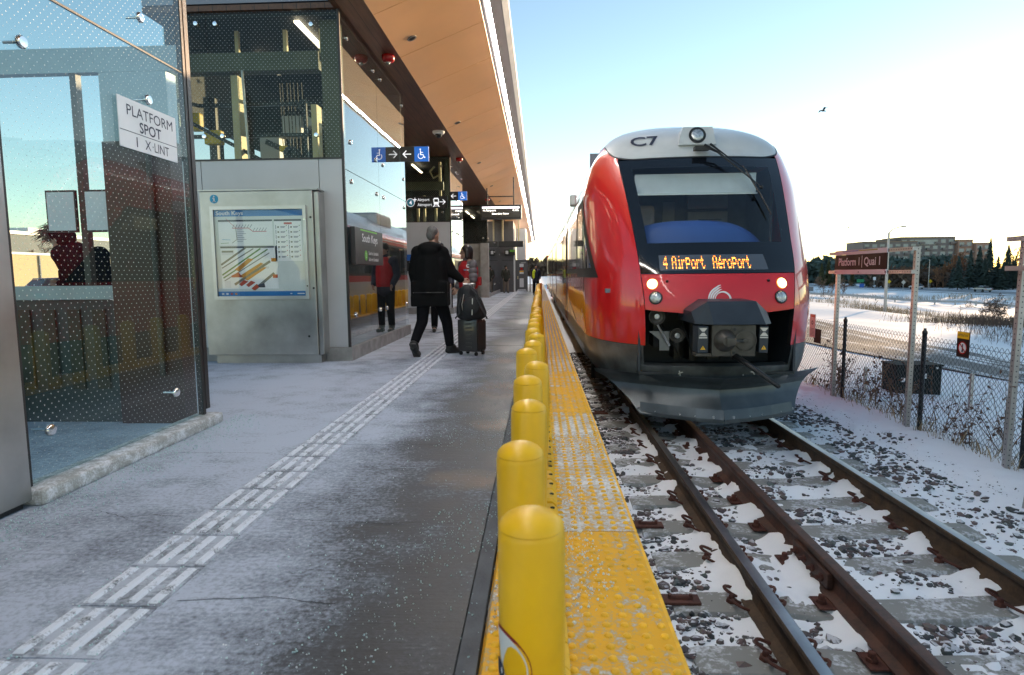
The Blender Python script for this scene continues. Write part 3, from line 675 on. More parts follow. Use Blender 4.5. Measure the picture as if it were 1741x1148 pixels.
M['cab_light'] = mat('cab_cabinet', (0.34, 0.37, 0.40), 0.6, 0, 0.1)
M['amber'] = mat('amber_led', (1, .4, .05), 0.5, 0, 0, emit=(1.0, 0.30, 0.035), estr=2.6)
M['amber_dim'] = mat('amber_led_dim', (1, .4, .05), 0.5, 0, 0, emit=(1.0, 0.22, 0.02), estr=0.9)
M['display'] = mat('display_glass', (0.085, 0.10, 0.13), 0.25, 0, 0.1)
M['lamp_on'] = mat('headlight_lit', (1,1,1), 0.3, 0, 0, emit=(1.0, 0.66, 0.26), estr=6.0)
M['lamp_rim'] = mat('amber_rim', (0.35,.17,.05), 0.3, 0, 0, emit=(1.0, 0.50, 0.10), estr=0.5)
M['lens'] = mat('clear_lens', (0.45, 0.47, 0.48), 0.08, 0.6, 0.4, 40, 0.4, 90, coat=1.0)
M['logo_white'] = mat('logo_white', (0.80, 0.80, 0.82), 0.4, 0, 0)
M['windscreen'] = glass_mat('windscreen_glass', (0.88, 0.94, 0.97), boost=1.5, bump=0.02)
zk = [-0.30, 0.0, 0.13, 0.37, 0.775, 1.17, 1.6, 2.1, 2.59, 2.85, 3.04, 3.27, 3.44, 3.54, 3.58]
fN = pchip(zk, [7.05, 6.84, 6.79, 6.73, 6.69, 6.77, 7.02, 7.38, 7.80, 8.06, 8.42, 9.3, 10.6, 12.0, 13.6])
fD = pchip(zk, [1.7, 1.75, 1.8, 1.9, 1.9, 1.9, 1.75, 1.45, 1.05, 0.80, 0.72, 0.8, 1.0, 1.2, 1.5])
fW = pchip(zk, [1.22, 1.29, 1.33, 1.365, 1.375, 1.375, 1.375, 1.37, 1.28, 1.14, 0.97, 0.68, 0.42, 0.20, 0.02])
fA = pchip([-0.3, 0.37, 0.775, 1.17, 1.6, 2.1, 2.67, 3.0], [0.80, 0.80, 0.815, 0.85, 0.885, 0.935, 0.99, 1.0])
YEND = 48.5
def surf(z, q, off=0.0):
    """point on the shell; q in -1..1 runs round the nose, |q| > 1 runs back along a side (metres = 10 * (|q|-1))"""
    z, q = np.broadcast_arrays(np.asarray(z, float), np.asarray(q, float)); a = np.clip(np.abs(q), 0, 1); p = 2.5
    g = 1 - np.power(np.clip(1 - np.power(a, p), 0, 1), 1/p)
    X = XC + np.sign(q)*a*fW(z); Y = fN(z) + fD(z)*g + np.clip(np.abs(q)-1, 0, None)*10
    qe = np.clip(fA(z)/fW(z), 0.3, 0.93); ge = 1 - np.power(1 - np.power(qe, p), 1/p); ke = fD(z)*ge; w = smooth01((2.98 - z)/0.38)
    Y = np.where(a < qe, (1-w)*Y + w*(fN(z) + ke - 0.62*ke*(1 - (a/qe)**2)), Y)     # windscreen and mask are flatter than the corners
    P = np.stack([X, np.minimum(Y, YEND), z], -1)
    if off:
        e = 1e-3; qq = np.where(np.abs(np.abs(q)-1) < 2e-3, q*0.996, q)
        A = surf(z, qq+e) - surf(z, qq-e); B = surf(z+e, qq) - surf(z-e, qq)
        n = np.cross(A, B); n /= (np.linalg.norm(n, axis=-1, keepdims=True)+1e-12)
        c = np.array([XC, 20.0, 1.0]); flip = np.sum(n*(P-c), -1, keepdims=True) < 0; n = np.where(flip, -n, n); P = P + n*off
    return P
def qx(x, z): return (x - XC)/fW(z)
def shell(name, zf, m, qs, parent, off=0.0, nz=16, thick=None, smooth=True):
    """sheet between z0(q) and z1(q)"""
    t = np.linspace(0, 1, nz)[:, None]; q = np.asarray(qs)[None, :]; z0 = np.array([zf(v)[0] for v in qs])[None, :]; z1 = np.array([zf(v)[1] for v in qs])[None, :]
    z = z0 + (z1 - z0)*t; b = MB(); b.grid(surf(z, q + 0*z, off)); o = b.build(name, m, parent, smooth=smooth, fix=False); return o
def xsheet(name, z0, z1, xf0, xf1, m, parent, off=0.0, nx=20, nz=10):
    """sheet on the nose between heights z0..z1 and x offsets xf0(z)..xf1(z) from the centre line"""
    z = np.linspace(z0, z1, nz)[:, None]; t = np.linspace(0, 1, nx)[None, :]; x0 = xf0(z); x1 = xf1(z); x = x0 + (x1-x0)*t
    zz = z + 0*x; b = MB(); b.grid(surf(zz, x/fW(zz), off)); return b.build(name, m, parent, smooth=True, fix=False)
TR = thing('train', 'red and white diesel train with lit headlights standing beside the platform', 'train', (XC, 7.0, RT))
# q samples: the nose corner from the mask edge (about 0.59..0.75) to 1, then the straight side
qc = list(1 - (1-np.linspace(0, 1, 22))**2*0.0 - 0)  # placeholder
corner = lambda z: float(fA(z)/fW(z))
sgrid = np.sin(np.linspace(0, math.pi/2, 22))
side_q = np.concatenate([np.linspace(1.0, 1.5, 26)[1:], np.linspace(1.5, 5.2, 60)[1:]])
ztop = pchip([0.0, 0.6, 0.78, 0.9, 1.0, 1.08, 1.20, 1.28, 1.45, 6.0], [2.60, 2.60, 2.64, 2.76, 2.89, 2.86, 2.82, 2.80, 2.79, 2.79])
for s in (-1, 1):
    # lower red shell: rows follow a normalised height, columns run from the mask edge round the corner and back
    nz = 44; T = np.linspace(0, 1, nz); rows = []
    for t in T:
        row = []
        for k in sgrid:
            z = 0.37 + t*(2.60-0.37); q0 = corner(z); q = q0 + (1-q0)*k
            z = 0.37 + t*(float(ztop(q))-0.37); q0 = corner(min(z, 2.60)); q = q0 + (1-q0)*k; row.append(surf(z, s*q))
        for q in side_q: z = 0.37 + t*(float(ztop(q))-0.37); row.append(surf(z, s*q))
        rows.append(row)
    MB().grid(rows).build('body_side', 'train_red', TR, smooth=True, fix=False)
    # return edge of the red pillar (gives the side panel its thickness beside the windscreen)
    zz = np.linspace(0.37, 2.60, 40); e0 = [surf(z, s*corner(z)) for z in zz]; e1 = [p + vec(-s*0.015, 0.07, 0) for p in e0]; MB().grid([e0, e1]).build('pillar_edge', 'seal', TR, smooth=True, fix=False)
    # grey skirt
    rows = []
    for t in np.linspace(0, 1, 12):
        row = []
        for k in sgrid:
            q0 = 0.60; q = q0 + (1-q0)*k; zb = -0.02 - 0.0*k; row.append(surf(zb + t*(0.37-zb), s*q))
        for q in side_q: zb = -0.02 - 0.10*float(smooth01((q-1)/0.15)); row.append(surf(zb + t*(0.37-zb), s*q, 0.0))
        rows.append(row)
    MB().grid(rows).build('skirt', 'skirt', TR, smooth=True, fix=False)
    rows = [[surf(0.368, s*q), surf(0.372, s*q, 0.004), surf(0.376, s*q)] for q in np.concatenate([np.linspace(0.62,1,14), side_q])]; MB().grid(rows).build('skirt_seam', 'seal', TR, smooth=True, fix=False)
# roof and white cap (closed over the centre line)
rows = []
for t in np.linspace(0, 1, 34):
    row = []
    for q in np.concatenate([-side_q[::-1], -sgrid[::-1], sgrid[1:], side_q]):
        zb = float(ztop(abs(q))); z = zb + (3.58 - zb)*(1-(1-t)**1.4); row.append(surf(z, q))
    rows.append(row)
MB().grid(rows).build('roof', 'cap_white', TR, smooth=True, fix=False)
# dark seam between the cap and the pillars / windscreen
rows = []
for q in np.linspace(-1.0, 1.0, 60):
    z = float(ztop(abs(q))); rows.append([surf(z-0.012, q, 0.003), surf(z, q, 0.006), surf(z+0.008, q, 0.003)])
MB().grid(rows).build('roof_seam', 'seal', TR, smooth=True, fix=False)
# red mask panel with rounded lower edge
z = np.linspace(0, 1, 12)[:, None]; xn = np.linspace(-1, 1, 36)[None, :]
zb = 0.775 - 0.05*(1 - xn**2); Zm = zb + (1.165 - zb)*z; Xm = xn*fA(Zm)*0.992
MB().grid(surf(Zm, Xm/fW(Zm), 0.0)).build('front_mask', 'mask_red', TR, smooth=True, fix=False)
low = surf(zb[0], (xn*fA(zb)*0.992/fW(zb))[0]); MB().grid([low, low + vec(0, 0.05, 0.0)]).build('mask_edge', 'mask_red', TR, smooth=True, fix=False)
# windscreen: black printed border (four pieces) round a clear pane
gz0, gz1 = 1.515, 2.46; fi = lambda zz: fA(zz) - 0.125 - 0.02*(zz-1.5)
xsheet('windscreen_border', 1.172, gz0, lambda q: -fA(q)*0.992, lambda q: fA(q)*0.992, 'frit_black', TR, nx=40)
xsheet('windscreen_border', gz1, 2.59, lambda q: -fA(q)*0.992, lambda q: fA(q)*0.992, 'frit_black', TR, nx=40)
for s in (-1, 1): xsheet('windscreen_border', gz0, gz1, lambda q: s*fA(q)*0.992, lambda q: s*fi(q), 'frit_black', TR, nx=6, nz=24)
xsheet('windscreen', gz0, gz1, lambda q: -fi(q), lambda q: fi(q), 'windscreen', TR, nx=30, nz=24)
# cab interior
b = MB(); b.box(XC-1.2, XC+1.2, 9.7, 9.75, 0.9, 3.0); b.build('cab_wall', 'cab', TR)
b = MB()
for s in (-1, 1): b.box(XC+s*1.18-0.02, XC+s*1.18+0.02, 8.7, 9.7, 1.2, 2.6)
b.build('cab_side_wall', 'cab', TR)
box('cab_ceiling', XC-1.05, XC+1.05, 8.4, 9.7, 2.64, 2.66, 'cab', TR)
box('cab_floor', XC-1.2, XC+1.2, 7.35, 9.7, 0.95, 1.0, 'cab', TR)
P = []
for x in np.linspace(-1.02, 0.70, 30):
    e = (x+0.20)/0.91; h = 1.50 + 0.30*max(0, 1-abs(e)**3.2); yf = 7.30 + 0.35*(x/1.1)**2
    P.append([(XC+x, yf, 1.45), (XC+x, yf+0.04, h-0.10), (XC+x, yf+0.16, h-0.01), (XC+x, yf+0.40, h), (XC+x, yf+0.75, h-0.08), (XC+x, yf+0.8, 1.0)])
MB().grid(P).build('dashboard', 'dash', TR, smooth=True)
b = MB(); b.box(XC-0.10, XC+0.16, 7.45, 7.52, 1.797, 1.802); b.build('dashboard_vent', 'seal', TR)
box('sun_blind', XC-0.78, XC+0.72, 7.98, 7.99, 2.17, 2.41, 'blind', TR)
box('blind_bar', XC-0.80, XC+0.74, 7.97, 8.00, 2.15, 2.17, 'alu', TR)
b = MB(); b.bevbox(XC-0.72, XC-0.40, 8.65, 8.80, 1.72, 2.10, 0.05); b.bevbox(XC-0.80, XC-0.30, 8.6, 8.85, 1.2, 1.72, 0.06); b.build('driver_seat', 'seat', TR)
for i in range(4): box('cab_cabinet', XC+0.25, XC+0.85, 9.55, 9.68, 1.35+0.26*i, 1.57+0.26*i, 'cab_light', TR, bev=0.015)
box('cab_notice', XC-0.1, XC+0.08, 9.66, 9.69, 1.75, 2.25, 'cab_light', TR)
b = MB(); b.lathe((XC+0.80, 8.35, 1.30), [(0.05,0),(0.055,0.02),(0.055,0.24),(0.03,0.29),(0.02,0.33)], 14); b.build('fire_extinguisher', 'red_alarm', TR, smooth=True)
# destination display: dot matrix behind the black glass
DZ0, DZ1, DX0, DX1 = 1.205, 1.375, -0.645, 0.49
xsheet('destination_display', DZ0, DZ1, lambda q: DX0 + 0*q, lambda q: DX1 + 0.04*(1-(q-DZ0)/(DZ1-DZ0)), 'display', TR, off=0.003, nx=24, nz=4)
FONT = {'4': "00010 00110 01010 10010 11111 00010 00010", 'A': "01110 10001 10001 11111 10001 10001 10001", 'i': "00100 00000 01100 00100 00100 00100 01110", 'r': "00000 00000 10110 11001 10000 10000 10000",
        'p': "00000 11110 10001 10001 11110 10000 10000", 'o': "00000 00000 01110 10001 10001 10001 01110", 't': "01000 01000 11100 01000 01000 01001 00110", 'é': "00010 00100 01110 10001 11111 10000 01110", ' ': "00000 "*7}
col = 0; dx, dz = 0.0092, 0.0205
for ch in "4 Airport  Aéroport":
    rws = FONT[ch].split(); lit, dim = MB(), MB()
    for r, row in enumerate(rws):
        for c, v in enumerate(row[:5]):
            if v == '1':
                x = DX0 + 0.045 + (col+c)*dx; zc = DZ1 - 0.022 - r*dz
                bb = lit if r in (1,4,6) or (r == 2 and c % 2 == 0) else dim
                P = surf(np.array([zc-0.0072, zc-0.0072, zc+0.0072, zc+0.0072]), np.array([qx(XC+x-0.0036, zc), qx(XC+x+0.0036, zc), qx(XC+x+0.0036, zc), qx(XC+x-0.0036, zc)]), 0.006)
                bb.add(P, [(0,1,2,3)])
    if lit.n: lit.build('display_character', 'amber', TR, fix=False)
    if dim.n: dim.build('display_character', 'amber_dim', TR, fix=False)
    col += 4 if ch == ' ' else (5 if ch in 'ir' else 6)
# headlights
def nose_lamp(x, z, r, m, rim, name):
    p = surf(z, qx(XC+x, z)); n = surf(z, qx(XC+x, z), 1.0) - p
    b = MB(); b.lathe(p + n*0.002, [(r*1.12,0),(r*1.12,0.008),(r,0.010)], 24, 1, axis=n, capt=True); b.lathe(p + n*0.010, [(r,0),(r*0.8,0.010),(r*0.4,0.016),(0.004,0.018)], 24, 0, axis=n)
    return b.build(name, [m, rim], TR, smooth=True)
for s in (-1, 1):
    nose_lamp(s*0.700 - 0.03, 1.055, 0.055, 'lamp_on', 'lamp_rim', 'headlight')
    nose_lamp(s*0.675 - 0.025, 0.905, 0.066, 'lens', 'seal', 'marker_light')
    nose_lamp(s*0.545 - 0.03, 1.085, 0.014, 'seal', 'seal', 'mask_fastener')
# emblem on the mask: an open ring with three feathered strokes
def nose_stroke(b, pts, w, off=0.004):
    for (x0,z0,w0), (x1,z1,w1) in zip(pts, pts[1:]):
        d = vec(x1-x0, z1-z0); d /= np.linalg.norm(d); n = vec(-d[1], d[0])
        q = [(x0-n[0]*w0/2, z0-n[1]*w0/2), (x1-n[0]*w1/2, z1-n[1]*w1/2), (x1+n[0]*w1/2, z1+n[1]*w1/2), (x0+n[0]*w0/2, z0+n[1]*w0/2)]
        zs = np.array([a[1] for a in q]); b.add(surf(zs, qx(XC+np.array([a[0] for a in q]), zs), off), [(0,1,2,3)])
b = MB(); cx_, cz_ = 0.0, 0.885
nose_stroke(b, [(cx_+0.083*math.cos(t), cz_+0.083*math.sin(t), 0.016+0.006*math.cos(t)) for t in np.linspace(R(-140), R(190), 40)], 0.02)
for k, (a0, rr, top) in enumerate(((0.0, 0.105, 0.100), (0.0, 0.128, 0.125), (0.0, 0.150, 0.155))):
    pts = [(cx_+rr*math.cos(t)*1.0, cz_+rr*math.sin(t)*0.95, 0.017*math.sin(min(1, (i+1.5)/7)*1.5)) for i, t in enumerate(np.linspace(R(215-8*k), R(125-4*k), 10))]
    e = pts[-1]; pts += [(e[0]+0.03, e[1]+0.022, 0.012), (e[0]+0.055, e[1]+0.030, 0.003)]; nose_stroke(b, pts, 0.016)
b.build('emblem', 'logo_white', TR, fix=False)
# number on the roof cap, and its lamp
b = MB(); V, F = text_verts('C7', 0.20, 0.34, 0.003)
zz = 2.78 + V[:,1]*0.95; b.add(surf(zz, qx(XC-0.80+V[:,0], zz), 0.014), F); b.build('fleet_number', 'ink', TR, fix=False)
p = surf(2.92, 0.0); b = MB()
b.prism([(-0.24,-0.07),(0.22,-0.07),(0.185,0.165),(-0.185,0.165)], (XC-0.0, 7.99, 2.83), (1,0,0), (0,0.25,0.96), (0,0.5,-0.06)); b.build('roof_lamp_housing', 'cap_white', TR)
nrm = vec(0,-0.96,0.25); b = MB(); c0 = vec(XC-0.01, 8.00, 2.88); b.lathe(c0, [(0.105,0.0),(0.105,0.008),(0.080,0.010)], 28, 0, axis=nrm); b.build('roof_lamp_rim', 'seal', TR, smooth=False)
b = MB(); b.lathe(c0, [(0.080,0.008),(0.07,0.018),(0.04,0.026),(0.004,0.028)], 24, 0, axis=nrm); b.build('roof_lamp', 'lens', TR, smooth=True)
# wiper: pivot under the lamp, two thin arms, long blade
b = MB(); piv = vec(XC+0.04, 7.86, 2.73); b.box(piv[0]-0.11, piv[0]+0.07, 7.84, 7.95, 2.675, 2.72)
b.build('wiper_bracket', 'seal', TR)
def on_screen(x, z, o): return surf(z, qx(XC+x, z), o)
b = MB(); e = on_screen(0.585, 2.10, 0.11)
b.tube([piv, piv+vec(0.16,-0.03,-0.09), e], [0.024,0.014,0.006], 8); b.tube([piv+vec(0.07,-0.02,0.01), on_screen(0.33,2.46,0.10), on_screen(0.52,2.30,0.09)], [0.016,0.006,0.004], 6)
b.build('wiper_arm', 'black', TR)
b = MB(); a = [on_screen(0.475 + 0.19*t, 2.42 - 0.62*t, 0.055) for t in np.linspace(0,1,12)]; b.tube(a, [0.008]+[0.013]*10+[0.006], 6); b.ball(e, 0.024, 8, 6); b.build('wiper_blade', 'black', TR)
# dark opening below the mask with coupler gear
cav = MB(); x0, x1 = XC-0.86, XC+0.86
cav.box(x0, x1, 7.75, 7.8, 0.05, 0.85); cav.box(x0, x1, 6.95, 7.8, 0.80, 0.83); cav.box(x0, x1, 6.95, 7.8, 0.04, 0.07)
cav.build('coupler_recess', 'dark_int', TR)
for s in (-1, 1): box('recess_side', XC+s*0.86-0.012, XC+s*0.86+0.012, 6.98, 7.8, 0.07, 0.80, 'hood', TR)
b = MB()
for i in range(7):
    x = -0.62 + i*0.2 + random.uniform(-.05,.05); b.box(XC+x, XC+x+random.uniform(0.05,0.14), 7.45, 7.72, random.uniform(0.1,0.3), random.uniform(0.45,0.75))
b.build('recess_equipment', 'black_steel', TR)
b = MB()
for i in range(5): b.tube([(XC-0.6+0.25*i, 7.4, 0.72), (XC-0.5+0.2*i, 7.2, 0.45+0.05*i), (XC-0.3+0.15*i, 7.35, 0.15)], 0.012, 6)
b.build('recess_hoses', 'rubber', TR)
# hood over the coupler
HY = 6.28; b = MB()
top = [(-0.27,0.885),(0.215,0.885)]; L = [(-0.40,0.775),(-0.385,0.655)]; Rr = [(0.36,0.775),(0.375,0.655)]
F0 = [(XC-0.27,HY+0.10,0.885),(XC+0.215,HY+0.10,0.885),(XC+0.285,HY,0.655),(XC-0.23,HY,0.655),(XC-0.405,HY+0.22,0.775),(XC-0.385,HY+0.12,0.655),(XC+0.365,HY+0.22,0.775),(XC+0.38,HY+0.12,0.655),
      (XC-0.25,HY+0.75,0.90),(XC+0.20,HY+0.75,0.90),(XC-0.42,HY+0.75,0.78),(XC+0.38,HY+0.75,0.78),(XC-0.42,HY+0.75,0.655),(XC+0.38,HY+0.75,0.655)]
b.add(F0, [(0,3,2,1),(0,4,5,3),(1,2,7,6),(0,1,9,8),(0,8,10,4),(1,6,11,9),(4,10,12,5),(6,7,13,11),(3,5,12,13,7,2)]); b.build('coupler_hood', 'hood', TR)
b = MB(); CY = 6.30
b.bevbox(XC-0.235, XC+0.205, CY+0.02, CY+0.40, 0.325, 0.65, 0.012); b.build('coupler_head', 'cast', TR)
b = MB(); b.lathe((XC-0.105, CY+0.02, 0.49), [(0.115,0),(0.105,0.03),(0.07,0.10),(0.05,0.12)], 26, axis=(0,-1,0)); b.bevbox(XC-0.125, XC-0.03, CY-0.12, CY-0.02, 0.45, 0.53, 0.012); b.build('coupler_cone', 'cast', TR, autosmooth=40)
b = MB(); b.lathe((XC+0.10, CY+0.018, 0.49), [(0.098,0),(0.096,0.002)], 28, axis=(0,-1,0)); b.build('coupler_socket', 'black', TR)
b = MB(); b.lathe((XC+0.10, CY+0.015, 0.49), [(0.108,0.0),(0.108,0.012),(0.097,0.014)], 28, axis=(0,-1,0), capt=False); b.build('socket_rim', 'cast', TR)
b = MB(); b.tube([(XC-0.03,CY-0.07,0.49),(XC+0.06,CY-0.03,0.49)], 0.014, 8); b.bevbox(XC+0.06, XC+0.12, CY-0.035, CY+0.0, 0.472, 0.508, 0.006); b.build('coupler_hook', 'cast', TR)
for x, z in ((-0.015, 0.605), (-0.02, 0.365)):
    b = MB(); b.lathe((XC+x, CY+0.02, z), [(0.030,0),(0.030,0.012),(0.018,0.014)], 16, axis=(0,-1,0)); b.lathe((XC+x, CY+0.005, z), [(0.016,0),(0.016,0.004)], 14, 1, axis=(0,-1,0)); b.build('air_port', ['cast', 'black'], TR)
b = MB(); b.box(XC-0.39, XC-0.2, CY+0.05, CY+0.2, 0.325, 0.355); b.build('coupler_shelf', 'cast', TR)
for s, xa, xb in ((-1, -0.375, -0.265), (1, 0.245, 0.335)):
    b = MB(); b.bevbox(XC+xa, XC+xb, CY+0.04, CY+0.25, 0.36, 0.635, 0.01); o = b.build('electrical_box', 'hood', TR)
    u, v, c = (1,0,0), (0,0,1), vec(XC+(xa+xb)/2, CY+0.036, 0.0); w = 0.042
    b = MB()
    for sg in (1, -1): b.add([c+vec(-w,0,0.575+sg*0.042), c+vec(w,0,0.575+sg*0.042), c+vec(0.012,0,0.575+sg*0.006), c+vec(-0.012,0,0.575+sg*0.006)], [(0,1,2,3)])
    b.box(c[0]-w, c[0]+w, c[1]-0.001, c[1], 0.512, 0.524); b.build('box_plate', 'alu', TR)
    b = MB(); b.add([c+vec(-0.026,0,0.395), c+vec(0.026,0,0.395), c+vec(0,0,0.437)], [(0,1,2)]); b.build('warning_triangle', 'yellow', TR, fix=False)
    b = MB(); b.box(c[0]-0.003, c[0]+0.003, c[1]-0.002, c[1]-0.001, 0.404, 0.424); b.build('warning_mark', 'ink', TR)
b = MB(); b.tube([(XC+0.0,CY+0.05,0.335),(XC+0.06,CY-0.15,0.28),(XC+0.20,CY-0.62,0.135)], [0.034,0.026,0.022], 12); b.build('coupler_handle', 'black_steel', TR, smooth=True)
# horns and bracket
for x, z, r in ((-0.665, 0.690, 0.092), (-0.435, 0.475, 0.082)):
    b = MB(); b.lathe((XC+x, 7.0, z), [(r*0.3,-0.2),(r*0.45,-0.08),(r,0.0),(r,0.02),(r*0.9,0.022),(r*0.75,0.005),(r*0.3,-0.01)], 24, axis=(0,-1,0)); b.lathe((XC+x, 7.0, z), [(0.03,0.0),(0.03,0.022),(0.018,0.024)], 14, 1, axis=(0,-1,0)); b.build('horn', ['cast', 'alu'], TR, smooth=False)
b = MB(); b.prism([(-0.74,0.52),(-0.51,0.52),(-0.51,0.30),(-0.62,0.30),(-0.62,0.42)], (XC, 7.06, 0), (1,0,0), (0,0,1), (0,0.01,0)); b.build('horn_bracket', 'galv_dark', TR)
b = MB(); b.tube([(XC-0.66,6.98,0.60),(XC-0.52,7.0,0.36)], 0.012, 6); b.build('horn_stay', 'alu', TR)
# front bumper strip
z = np.linspace(-0.05, 0.145, 5)[:, None]; xn = np.linspace(-0.83, 0.83, 30)[None, :]; Zm = z + 0*xn
MB().grid(surf(Zm, xn/fW(Zm), 0.012)).build('bumper', 'skirt', TR, smooth=True, fix=False)
zt = surf(np.full(30, 0.145), (xn/fW(0.145))[0], 0.012); MB().grid([zt, zt + vec(0,0.25,0)]).build('bumper_ledge', 'skirt', TR, smooth=True, fix=False)
for x in (-0.36, 0.33):
    b = MB(); c = surf(0.06, qx(XC+x, 0.06), 0.016)
    stroke(b, c, (1,0,0), (0,0,1), [(-0.07,0.0),(0.0,0.03),(0.06,0.015),(0.07,-0.01)], 0.012); stroke(b, c, (1,0,0), (0,0,1), [(-0.05,-0.02),(-0.06,0.03)], 0.014); b.build('jacking_mark', 'alu', TR, fix=False)
# snow plough: a shallow V with a hollow face and swept wings
TY = [0.0, 0.10, 0.28, 0.40, 0.55, 0.72, 0.88, 1.0]; TZ = [0.045, -0.005, -0.06, -0.12, -0.19, -0.27, -0.36, -0.425]; TB = [-0.02, 0.07, 0.15, 0.185, 0.17, 0.12, 0.05, 0.0]
def plough(s, t):
    """s: 0 centre .. 1 outer end (tip at the top row, blade end at the bottom row); t row"""
    zz = np.interp(t, TY, TZ); bow = np.interp(t, TY, TB); a = np.interp(t, [0, 0.12, 0.45, 0.8, 1], [1.33, 1.30, 1.10, 0.93, 0.86])
    return (a*s, 6.64 + (0.80*(a/1.33)**2*s**1.5 if s > 0 else 0) + bow, zz + 0.03*s*t)
for s in (-1, 1):
    for a, c, nm in ((0, 0.66, 'plough_blade'), (0.66, 1.0, 'plough_wing')):
        P = [[(XC + s*plough(u, t)[0], plough(u, t)[1] - (0.05 if nm == 'plough_wing' else 0)*((u-0.66)/0.34)*t, plough(u, t)[2]) for u in np.linspace(a, c, 3)] for t in np.linspace(0, 1, 24)]
        P2 = [[(x, y+0.02, z) for x, y, z in r] for r in P]; b = MB(); b.grid(P); b.grid(P2)
        for r in (0, -1): b.grid([P[r], P2[r]])
        b.grid([[r[-1] for r in P], [r[-1] for r in P2]]); b.build(nm, 'plow', TR, autosmooth=22)
    # cutting edge with bolts
    b = MB(); E = [vec(XC + s*plough(u,1)[0], plough(u,1)[1]-0.014, plough(u,1)[2]) for u in (0.004, 0.33, 0.66, 0.985)]
    b.grid([[e+vec(0,0.03,0.12) for e in E], [e+vec(0,-0.012,0.02) for e in E], [e+vec(0,-0.010,-0.02) for e in E], [e+vec(0,0.02,-0.02) for e in E]]); b.build('plough_edge', 'plow', TR)
    for u in (0.12, 0.33, 0.5, 0.78, 0.97):
        b = MB(); c = vec(XC+s*plough(u,0.93)[0], plough(u,0.93)[1]-0.022, plough(u,0.93)[2]); b.lathe(c, [(0.020,-0.01),(0.020,0.012),(0.011,0.013),(0.011,0.026)], 8, axis=(0,-1,-0.2)); b.build('plough_bolt', 'alu', TR)
box('plough_mount', XC-0.5, XC+0.5, 7.35, 7.7, -0.35, -0.1, 'black_steel', TR)
# side windows, doors and lines along the flank
def side_patch(name, s, y0, y1, z0, z1, m, off=0.006, poly=None, ny=8, nz=6):
    """panel on a flank between distances y0..y1 (metres from the nose tip)"""
    P = []
    for v in np.linspace(0, 1, nz):
        row = []
        for u in np.linspace(0, 1, ny):
            if poly: a, b_, c, d = poly; y = (a[0]*(1-u)+b_[0]*u)*(1-v) + (d[0]*(1-u)+c[0]*u)*v; z = (a[1]*(1-u)+b_[1]*u)*(1-v) + (d[1]*(1-u)+c[1]*u)*v
            else: y, z = y0+(y1-y0)*u, z0+(z1-z0)*v
            st = float(fN(z)+fD(z))
            if y >= st: q = 1 + (y-st)/10
            else:
                g = (y - float(fN(z)))/float(fD(z)); q = (1-(1-g)**2.5)**(1/2.5)
            row.append(surf(z, s*q, off))
        P.append(row)
    b = MB(); b.grid(P); return b.build(name, m, TR, smooth=True, fix=False)
for s in (-1, 1):
    side_patch('cab_window_frame', s, 0,0,0,0, 'seal', 0.005, [(7.66,1.13),(9.95,1.13),(9.95,2.22),(8.85,2.22)], 24, 16)
    side_patch('cab_window', s, 0,0,0,0, 'train_glass_dark', 0.009, [(7.92,1.25),(9.80,1.25),(9.80,2.10),(8.92,2.10)], 24, 16)
    side_patch('window_band', s, 10.0, 47.5, 1.18, 2.38, 'seal', 0.004, None, 40, 6)
    for y0, y1 in ((10.1,11.6),(11.7,13.2),(16.2,18.0),(18.1,20.0),(20.1,22.0),(24.3,26.0),(26.1,28.0),(31.0,33.0),(33.1,35.0),(37.2,39.0),(39.1,41.0),(41.1,43.0)): side_patch('side_window', s, y0, y1, 1.26, 2.30, 'train_glass_dark', 0.009)
    for yc in (14.6, 23.1, 29.5, 36.0):
        side_patch('door', s, yc-0.85, yc+0.85, 0.12, 2.40, 'train_red', 0.02)
        for k in (-0.43, 0.43): side_patch('door_glass', s, yc+k-0.32, yc+k+0.32, 0.7, 2.2, 'train_glass_dark', 0.026)
        for k in (-0.87, 0, 0.87): side_patch('door_seal', s, yc+k-0.05, yc+k+0.05, 0.05, 2.44, 'seal', 0.035)
    side_patch('grey_sweep', s, 0,0,0,0, 'train_white', 0.004, [(10.2,0.38),(48,0.38),(48,0.98),(15.0,0.98)], 30, 4)
    for k in range(12): side_patch('roof_rail', s, 12+3*k, 13.2+3*k, 2.90, 2.94, 'alu', 0.03, None, 3, 2)
    side_patch('drip_rail', s, 10.2, 48, 2.50, 2.54, 'alu', 0.02, None, 30, 2)
    for z, y in ((0.62,8.9),(0.52,8.9),(0.57,8.75)): side_patch('data_plate', s, y, y+0.03, z, z+0.06, 'logo_white', 0.005, None, 2, 2)
    b = MB(); b.bevbox(XC+s*1.44-0.05, XC+s*1.44+0.05, 9.95, 10.15, 2.25, 2.42, 0.02); b.build('side_camera', 'alu', TR)
# roof equipment seen over the edge, running gear below
for i, y in enumerate((13, 18, 25, 33, 40)):
    b = MB(); b.bevbox(XC-0.75, XC+0.75, y, y+2.4, 3.2, 3.72, 0.08); b.build('roof_unit', 'alu', TR)
box('underframe', XC-1.22, XC+1.22, 8.0, 48, -0.1, 0.05, 'black_steel', TR)
for y in (9.0, 11.0, 21.5, 23.5, 35.0, 37.0, 45.0, 47.0):
    for s in (-1, 1):
        b = MB(); x = RX[0]-0.02 if s < 0 else RX[1]+0.02
        b.lathe((x - s*0.06, y, RT+0.385), [(0.415,0),(0.415,0.02),(0.385,0.03),(0.385,0.12),(0.33,0.12),(0.28,0.09),(0.10,0.09),(0.10,0.15)], 30, axis=(s,0,0)); b.build('wheel', 'black_steel', TR, autosmooth=40)
    b = MB(); b.tube([(XC-0.75,y,RT+0.385),(XC+0.75,y,RT+0.385)], 0.08, 10); b.build('axle', 'black_steel', TR)
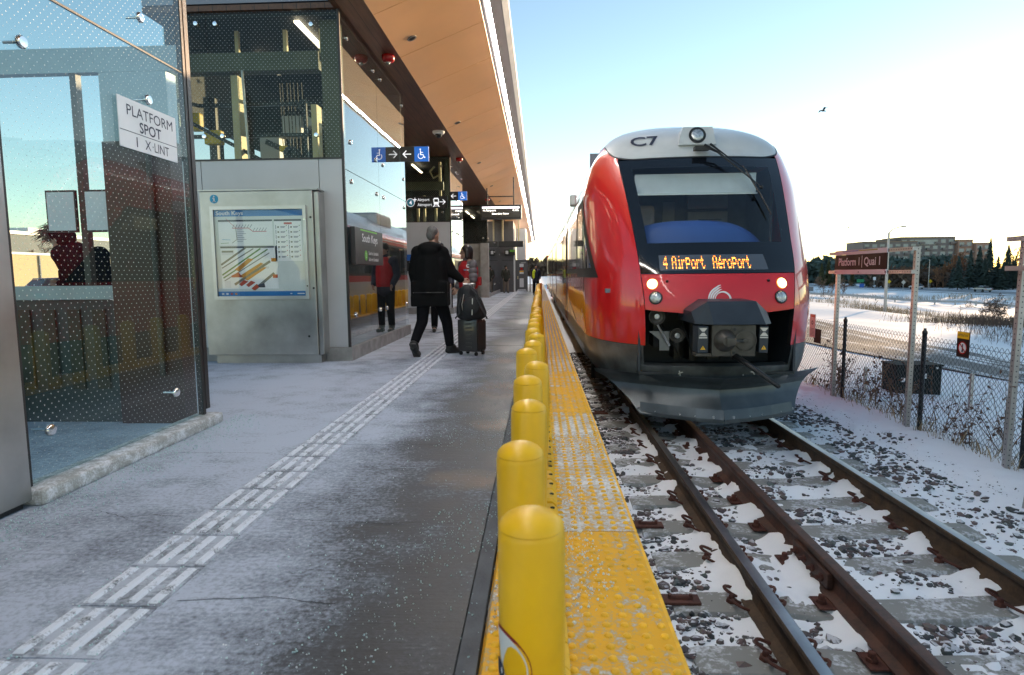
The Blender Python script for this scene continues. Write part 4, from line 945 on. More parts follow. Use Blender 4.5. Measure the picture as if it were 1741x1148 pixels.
for y in (10.0, 22.5, 36.0, 46.0):
    for s in (-1, 1):
        b = MB(); b.bevbox(XC+s*1.0-0.07, XC+s*1.0+0.07, y-1.5, y+1.5, RT+0.34, RT+0.52, 0.03); b.lathe((XC+s*1.0, y, RT+0.05), [(0.15,0),(0.15,0.4)], 14); b.build('bogie_frame', 'black_steel', TR)
b = MB()
for y in np.arange(13, 44, 3.2):
    if any(abs(y+1-k) < 2.6 for k in (22.5, 36.0)): continue
    b.bevbox(XC-1.15, XC+1.15, y, y+2.4, RT+0.22, 0.0, 0.05)
b.build('equipment_boxes', 'black_steel', TR)
box('rear_end', XC-1.37, XC+1.37, YEND-0.04, YEND, 0.0, 2.6, 'train_red', TR)
# ------------------------------------------------------------------ station canopy
M['pane'] = glass_mat('station_glass', (0.93, 0.965, 0.96), bump=0.0)
M['pane_frit_side'] = glass_mat('dotted_glass_along_platform', (0.83, 0.935, 0.94), frit=0.6, pu=0.050, pv=0.027, rad=0.0032, axis='YZ', boost=0.95, bump=0.0)
M['pane_frit_front'] = glass_mat('dotted_glass_across_platform', (0.78, 0.80, 0.74), frit=0.42, pu=0.060, pv=0.032, rad=0.0055, axis='XZ', boost=0.22, bump=0.0)
M['pane_soft'] = glass_mat('shelter_inner_face', (0.93, 0.965, 0.96), boost=0.45, bump=0.0)
M['pane_fine'] = glass_mat('fine_dotted_glass', (0.70, 0.78, 0.78), frit=0.16, pu=0.05, pv=0.022, rad=0.004, axis='YZ', boost=1.8)
M['pane_back'] = glass_mat('coated_clear_glass', (0.96, 0.98, 0.975), boost=0.02, bump=0.0)
M['map_glass'] = glass_mat('map_glass', (0.97, 0.98, 0.975), boost=0.6, bump=0.0)
SL = lambda x: 4.71 + 0.388*(x + 2.25)
YA, YB = -4.0, 79.0
CAN = thing('platform_canopy', 'long station canopy with bronze soffit, dark wood strip and a continuous light line', 'canopy', (-2.25, 0, 0))
b = MB(); b.box(-2.70, -2.25, YA, 8.45, 4.71, 4.78); b.box(-5.3, -2.25, 8.45, YB, 4.71, 4.78); b.build('wood_soffit', 'wood', CAN)
for k, y in enumerate(np.arange(YA - 0.55, YB, 1.66)):
    y0, y1 = y + 0.006, min(y + 1.654, YB); b = MB()
    xa, xb = -2.245, -0.875
    b.add([(xa,y0,SL(xa)),(xb,y0,SL(xb)),(xb,y1,SL(xb)),(xa,y1,SL(xa)),(xa,y0,SL(xa)+0.03),(xb,y0,SL(xb)+0.03),(xb,y1,SL(xb)+0.03),(xa,y1,SL(xa)+0.03)], [(0,3,2,1),(4,5,6,7),(0,1,5,4),(1,2,6,5),(2,3,7,6),(3,0,4,7)])
    b.build('soffit_panel', 'soffit', CAN)
def strip(name, xa, xb, dz, m, t=0.03):
    b = MB(); P = [(xa,SL(xa)+dz),(xb,SL(xb)+dz),(xb,SL(xb)+dz+t),(xa,SL(xa)+dz+t)]
    b.prism(P, (0,YA,0), (1,0,0), (0,0,1), (0,YB-YA,0)); return b.build(name, m, CAN)
strip('shadow_gap', -0.885, -0.80, 0.035, 'dark_frame'); strip('light_strip', -0.80, -0.735, 0.012, 'led'); 
b = MB(); b.prism([(-0.735,SL(-0.735)),(-0.56,SL(-0.56)+0.01),(-0.56,SL(-0.56)+0.05),(-0.735,SL(-0.735)+0.05)], (0,YA,0), (1,0,0), (0,0,1), (0,YB-YA,0)); b.build('edge_band', 'fascia', CAN)
b = MB(); b.prism([(-0.56,5.37),(-0.47,5.44),(-0.47,5.60),(-0.56,5.60)], (0,YA,0), (1,0,0), (0,0,1), (0,YB-YA,0)); b.build('fascia', 'alu', CAN)
b = MB(); b.prism([(-5.3,4.80),(-2.7,4.80),(-0.56,5.47),(-0.47,5.605),(-2.7,5.2),(-5.3,5.1)], (0,8.45,0), (1,0,0), (0,0,1), (0,YB-8.45,0)); b.build('roof', 'fascia', CAN)
b = MB(); b.prism([(-2.72,4.80),(-0.56,5.47),(-0.47,5.605),(-2.72,5.2)], (0,YA,0), (1,0,0), (0,0,1), (0,8.44-YA,0)); b.build('roof', 'fascia', CAN)
for y in (4.5, 9.89, 15.26, 20.66, 26.0, 31.4, 36.8, 42.2):
    x = -1.95; b = MB(); nn = vec(0.388,0,-1)/math.hypot(0.388,1); b.lathe((x, y, SL(x)), [(0.075,0),(0.075,0.012),(0.055,0.014)], 22, 0, axis=nn, capt=False); b.lathe((x, y, SL(x)), [(0.055,0.004),(0.05,0.005)], 22, 1, axis=nn)
    b.build('downlight', ['steel', 'dark_frame'], label='round recessed downlight in the bronze canopy soffit', cat='downlight', group='downlights in the canopy soffit', autosmooth=30)
for i, y in enumerate((10.28, 19.17, 29.4, 38.5)):
    b = MB(); b.lathe((-2.42, y, 4.71), [(0.10,0),(0.105,0.03),(0.10,0.075),(0.075,0.10),(0.035,0.105)], 22, axis=(0,0,-1)); t = thing('fire_alarm', 'red round fire alarm under the dark wood edge of the canopy', 'fire alarm', (-2.42, y, 4.71), 'red alarms along the canopy')
    b.build('alarm_body', 'red_alarm', t, autosmooth=40); b = MB(); b.ball((-2.42, y, 4.60), 0.035, 10, 6); b.build('strobe_lens', 'lens', t, smooth=True)
t = thing('security_camera', 'white dome camera under the wood soffit between the two red alarms', 'camera', (-2.47, 15.6, 4.71))
b = MB(); b.lathe((-2.47,15.6,4.71), [(0.15,0),(0.15,0.04),(0.12,0.07)], 22, axis=(0,0,-1)); b.build('housing', 'white', t, autosmooth=40); b = MB(); b.ball((-2.47,15.6,4.63), 0.085, 14, 8); b.build('dome', 'frit_black', t, smooth=True)
# ------------------------------------------------------------------ glass booths under the canopy
def bolt(b, p, axis, r=0.034):
    b.lathe(p, [(0.008,-0.09),(0.008,0),(r,0.0),(r,0.012),(r*0.8,0.020),(0.004,0.022)], 16, axis=axis)
def pane(name, ax, at, a0, a1, z0, z1, m, parent, bolts=(), out=1, t=0.014):
    inner = 'pane_back' if m == 'pane_back' else 'pane_soft'
    b = MB()
    if ax == 'x': b.box(at-t if out > 0 else at, at if out > 0 else at+t, a0, a1, z0, z1)
    else: b.box(a0, a1, at, at+t, z0, z1)
    b.m = [0 if k == (3 if ax == 'x' else 2) else 1 for k in range(6)]
    o = b.build(name, [m, inner], parent)
    for a, z in bolts:
        b = MB(); bolt(b, (at+0.002, a, z) if ax == 'x' else (a, at-0.002, z), (1,0,0) if ax == 'x' else (0,-1,0)); b.build('glass_bolt', 'chrome', o, autosmooth=40)
    return o
XG = -2.64
def booth(y0, y1, label, xl, front='clad', bolts_side=(), ym=None):
    B = thing('lift_booth', label, 'booth', (XG, y0, 0))
    zj = 2.78
    b = MB(); b.box(xl, XG+0.035, y0-0.04, y1+0.02, 0.0, 0.185); b.build('plinth', 'concrete', B)
    cm = 'clad' if front == 'clad' else 'pale_concrete'
    xs_ = [xl, -4.63, -2.99, XG-0.012] if y0 < 10 else [xl, XG-0.012]
    for a, c in zip(xs_, xs_[1:]):
        if y0 < 10 and a == -4.63:
            box('cladding_panel', a+0.005, c-0.005, y0, y0+0.05, 2.335, zj-0.02, cm, B); box('cladding_panel', a+0.005, c-0.005, y0, y0+0.05, 0.19, 2.325, cm, B)
        elif front != 'clad':
            box('cladding_panel', a, c, y0, y0+0.05, 0.19, 1.9, cm, B); box('cladding_panel', a, c, y0, y0+0.05, 1.91, zj-0.02, cm, B)
        else: box('cladding_panel', a+0.005, c-0.005, y0, y0+0.05, 0.19, zj-0.02, cm, B)
    box('sill', xl, XG-0.01, y0-0.012, y0+0.06, zj-0.018, zj+0.002, 'dark_frame', B)
    xm = -4.455 if y0 < 10 else (xl+XG)/2
    fb = ((-4.582,4.56),(-4.552,3.09)) if y0 < 10 else ((XG-0.25,4.4),(XG-0.25,3.05))
    fb2 = ((-4.317,4.55),(-3.015,4.51),(-4.298,3.09),(-3.005,3.08)) if y0 < 10 else ()
    pane('front_pane', 'y', y0, xl, xm-0.006, zj+0.004, 4.69, 'pane_frit_front', B, fb); pane('front_pane', 'y', y0, xm+0.006, XG-0.02, zj+0.004, 4.69, 'pane_frit_front', B, fb2)
    ym = ym or (y0+y1)/2; zs = 2.63
    for a, c in ((y0+0.03, ym-0.005), (ym+0.005, y1)):
        bs = [(a+0.28,0.62),(c-0.16,0.62),(a+0.28,2.5),(c-0.16,2.5)]; bu = [(a+0.28,3.04),(c-0.16,3.04),(a+0.28,4.44),(c-0.16,4.44)]
        pane('side_pane', 'x', XG, a, c, 0.195, zs-0.005, 'pane_fine', B, bs); pane('side_pane', 'x', XG, a, c, zs+0.005, 4.69, 'pane_fine', B, bu)
    b = MB(); b.box(XG-0.03, XG+0.004, y0-0.006, y0+0.028, 0.187, 4.70); b.build('corner_trim', 'dark_frame', B)
    b = MB(); b.box(XG-0.022, XG-0.016, y0+0.03, y1, zs-0.004, zs+0.004); b.build('glass_joint', 'seal', B)
    # inside: dark shaft walls, steel frame, rails
    box('inner_floor', xl+0.05, XG-0.08, y0+0.06, y1, 0.02, 0.17, 'dark_int', B)
    box('shaft_wall', xl+0.9, XG-0.75, y0+0.95, y0+1.0, 0.19, 2.6, 'dark_int', B); box('shaft_wall', XG-0.80, XG-0.75, y0+1.0, y1-0.1, 0.19, 2.55, 'dark_int', B)
    box('back_wall', xl, XG-0.05, y1-0.06, y1-0.01, 0.19, 4.69, 'dark_int', B); box('end_wall', xl-0.04, xl, y0+0.1, y1, 3.45, 4.69, 'dark_int', B); box('end_wall', xl-0.04, xl, y0+0.1, y1, 0.19, 2.75, 'dark_int', B)
    box('ceiling', xl, XG-0.05, y0+0.08, y1-0.07, 4.66, 4.695, 'dark_int', B)
    for k in range(4): box('end_mullion', xl-0.05, xl+0.02, y0+0.3+k*(y1-y0-0.6)/3-0.06, y0+0.3+k*(y1-y0-0.6)/3+0.06, 2.75, 3.45, 'black_steel', B)
    return B
M['booth_yellow'] = mat('hoist_yellow', (0.62, 0.42, 0.02), 0.4, 0, 0.1)
B1 = booth(8.47, 12.35, 'nearest glass lift booth, its front clad in grey panels behind the steel map case', -5.05, ym=10.31)
b = MB(); b.box(-5.9, -3.07, 8.85, 9.05, 4.06, 4.31); b.build('steel_beam', 'olive', B1)
b = MB(); b.box(-2.98, -2.74, 8.7, 8.9, 2.8, 4.69); b.build('corner_post', 'olive', B1)
for x, w in ((-4.36, 0.10), (-3.22, 0.08)):
    b = MB(); b.box(x, x+w, 8.9, 9.1, 2.8, 4.02 if x < -4 else 3.6); b.build('steel_post', 'cream', B1)
for x, z0, z1 in ((-4.32,4.33,4.69),(-3.62,4.33,4.69),(-3.10,4.33,4.69),(-3.03,4.2,4.69)):
    b = MB(); b.box(x, x+0.05, 9.0, 9.06, z0, z1); b.build('bracket_post', 'cream', B1)
b = MB(); b.tube([(-4.10,8.8,2.8),(-4.14,8.8,4.05)], 0.018, 8); b.build('guide_rail', 'alu', B1)
for i in range(7):
    b = MB(); x = -3.85 + i*0.055 + random.uniform(-.01,.01); b.tube([(x,9.4,2.8),(x-0.02,9.4,4.05)], 0.007, 5); b.build('hoist_cable', 'cast', B1)
for p0, p1, w in (((-5.4,9.2,3.25),(-3.0,9.2,3.25),0.05),((-5.4,9.3,3.72),(-3.0,9.3,3.72),0.05),((-3.6,9.3,3.72),(-2.9,9.5,3.2),0.06),((-3.38,9.1,3.72),(-3.38,9.1,2.8),0.05),((-4.0,9.15,3.15),(-3.0,9.4,2.7),0.07),((-5.2,9.0,3.5),(-3.9,9.0,2.8),0.05),((-2.95,9.3,3.4),(-2.95,9.3,2.8),0.10),((-5.0,9.6,3.9),(-5.0,9.6,2.8),0.12)):
    b = MB(); b.bar(p0, p1, w); b.build('frame_bar', 'black_steel', B1)
for x0, x1, z0, z1 in ((-4.85,-4.6,3.10,3.30),(-3.75,-3.62,2.98,3.06),(-5.05,-4.9,3.3,3.55)): box('hoist_part', x0, x1, 9.0, 9.12, z0, z1, 'booth_yellow', B1, bev=0.02)
b = MB(); b.lathe((-3.55,9.0,2.93), [(0.11,0),(0.11,0.08),(0.05,0.09),(0.05,0.02)], 20, axis=(0,-1,0)); b.build('pulley', 'black_steel', B1)
for x0, x1, z0, z1 in ((-3.55,-3.1,3.45,3.68),(-3.9,-3.6,3.3,3.6),(-4.25,-3.95,2.85,3.3)): box('control_box', x0, x1, 9.5, 9.7, z0, z1, 'clad', B1)
for xx, ya, yb in ((-3.27, 8.62, 9.87), (-4.42, 9.95, 10.75)):
    b = MB(); b.box(xx-0.035, xx+0.035, ya, yb, 4.60, 4.63); b.build('tube_light', 'led_cool', B1)
b = MB(); b.tube([(-5.2,9.2,4.5),(-4.8,9.15,4.45),(-4.6,9.1,4.6),(-4.2,9.2,4.5)], 0.02, 6); b.build('cable_loom', 'rubber', B1)
B2 = booth(18.7, 21.6, 'middle glass lift booth, its front carrying the airport direction sign', -5.0)
for x, z0, z1 in ((-3.55,2.8,3.6),(-3.75,2.8,3.3),(-3.2,2.8,3.4),(-3.05,3.3,4.6)):
    b = MB(); b.box(x, x+0.07, 19.1, 19.2, z0, z1); b.build('steel_post', 'cream', B2)
b = MB(); b.box(-4.6, -2.9, 19.0, 19.15, 3.75, 4.0); b.build('steel_beam', 'olive', B2)
b = MB(); b.box(-2.85, -2.7, 19.0, 19.1, 2.8, 4.69); b.build('corner_post', 'olive', B2)
b = MB(); b.box(-3.86, -3.80, 19.0, 20.5, 4.50, 4.53); b.build('tube_light', 'led_cool', B2)
b = MB(); b.tube([(-3.0,19.0,4.2),(-3.2,19.0,4.1),(-3.3,19.0,4.3),(-3.15,19.0,4.45)], 0.03, 6); b.build('cable_loom', 'cream', B2)
B3 = booth(32.0, 41.3, 'farthest glass lift booth with a concrete front and corner pillar', -5.0, 'concrete')
box('corner_pillar', XG-0.35, XG+0.06, 31.6, 31.98, 0, 2.77, 'pale_concrete', B3)
for y in (33.5, 36.0): 
    b = MB(); b.box(-3.95, -3.88, y, y+1.6, 4.55, 4.58); b.build('tube_light', 'led_cool', B3)
box('rear_wall', -5.25, -5.1, 12.6, 42, 0, 4.70, 'clad', label='grey wall closing the back of the recesses under the canopy', cat='wall')
# ceiling tubes in the wood soffit beyond the middle booth
for y in (24.0, 28.0):
    b = MB(); b.box(-3.45, -3.39, y, y+1.3, 4.68, 4.708); b.build('ceiling_tube', 'led_cool', label='slanting bright tube light in the dark soffit beyond the middle booth', cat='light', group='tube lights beyond the middle booth')
# ------------------------------------------------------------------ map case
K = thing('map_case', 'stainless steel map case with a framed South Keys area map and blue info disc', 'information stand', (-3.73, 8.3, 0))
UX, UZ = vec(1,0,0), vec(0,0,1)
box('case_body', -4.53, -3.00, 8.20, 8.46, 0.115, 2.315, 'steel', K, bev=0.008); box('case_edge', -2.995, -2.93, 8.235, 8.46, 0.115, 2.30, 'steel', K, bev=0.006)
box('case_cap', -4.545, -2.925, 8.185, 8.46, 2.317, 2.335, 'steel', K); box('case_foot', -4.44, -2.98, 8.25, 8.45, 0.0, 0.11, 'steel', K)
fx0, fx1, fz0, fz1 = -4.385, -3.085, 0.875, 2.115
b = MB()
for a in ((fx0,fx1,fz1-0.045,fz1),(fx0,fx1,fz0,fz0+0.045),(fx0,fx0+0.045,fz0+0.045,fz1-0.045),(fx1-0.045,fx1,fz0+0.045,fz1-0.045)): b.box(a[0],a[1],8.165,8.20,a[2],a[3])
b.build('map_frame', 'alu', K)
px0, px1, pz0, pz1 = fx0+0.046, fx1-0.046, fz0+0.046, fz1-0.046
M['paper'] = mat('map_paper', (0.62, 0.66, 0.66), 0.6, 0, 0.04); M['paper_white'] = mat('map_panel', (0.82, 0.83, 0.85), 0.6, 0, 0.03)
M['map_orange'] = mat('map_orange', (0.55, 0.22, 0.02), 0.6, 0, 0); M['map_red'] = mat('map_red', (0.42, 0.05, 0.02), 0.6, 0, 0); M['map_grey'] = mat('map_grey', (0.16, 0.16, 0.14), 0.6, 0, 0)
M['map_green'] = mat('map_green', (0.07, 0.20, 0.04), 0.6, 0, 0); M['map_line'] = mat('map_line_red', (0.45, 0.05, 0.06), 0.6, 0, 0); M['map_ink'] = mat('map_small_print', (0.05, 0.07, 0.16), 0.6, 0, 0)
PS = MB(); PM = ['paper','kiosk_blue','paper_white','ink','map_orange','map_red','map_grey','map_green','map_line','map_ink','sign_white','cyan']
pw, phh = px1-px0, pz1-pz0; lay = [0]
def U(u, v, l): return vec(px0+u*pw, 8.195-0.0012*l, pz1-v*phh)
def prect(u0, u1, v0, v1, l, mi): PS.add([U(u0,v1,l),U(u1,v1,l),U(u1,v0,l),U(u0,v0,l)], [(0,1,2,3)], mi)
def ppoly(pts, l, mi): PS.add([U(u,v,l) for u,v in pts], [tuple(range(len(pts)))], mi)
def pline(pts, w, l, mi): stroke(PS, U(0,0,l), UX*pw, -UZ*phh, pts, w, mi)
prect(0,1,0,1,0,0); prect(0,1,0,0.075,1,1); prect(0,1,0.945,1,1,1)
prect(0.04,0.65,0.115,0.41,1,2); prect(0.04,0.65,0.115,0.135,2,3); prect(0.05,0.69,0.42,0.915,1,2); prect(0.05,0.66,0.42,0.44,2,3); prect(0.67,0.975,0.115,0.595,1,2); prect(0.67,0.975,0.115,0.135,2,3)
prect(0.78,0.87,0.15,0.172,2,8)
pline([(0.20,0.21),(0.38,0.21),(0.43,0.25),(0.58,0.25)], 0.007, 2, 8); pline([(0.13,0.02+0.08),(0.19,0.16),(0.23,0.20)], 0.004, 2, 8); pline([(0.235,0.20),(0.245,0.34),(0.19,0.38)], 0.006, 2, 6); pline([(0.08,0.34),(0.17,0.345)], 0.005, 2, 11); pline([(0.06,0.385),(0.15,0.38)], 0.005, 2, 7)
for i in range(12): u = 0.20+0.033*i; vv = 0.205+(0.04 if i > 6 else 0); pline([(u,vv),(u+0.022,vv-0.035)], 0.0045, 2, 9)
for i in range(7): pline([(0.25,0.23+0.022*i),(0.31+0.02*(i%3),0.23+0.022*i)], 0.004, 2, 9)
for c, (a, e, w) in ((6, ((0.055,0.63),(0.33,0.44),0.022)), (6, ((0.06,0.67),(0.42,0.45),0.012)), (7, ((0.06,0.75),(0.5,0.45),0.016)), (7, ((0.07,0.785),(0.58,0.46),0.014)), (6, ((0.08,0.82),(0.60,0.50),0.010)), (6, ((0.20,0.86),(0.60,0.60),0.028)), (6, ((0.42,0.92),(0.64,0.74),0.03))): pline([a, e], w, 2, c)
ppoly([(0.20,0.69),(0.36,0.56),(0.42,0.57),(0.25,0.71)], 3, 4); ppoly([(0.26,0.76),(0.50,0.61),(0.53,0.625),(0.29,0.79)], 3, 4); ppoly([(0.31,0.80),(0.53,0.665),(0.565,0.67),(0.34,0.82)], 3, 4); ppoly([(0.16,0.76),(0.24,0.72),(0.29,0.78),(0.16,0.78)], 3, 5)
for du, dv in ((0,0),(0.08,0.01),(0.14,0.05)): ppoly([(0.24+du,0.86+dv),(0.30+du,0.81+dv),(0.35+du,0.83+dv),(0.27+du,0.885+dv)], 3, 5)
ppoly([(0.45,0.87),(0.53,0.85),(0.54,0.90),(0.47,0.90)], 4, 3); prect(0.06,0.20,0.465,0.52,3,10); prect(0.065,0.195,0.47,0.49,4,6); prect(0.62,0.675,0.56,0.60,3,4); prect(0.63,0.685,0.75,0.79,3,5); prect(0.0,0.002,0,0.001,4,3)
prect(0.08,0.15,0.82,0.90,3,10)
for r in range(7):
    v = 0.195+0.057*r
    for c in range(2):
        u = 0.685+0.145*c; prect(u, u+0.006, v-0.015, v+0.03, 2, 9); prect(u+0.055,u+0.11,v,v+0.006,2,9); prect(u+0.055,u+0.10,v+0.011,v+0.017,2,9); prect(u+0.02,u+0.04,v,v+0.018,2,6); prect(u+0.118,u+0.127,v-0.012,v-0.002,2,7 if r < 4+c else 5)
for i in range(5): prect(0.54, 0.54+0.05, 0.66+0.012*i, 0.663+0.012*i, 2, 6) if i < 2 else None
for i, c in enumerate((10,10,5,4)): prect(0.04+0.05*i, 0.065+0.05*i, 0.962, 0.985, 2, c)
prect(0.82,0.84,0.968,0.98,2,10); prect(0.90,0.98,0.968,0.98,2,10)
PS.build('map_sheet', [M[m] for m in PM], K, fix=False)
letters('map_title', 'South Keys', U(0.02,0.058,2), UX, UZ, 0.072, 'sign_white', K, width=0.37, bold=0.0015)
b = MB(); b.box(px0, px1, 8.180, 8.184, pz0, pz1); b.build('map_glass', 'map_glass', K)
for x, z in ((fx1-0.02, 1.93), (fx1-0.015, 1.05)):
    b = MB(); b.lathe((x, 8.165, z), [(0.012,0),(0.010,0.006)], 12, axis=(0,-1,0)); b.build('frame_screw', 'chrome', K)
for x, z in ((-3.035,1.96),(-3.03,1.02),(-3.12,0.37)):
    b = MB(); b.lathe((x, 8.20, z), [(0.016,0),(0.014,0.006)], 12, axis=(0,-1,0)); b.build('lock', 'black', K)
box('service_hatch', -3.20, -3.09, 8.1985, 8.20, 0.32, 0.43, 'steel', K)
b = MB(); disc(b, (-4.33,8.198,2.215), UX, UZ, 0.058, 28); b.build('info_disc', 'cyan', K, fix=False)
b = MB(); disc(b, (-4.33,8.1965,2.249), UX, UZ, 0.011, 12); stroke(b, (-4.33,8.1965,2.215), UX, UZ, [(0.0,0.015),(0.0,-0.035)], 0.019); stroke(b, (-4.33,8.1965,2.215), UX, UZ, [(-0.018,0.012),(0.004,0.012)], 0.010); stroke(b, (-4.33,8.1965,2.215), UX, UZ, [(-0.018,-0.035),(0.018,-0.035)], 0.010); b.build('info_letter', 'sign_white', K, fix=False)
# ------------------------------------------------------------------ signs on and by the booths
UY = vec(0,1,0)
SK = thing('station_name_sign', 'dark South Keys name board on the glass of the nearest booth', 'sign', (-2.6, 8.56, 1.34))
box('sign_box', -2.62, -2.552, 8.56, 10.08, 1.345, 1.862, 'sign_dark', SK, bev=0.004); box('green_bar', -2.553, -2.549, 8.83, 9.72, 1.826, 1.846, 'green', SK); box('panel_seam', -2.553, -2.5505, 8.60, 10.05, 1.615, 1.618, 'black', SK)
letters('station_name', 'South Keys', (-2.549,8.90,1.672), UY, UZ, 0.165, 'logo_white', SK, width=0.84, bold=0.0025)
b = MB(); disc(b, (-2.549,9.08,1.475), UY, UZ, 0.075, 28); b.build('route_disc', 'green', SK, fix=False)
letters('route_number', '2', (-2.5475,9.08,1.44), UY, UZ, 0.11, 'logo_white', SK, align='c')
letters('direction_text', 'South to Limebank', (-2.549,9.22,1.49), UY, UZ, 0.075, 'logo_white', SK, width=0.56, bold=0.0012); letters('direction_text', 'Sud vers Limebank', (-2.549,9.22,1.40), UY, UZ, 0.075, 'logo_white', SK, width=0.56, bold=0.0012)
def access_sign(y, z0, z1, label):
    h = z1-z0; t = thing('access_sign', label, 'sign', (XG, y, z0)); box('arrow_panel', XG+0.003, XG+h, y, y+0.03, z0, z1, 'black', t); box('pictogram_panel', XG+h+0.001, XG+2*h, y, y+0.03, z0, z1, 'blue_glow', t)
    b = MB(); arrow(b, (XG+h*0.5, y-0.002, (z0+z1)/2), UX, UZ, h*0.62, -1); b.build('arrow', 'sign_glow', t, fix=False)
    b = MB(); wheelchair(b, (XG+h*1.47, y-0.002, (z0+z1)/2), UX, UZ, h*0.78); b.build('wheelchair_pictogram', 'sign_glow', t, fix=False)
access_sign(11.95, 3.335, 3.61, 'blue and black wheelchair sign sticking out from the nearest booth glass'); access_sign(18.45, 3.36, 3.62, 'smaller wheelchair sign next to the airport direction sign')
A = thing('airport_sign', 'black airport direction sign with blue route disc and train symbol', 'sign', (-3.4, 18.6, 3.17))
ax0, ax1, az0, az1 = -4.02, -2.72, 3.165, 3.52; ay = 18.60; box('sign_board', ax0, ax1, ay, ay+0.05, az0, az1, 'black', A)
b = MB(); disc(b, (ax0+0.19,ay-0.002,az0+0.17), UX, UZ, 0.105, 26); disc(b, (ax0+0.19,ay-0.002,az0+0.17), UX, UZ, 0.125, 26, 1, 0.112); b.build('route_disc', ['cyan','sign_glow'], A, fix=False)
letters('route_number', '4', (ax0+0.19,ay-0.004,az0+0.115), UX, UZ, 0.16, 'sign_glow', A, align='c', bold=0.004)
b = MB(); c = (ax0+0.325,ay-0.002,az0+0.26); stroke(b, c, UX, UZ, [(0,-0.05),(0,0.05)], 0.018); stroke(b, c, UX, UZ, [(-0.05,-0.005),(0.05,-0.005)], 0.02); stroke(b, c, UX, UZ, [(-0.02,-0.045),(0.02,-0.045)], 0.012); b.build('plane_pictogram', 'sign_glow', A, fix=False)
letters('destination_text', 'Airport', (ax0+0.40,ay-0.002,az0+0.21), UX, UZ, 0.125, 'sign_glow', A, width=0.36); letters('destination_text', 'Aéroport', (ax0+0.40,ay-0.002,az0+0.065), UX, UZ, 0.125, 'sign_glow', A, width=0.43)
b = MB(); c = vec(ax0+0.96,ay-0.002,az0+0.18); b.add([c+vec(x,0,z) for x,z in ((-0.07,-0.08),(0.07,-0.08),(0.085,0.08),(0.06,0.12),(-0.06,0.12),(-0.085,0.08))], [tuple(range(6))], 0); b.add([c+vec(x,-0.002,z) for x,z in ((-0.055,0.0),(0.055,0.0),(0.055,0.08),(-0.055,0.08))], [(0,1,2,3)], 1); stroke(b, c, UX, UZ, [(-0.09,-0.14),(-0.05,-0.09)], 0.018); stroke(b, c, UX, UZ, [(0.09,-0.14),(0.05,-0.09)], 0.018); stroke(b, c, UX, UZ, [(-0.08,-0.12),(0.08,-0.12)], 0.012); b.build('train_pictogram', ['sign_glow','black'], A, fix=False)
b = MB(); arrow(b, (ax1-0.16, ay-0.002, az0+0.18), UX, UZ, 0.19, 1); b.build('arrow', 'sign_glow', A, fix=False)
L = thing('lift_sign', 'small blue and black lift sign on the panel behind the walking man', 'sign', (-3.9, 18.64, 1.3)); box('blue_panel', -4.0, -3.62, 18.64, 18.67, 1.62, 1.80, 'blue_sign', L); box('list_panel', -4.0, -3.62, 18.64, 18.67, 1.30, 1.617, 'black', L)
b = MB()
for z in (1.56,1.50,1.42,1.36): b.box(-3.92,-3.74,18.637,18.64,z,z+0.02)
b.box(-3.88,-3.78,18.637,18.64,1.66,1.75); b.build('lift_text', 'logo_white', L)
PB = thing('departure_board', 'hanging departure screen on two black rods under the soffit', 'screen', (-1.58, 26, 3.46))
box('board_case', -2.43, -0.75, 26.0, 26.25, 3.46, 4.05, 'black_steel', PB, bev=0.01); box('board_side', -0.75, -0.72, 26.01, 26.24, 3.47, 4.04, 'alu', PB)
M['screen_bar'] = mat('screen_white_bar', (1,1,1), 0.5, 0, 0, emit=(0.95,0.85,0.95), estr=1.0); M['screen_text'] = mat('screen_text', (1,1,1), 0.5, 0, 0, emit=(1,0.95,0.8), estr=1.1); M['screen_dim'] = mat('screen_glow', (0.03,0.028,0.026), 0.3, 0, 0)
box('screen', -2.38, -0.80, 25.992, 26.0, 3.56, 3.98, 'screen_dim', PB); box('header_bar', -2.36, -0.82, 25.988, 25.992, 3.90, 3.975, 'screen_bar', PB)
letters('header_text', 'Departures  |  Départs', (-2.05,25.985,3.915), UX, UZ, 0.06, 'blue_sign', PB, width=0.95)
letters('screen_text', '4 Airport', (-2.33,25.987,3.79), UX, UZ, 0.11, 'screen_text', PB, width=0.54, bold=0.002); letters('screen_text', '4 min', (-1.10,25.987,3.79), UX, UZ, 0.11, 'screen_text', PB, width=0.25, bold=0.002); letters('screen_text', 'Boarding Now', (-1.95,25.987,3.655), UX, UZ, 0.10, 'screen_text', PB, width=0.70, bold=0.002)
for x in (-2.16, -1.05):
    b = MB(); b.box(x-0.025, x+0.025, 26.08, 26.13, 4.05, SL(x)+0.01); b.build('hanging_rod', 'black_steel', PB)
b = MB(); b.box(-2.13, -1.08, 26.09, 26.12, 4.38, 4.42); b.build('cross_rod', 'black_steel', PB)
DB = thing('blank_sign_box', 'plain dark sign box hung from two posts near the far grey door', 'sign', (-1.8, 40, 2.9)); box('sign_case', -2.62, -1.02, 40.0, 40.25, 2.92, 3.30, 'black', DB, bev=0.01)
for x in (-2.35, -1.32):
    b = MB(); b.box(x-0.05, x+0.05, 40.08, 40.18, 3.30, SL(x)+0.01); b.build('hanging_post', 'cream', DB)  # warm sunlight on these posts is put into their cream colour
TS = thing('exit_sign', 'small black sign with train symbol and green panel below the blank box', 'sign', (-2.0, 41.4, 2.45)); box('sign_board', -2.30, -1.62, 41.4, 41.45, 2.42, 2.80, 'black', TS); box('green_panel', -1.95, -1.63, 41.39, 41.4, 2.66, 2.79, 'green', TS)
b = MB(); b.box(-2.24,-2.06,41.39,41.4,2.52,2.74); b.build('train_pictogram', 'logo_white', TS)
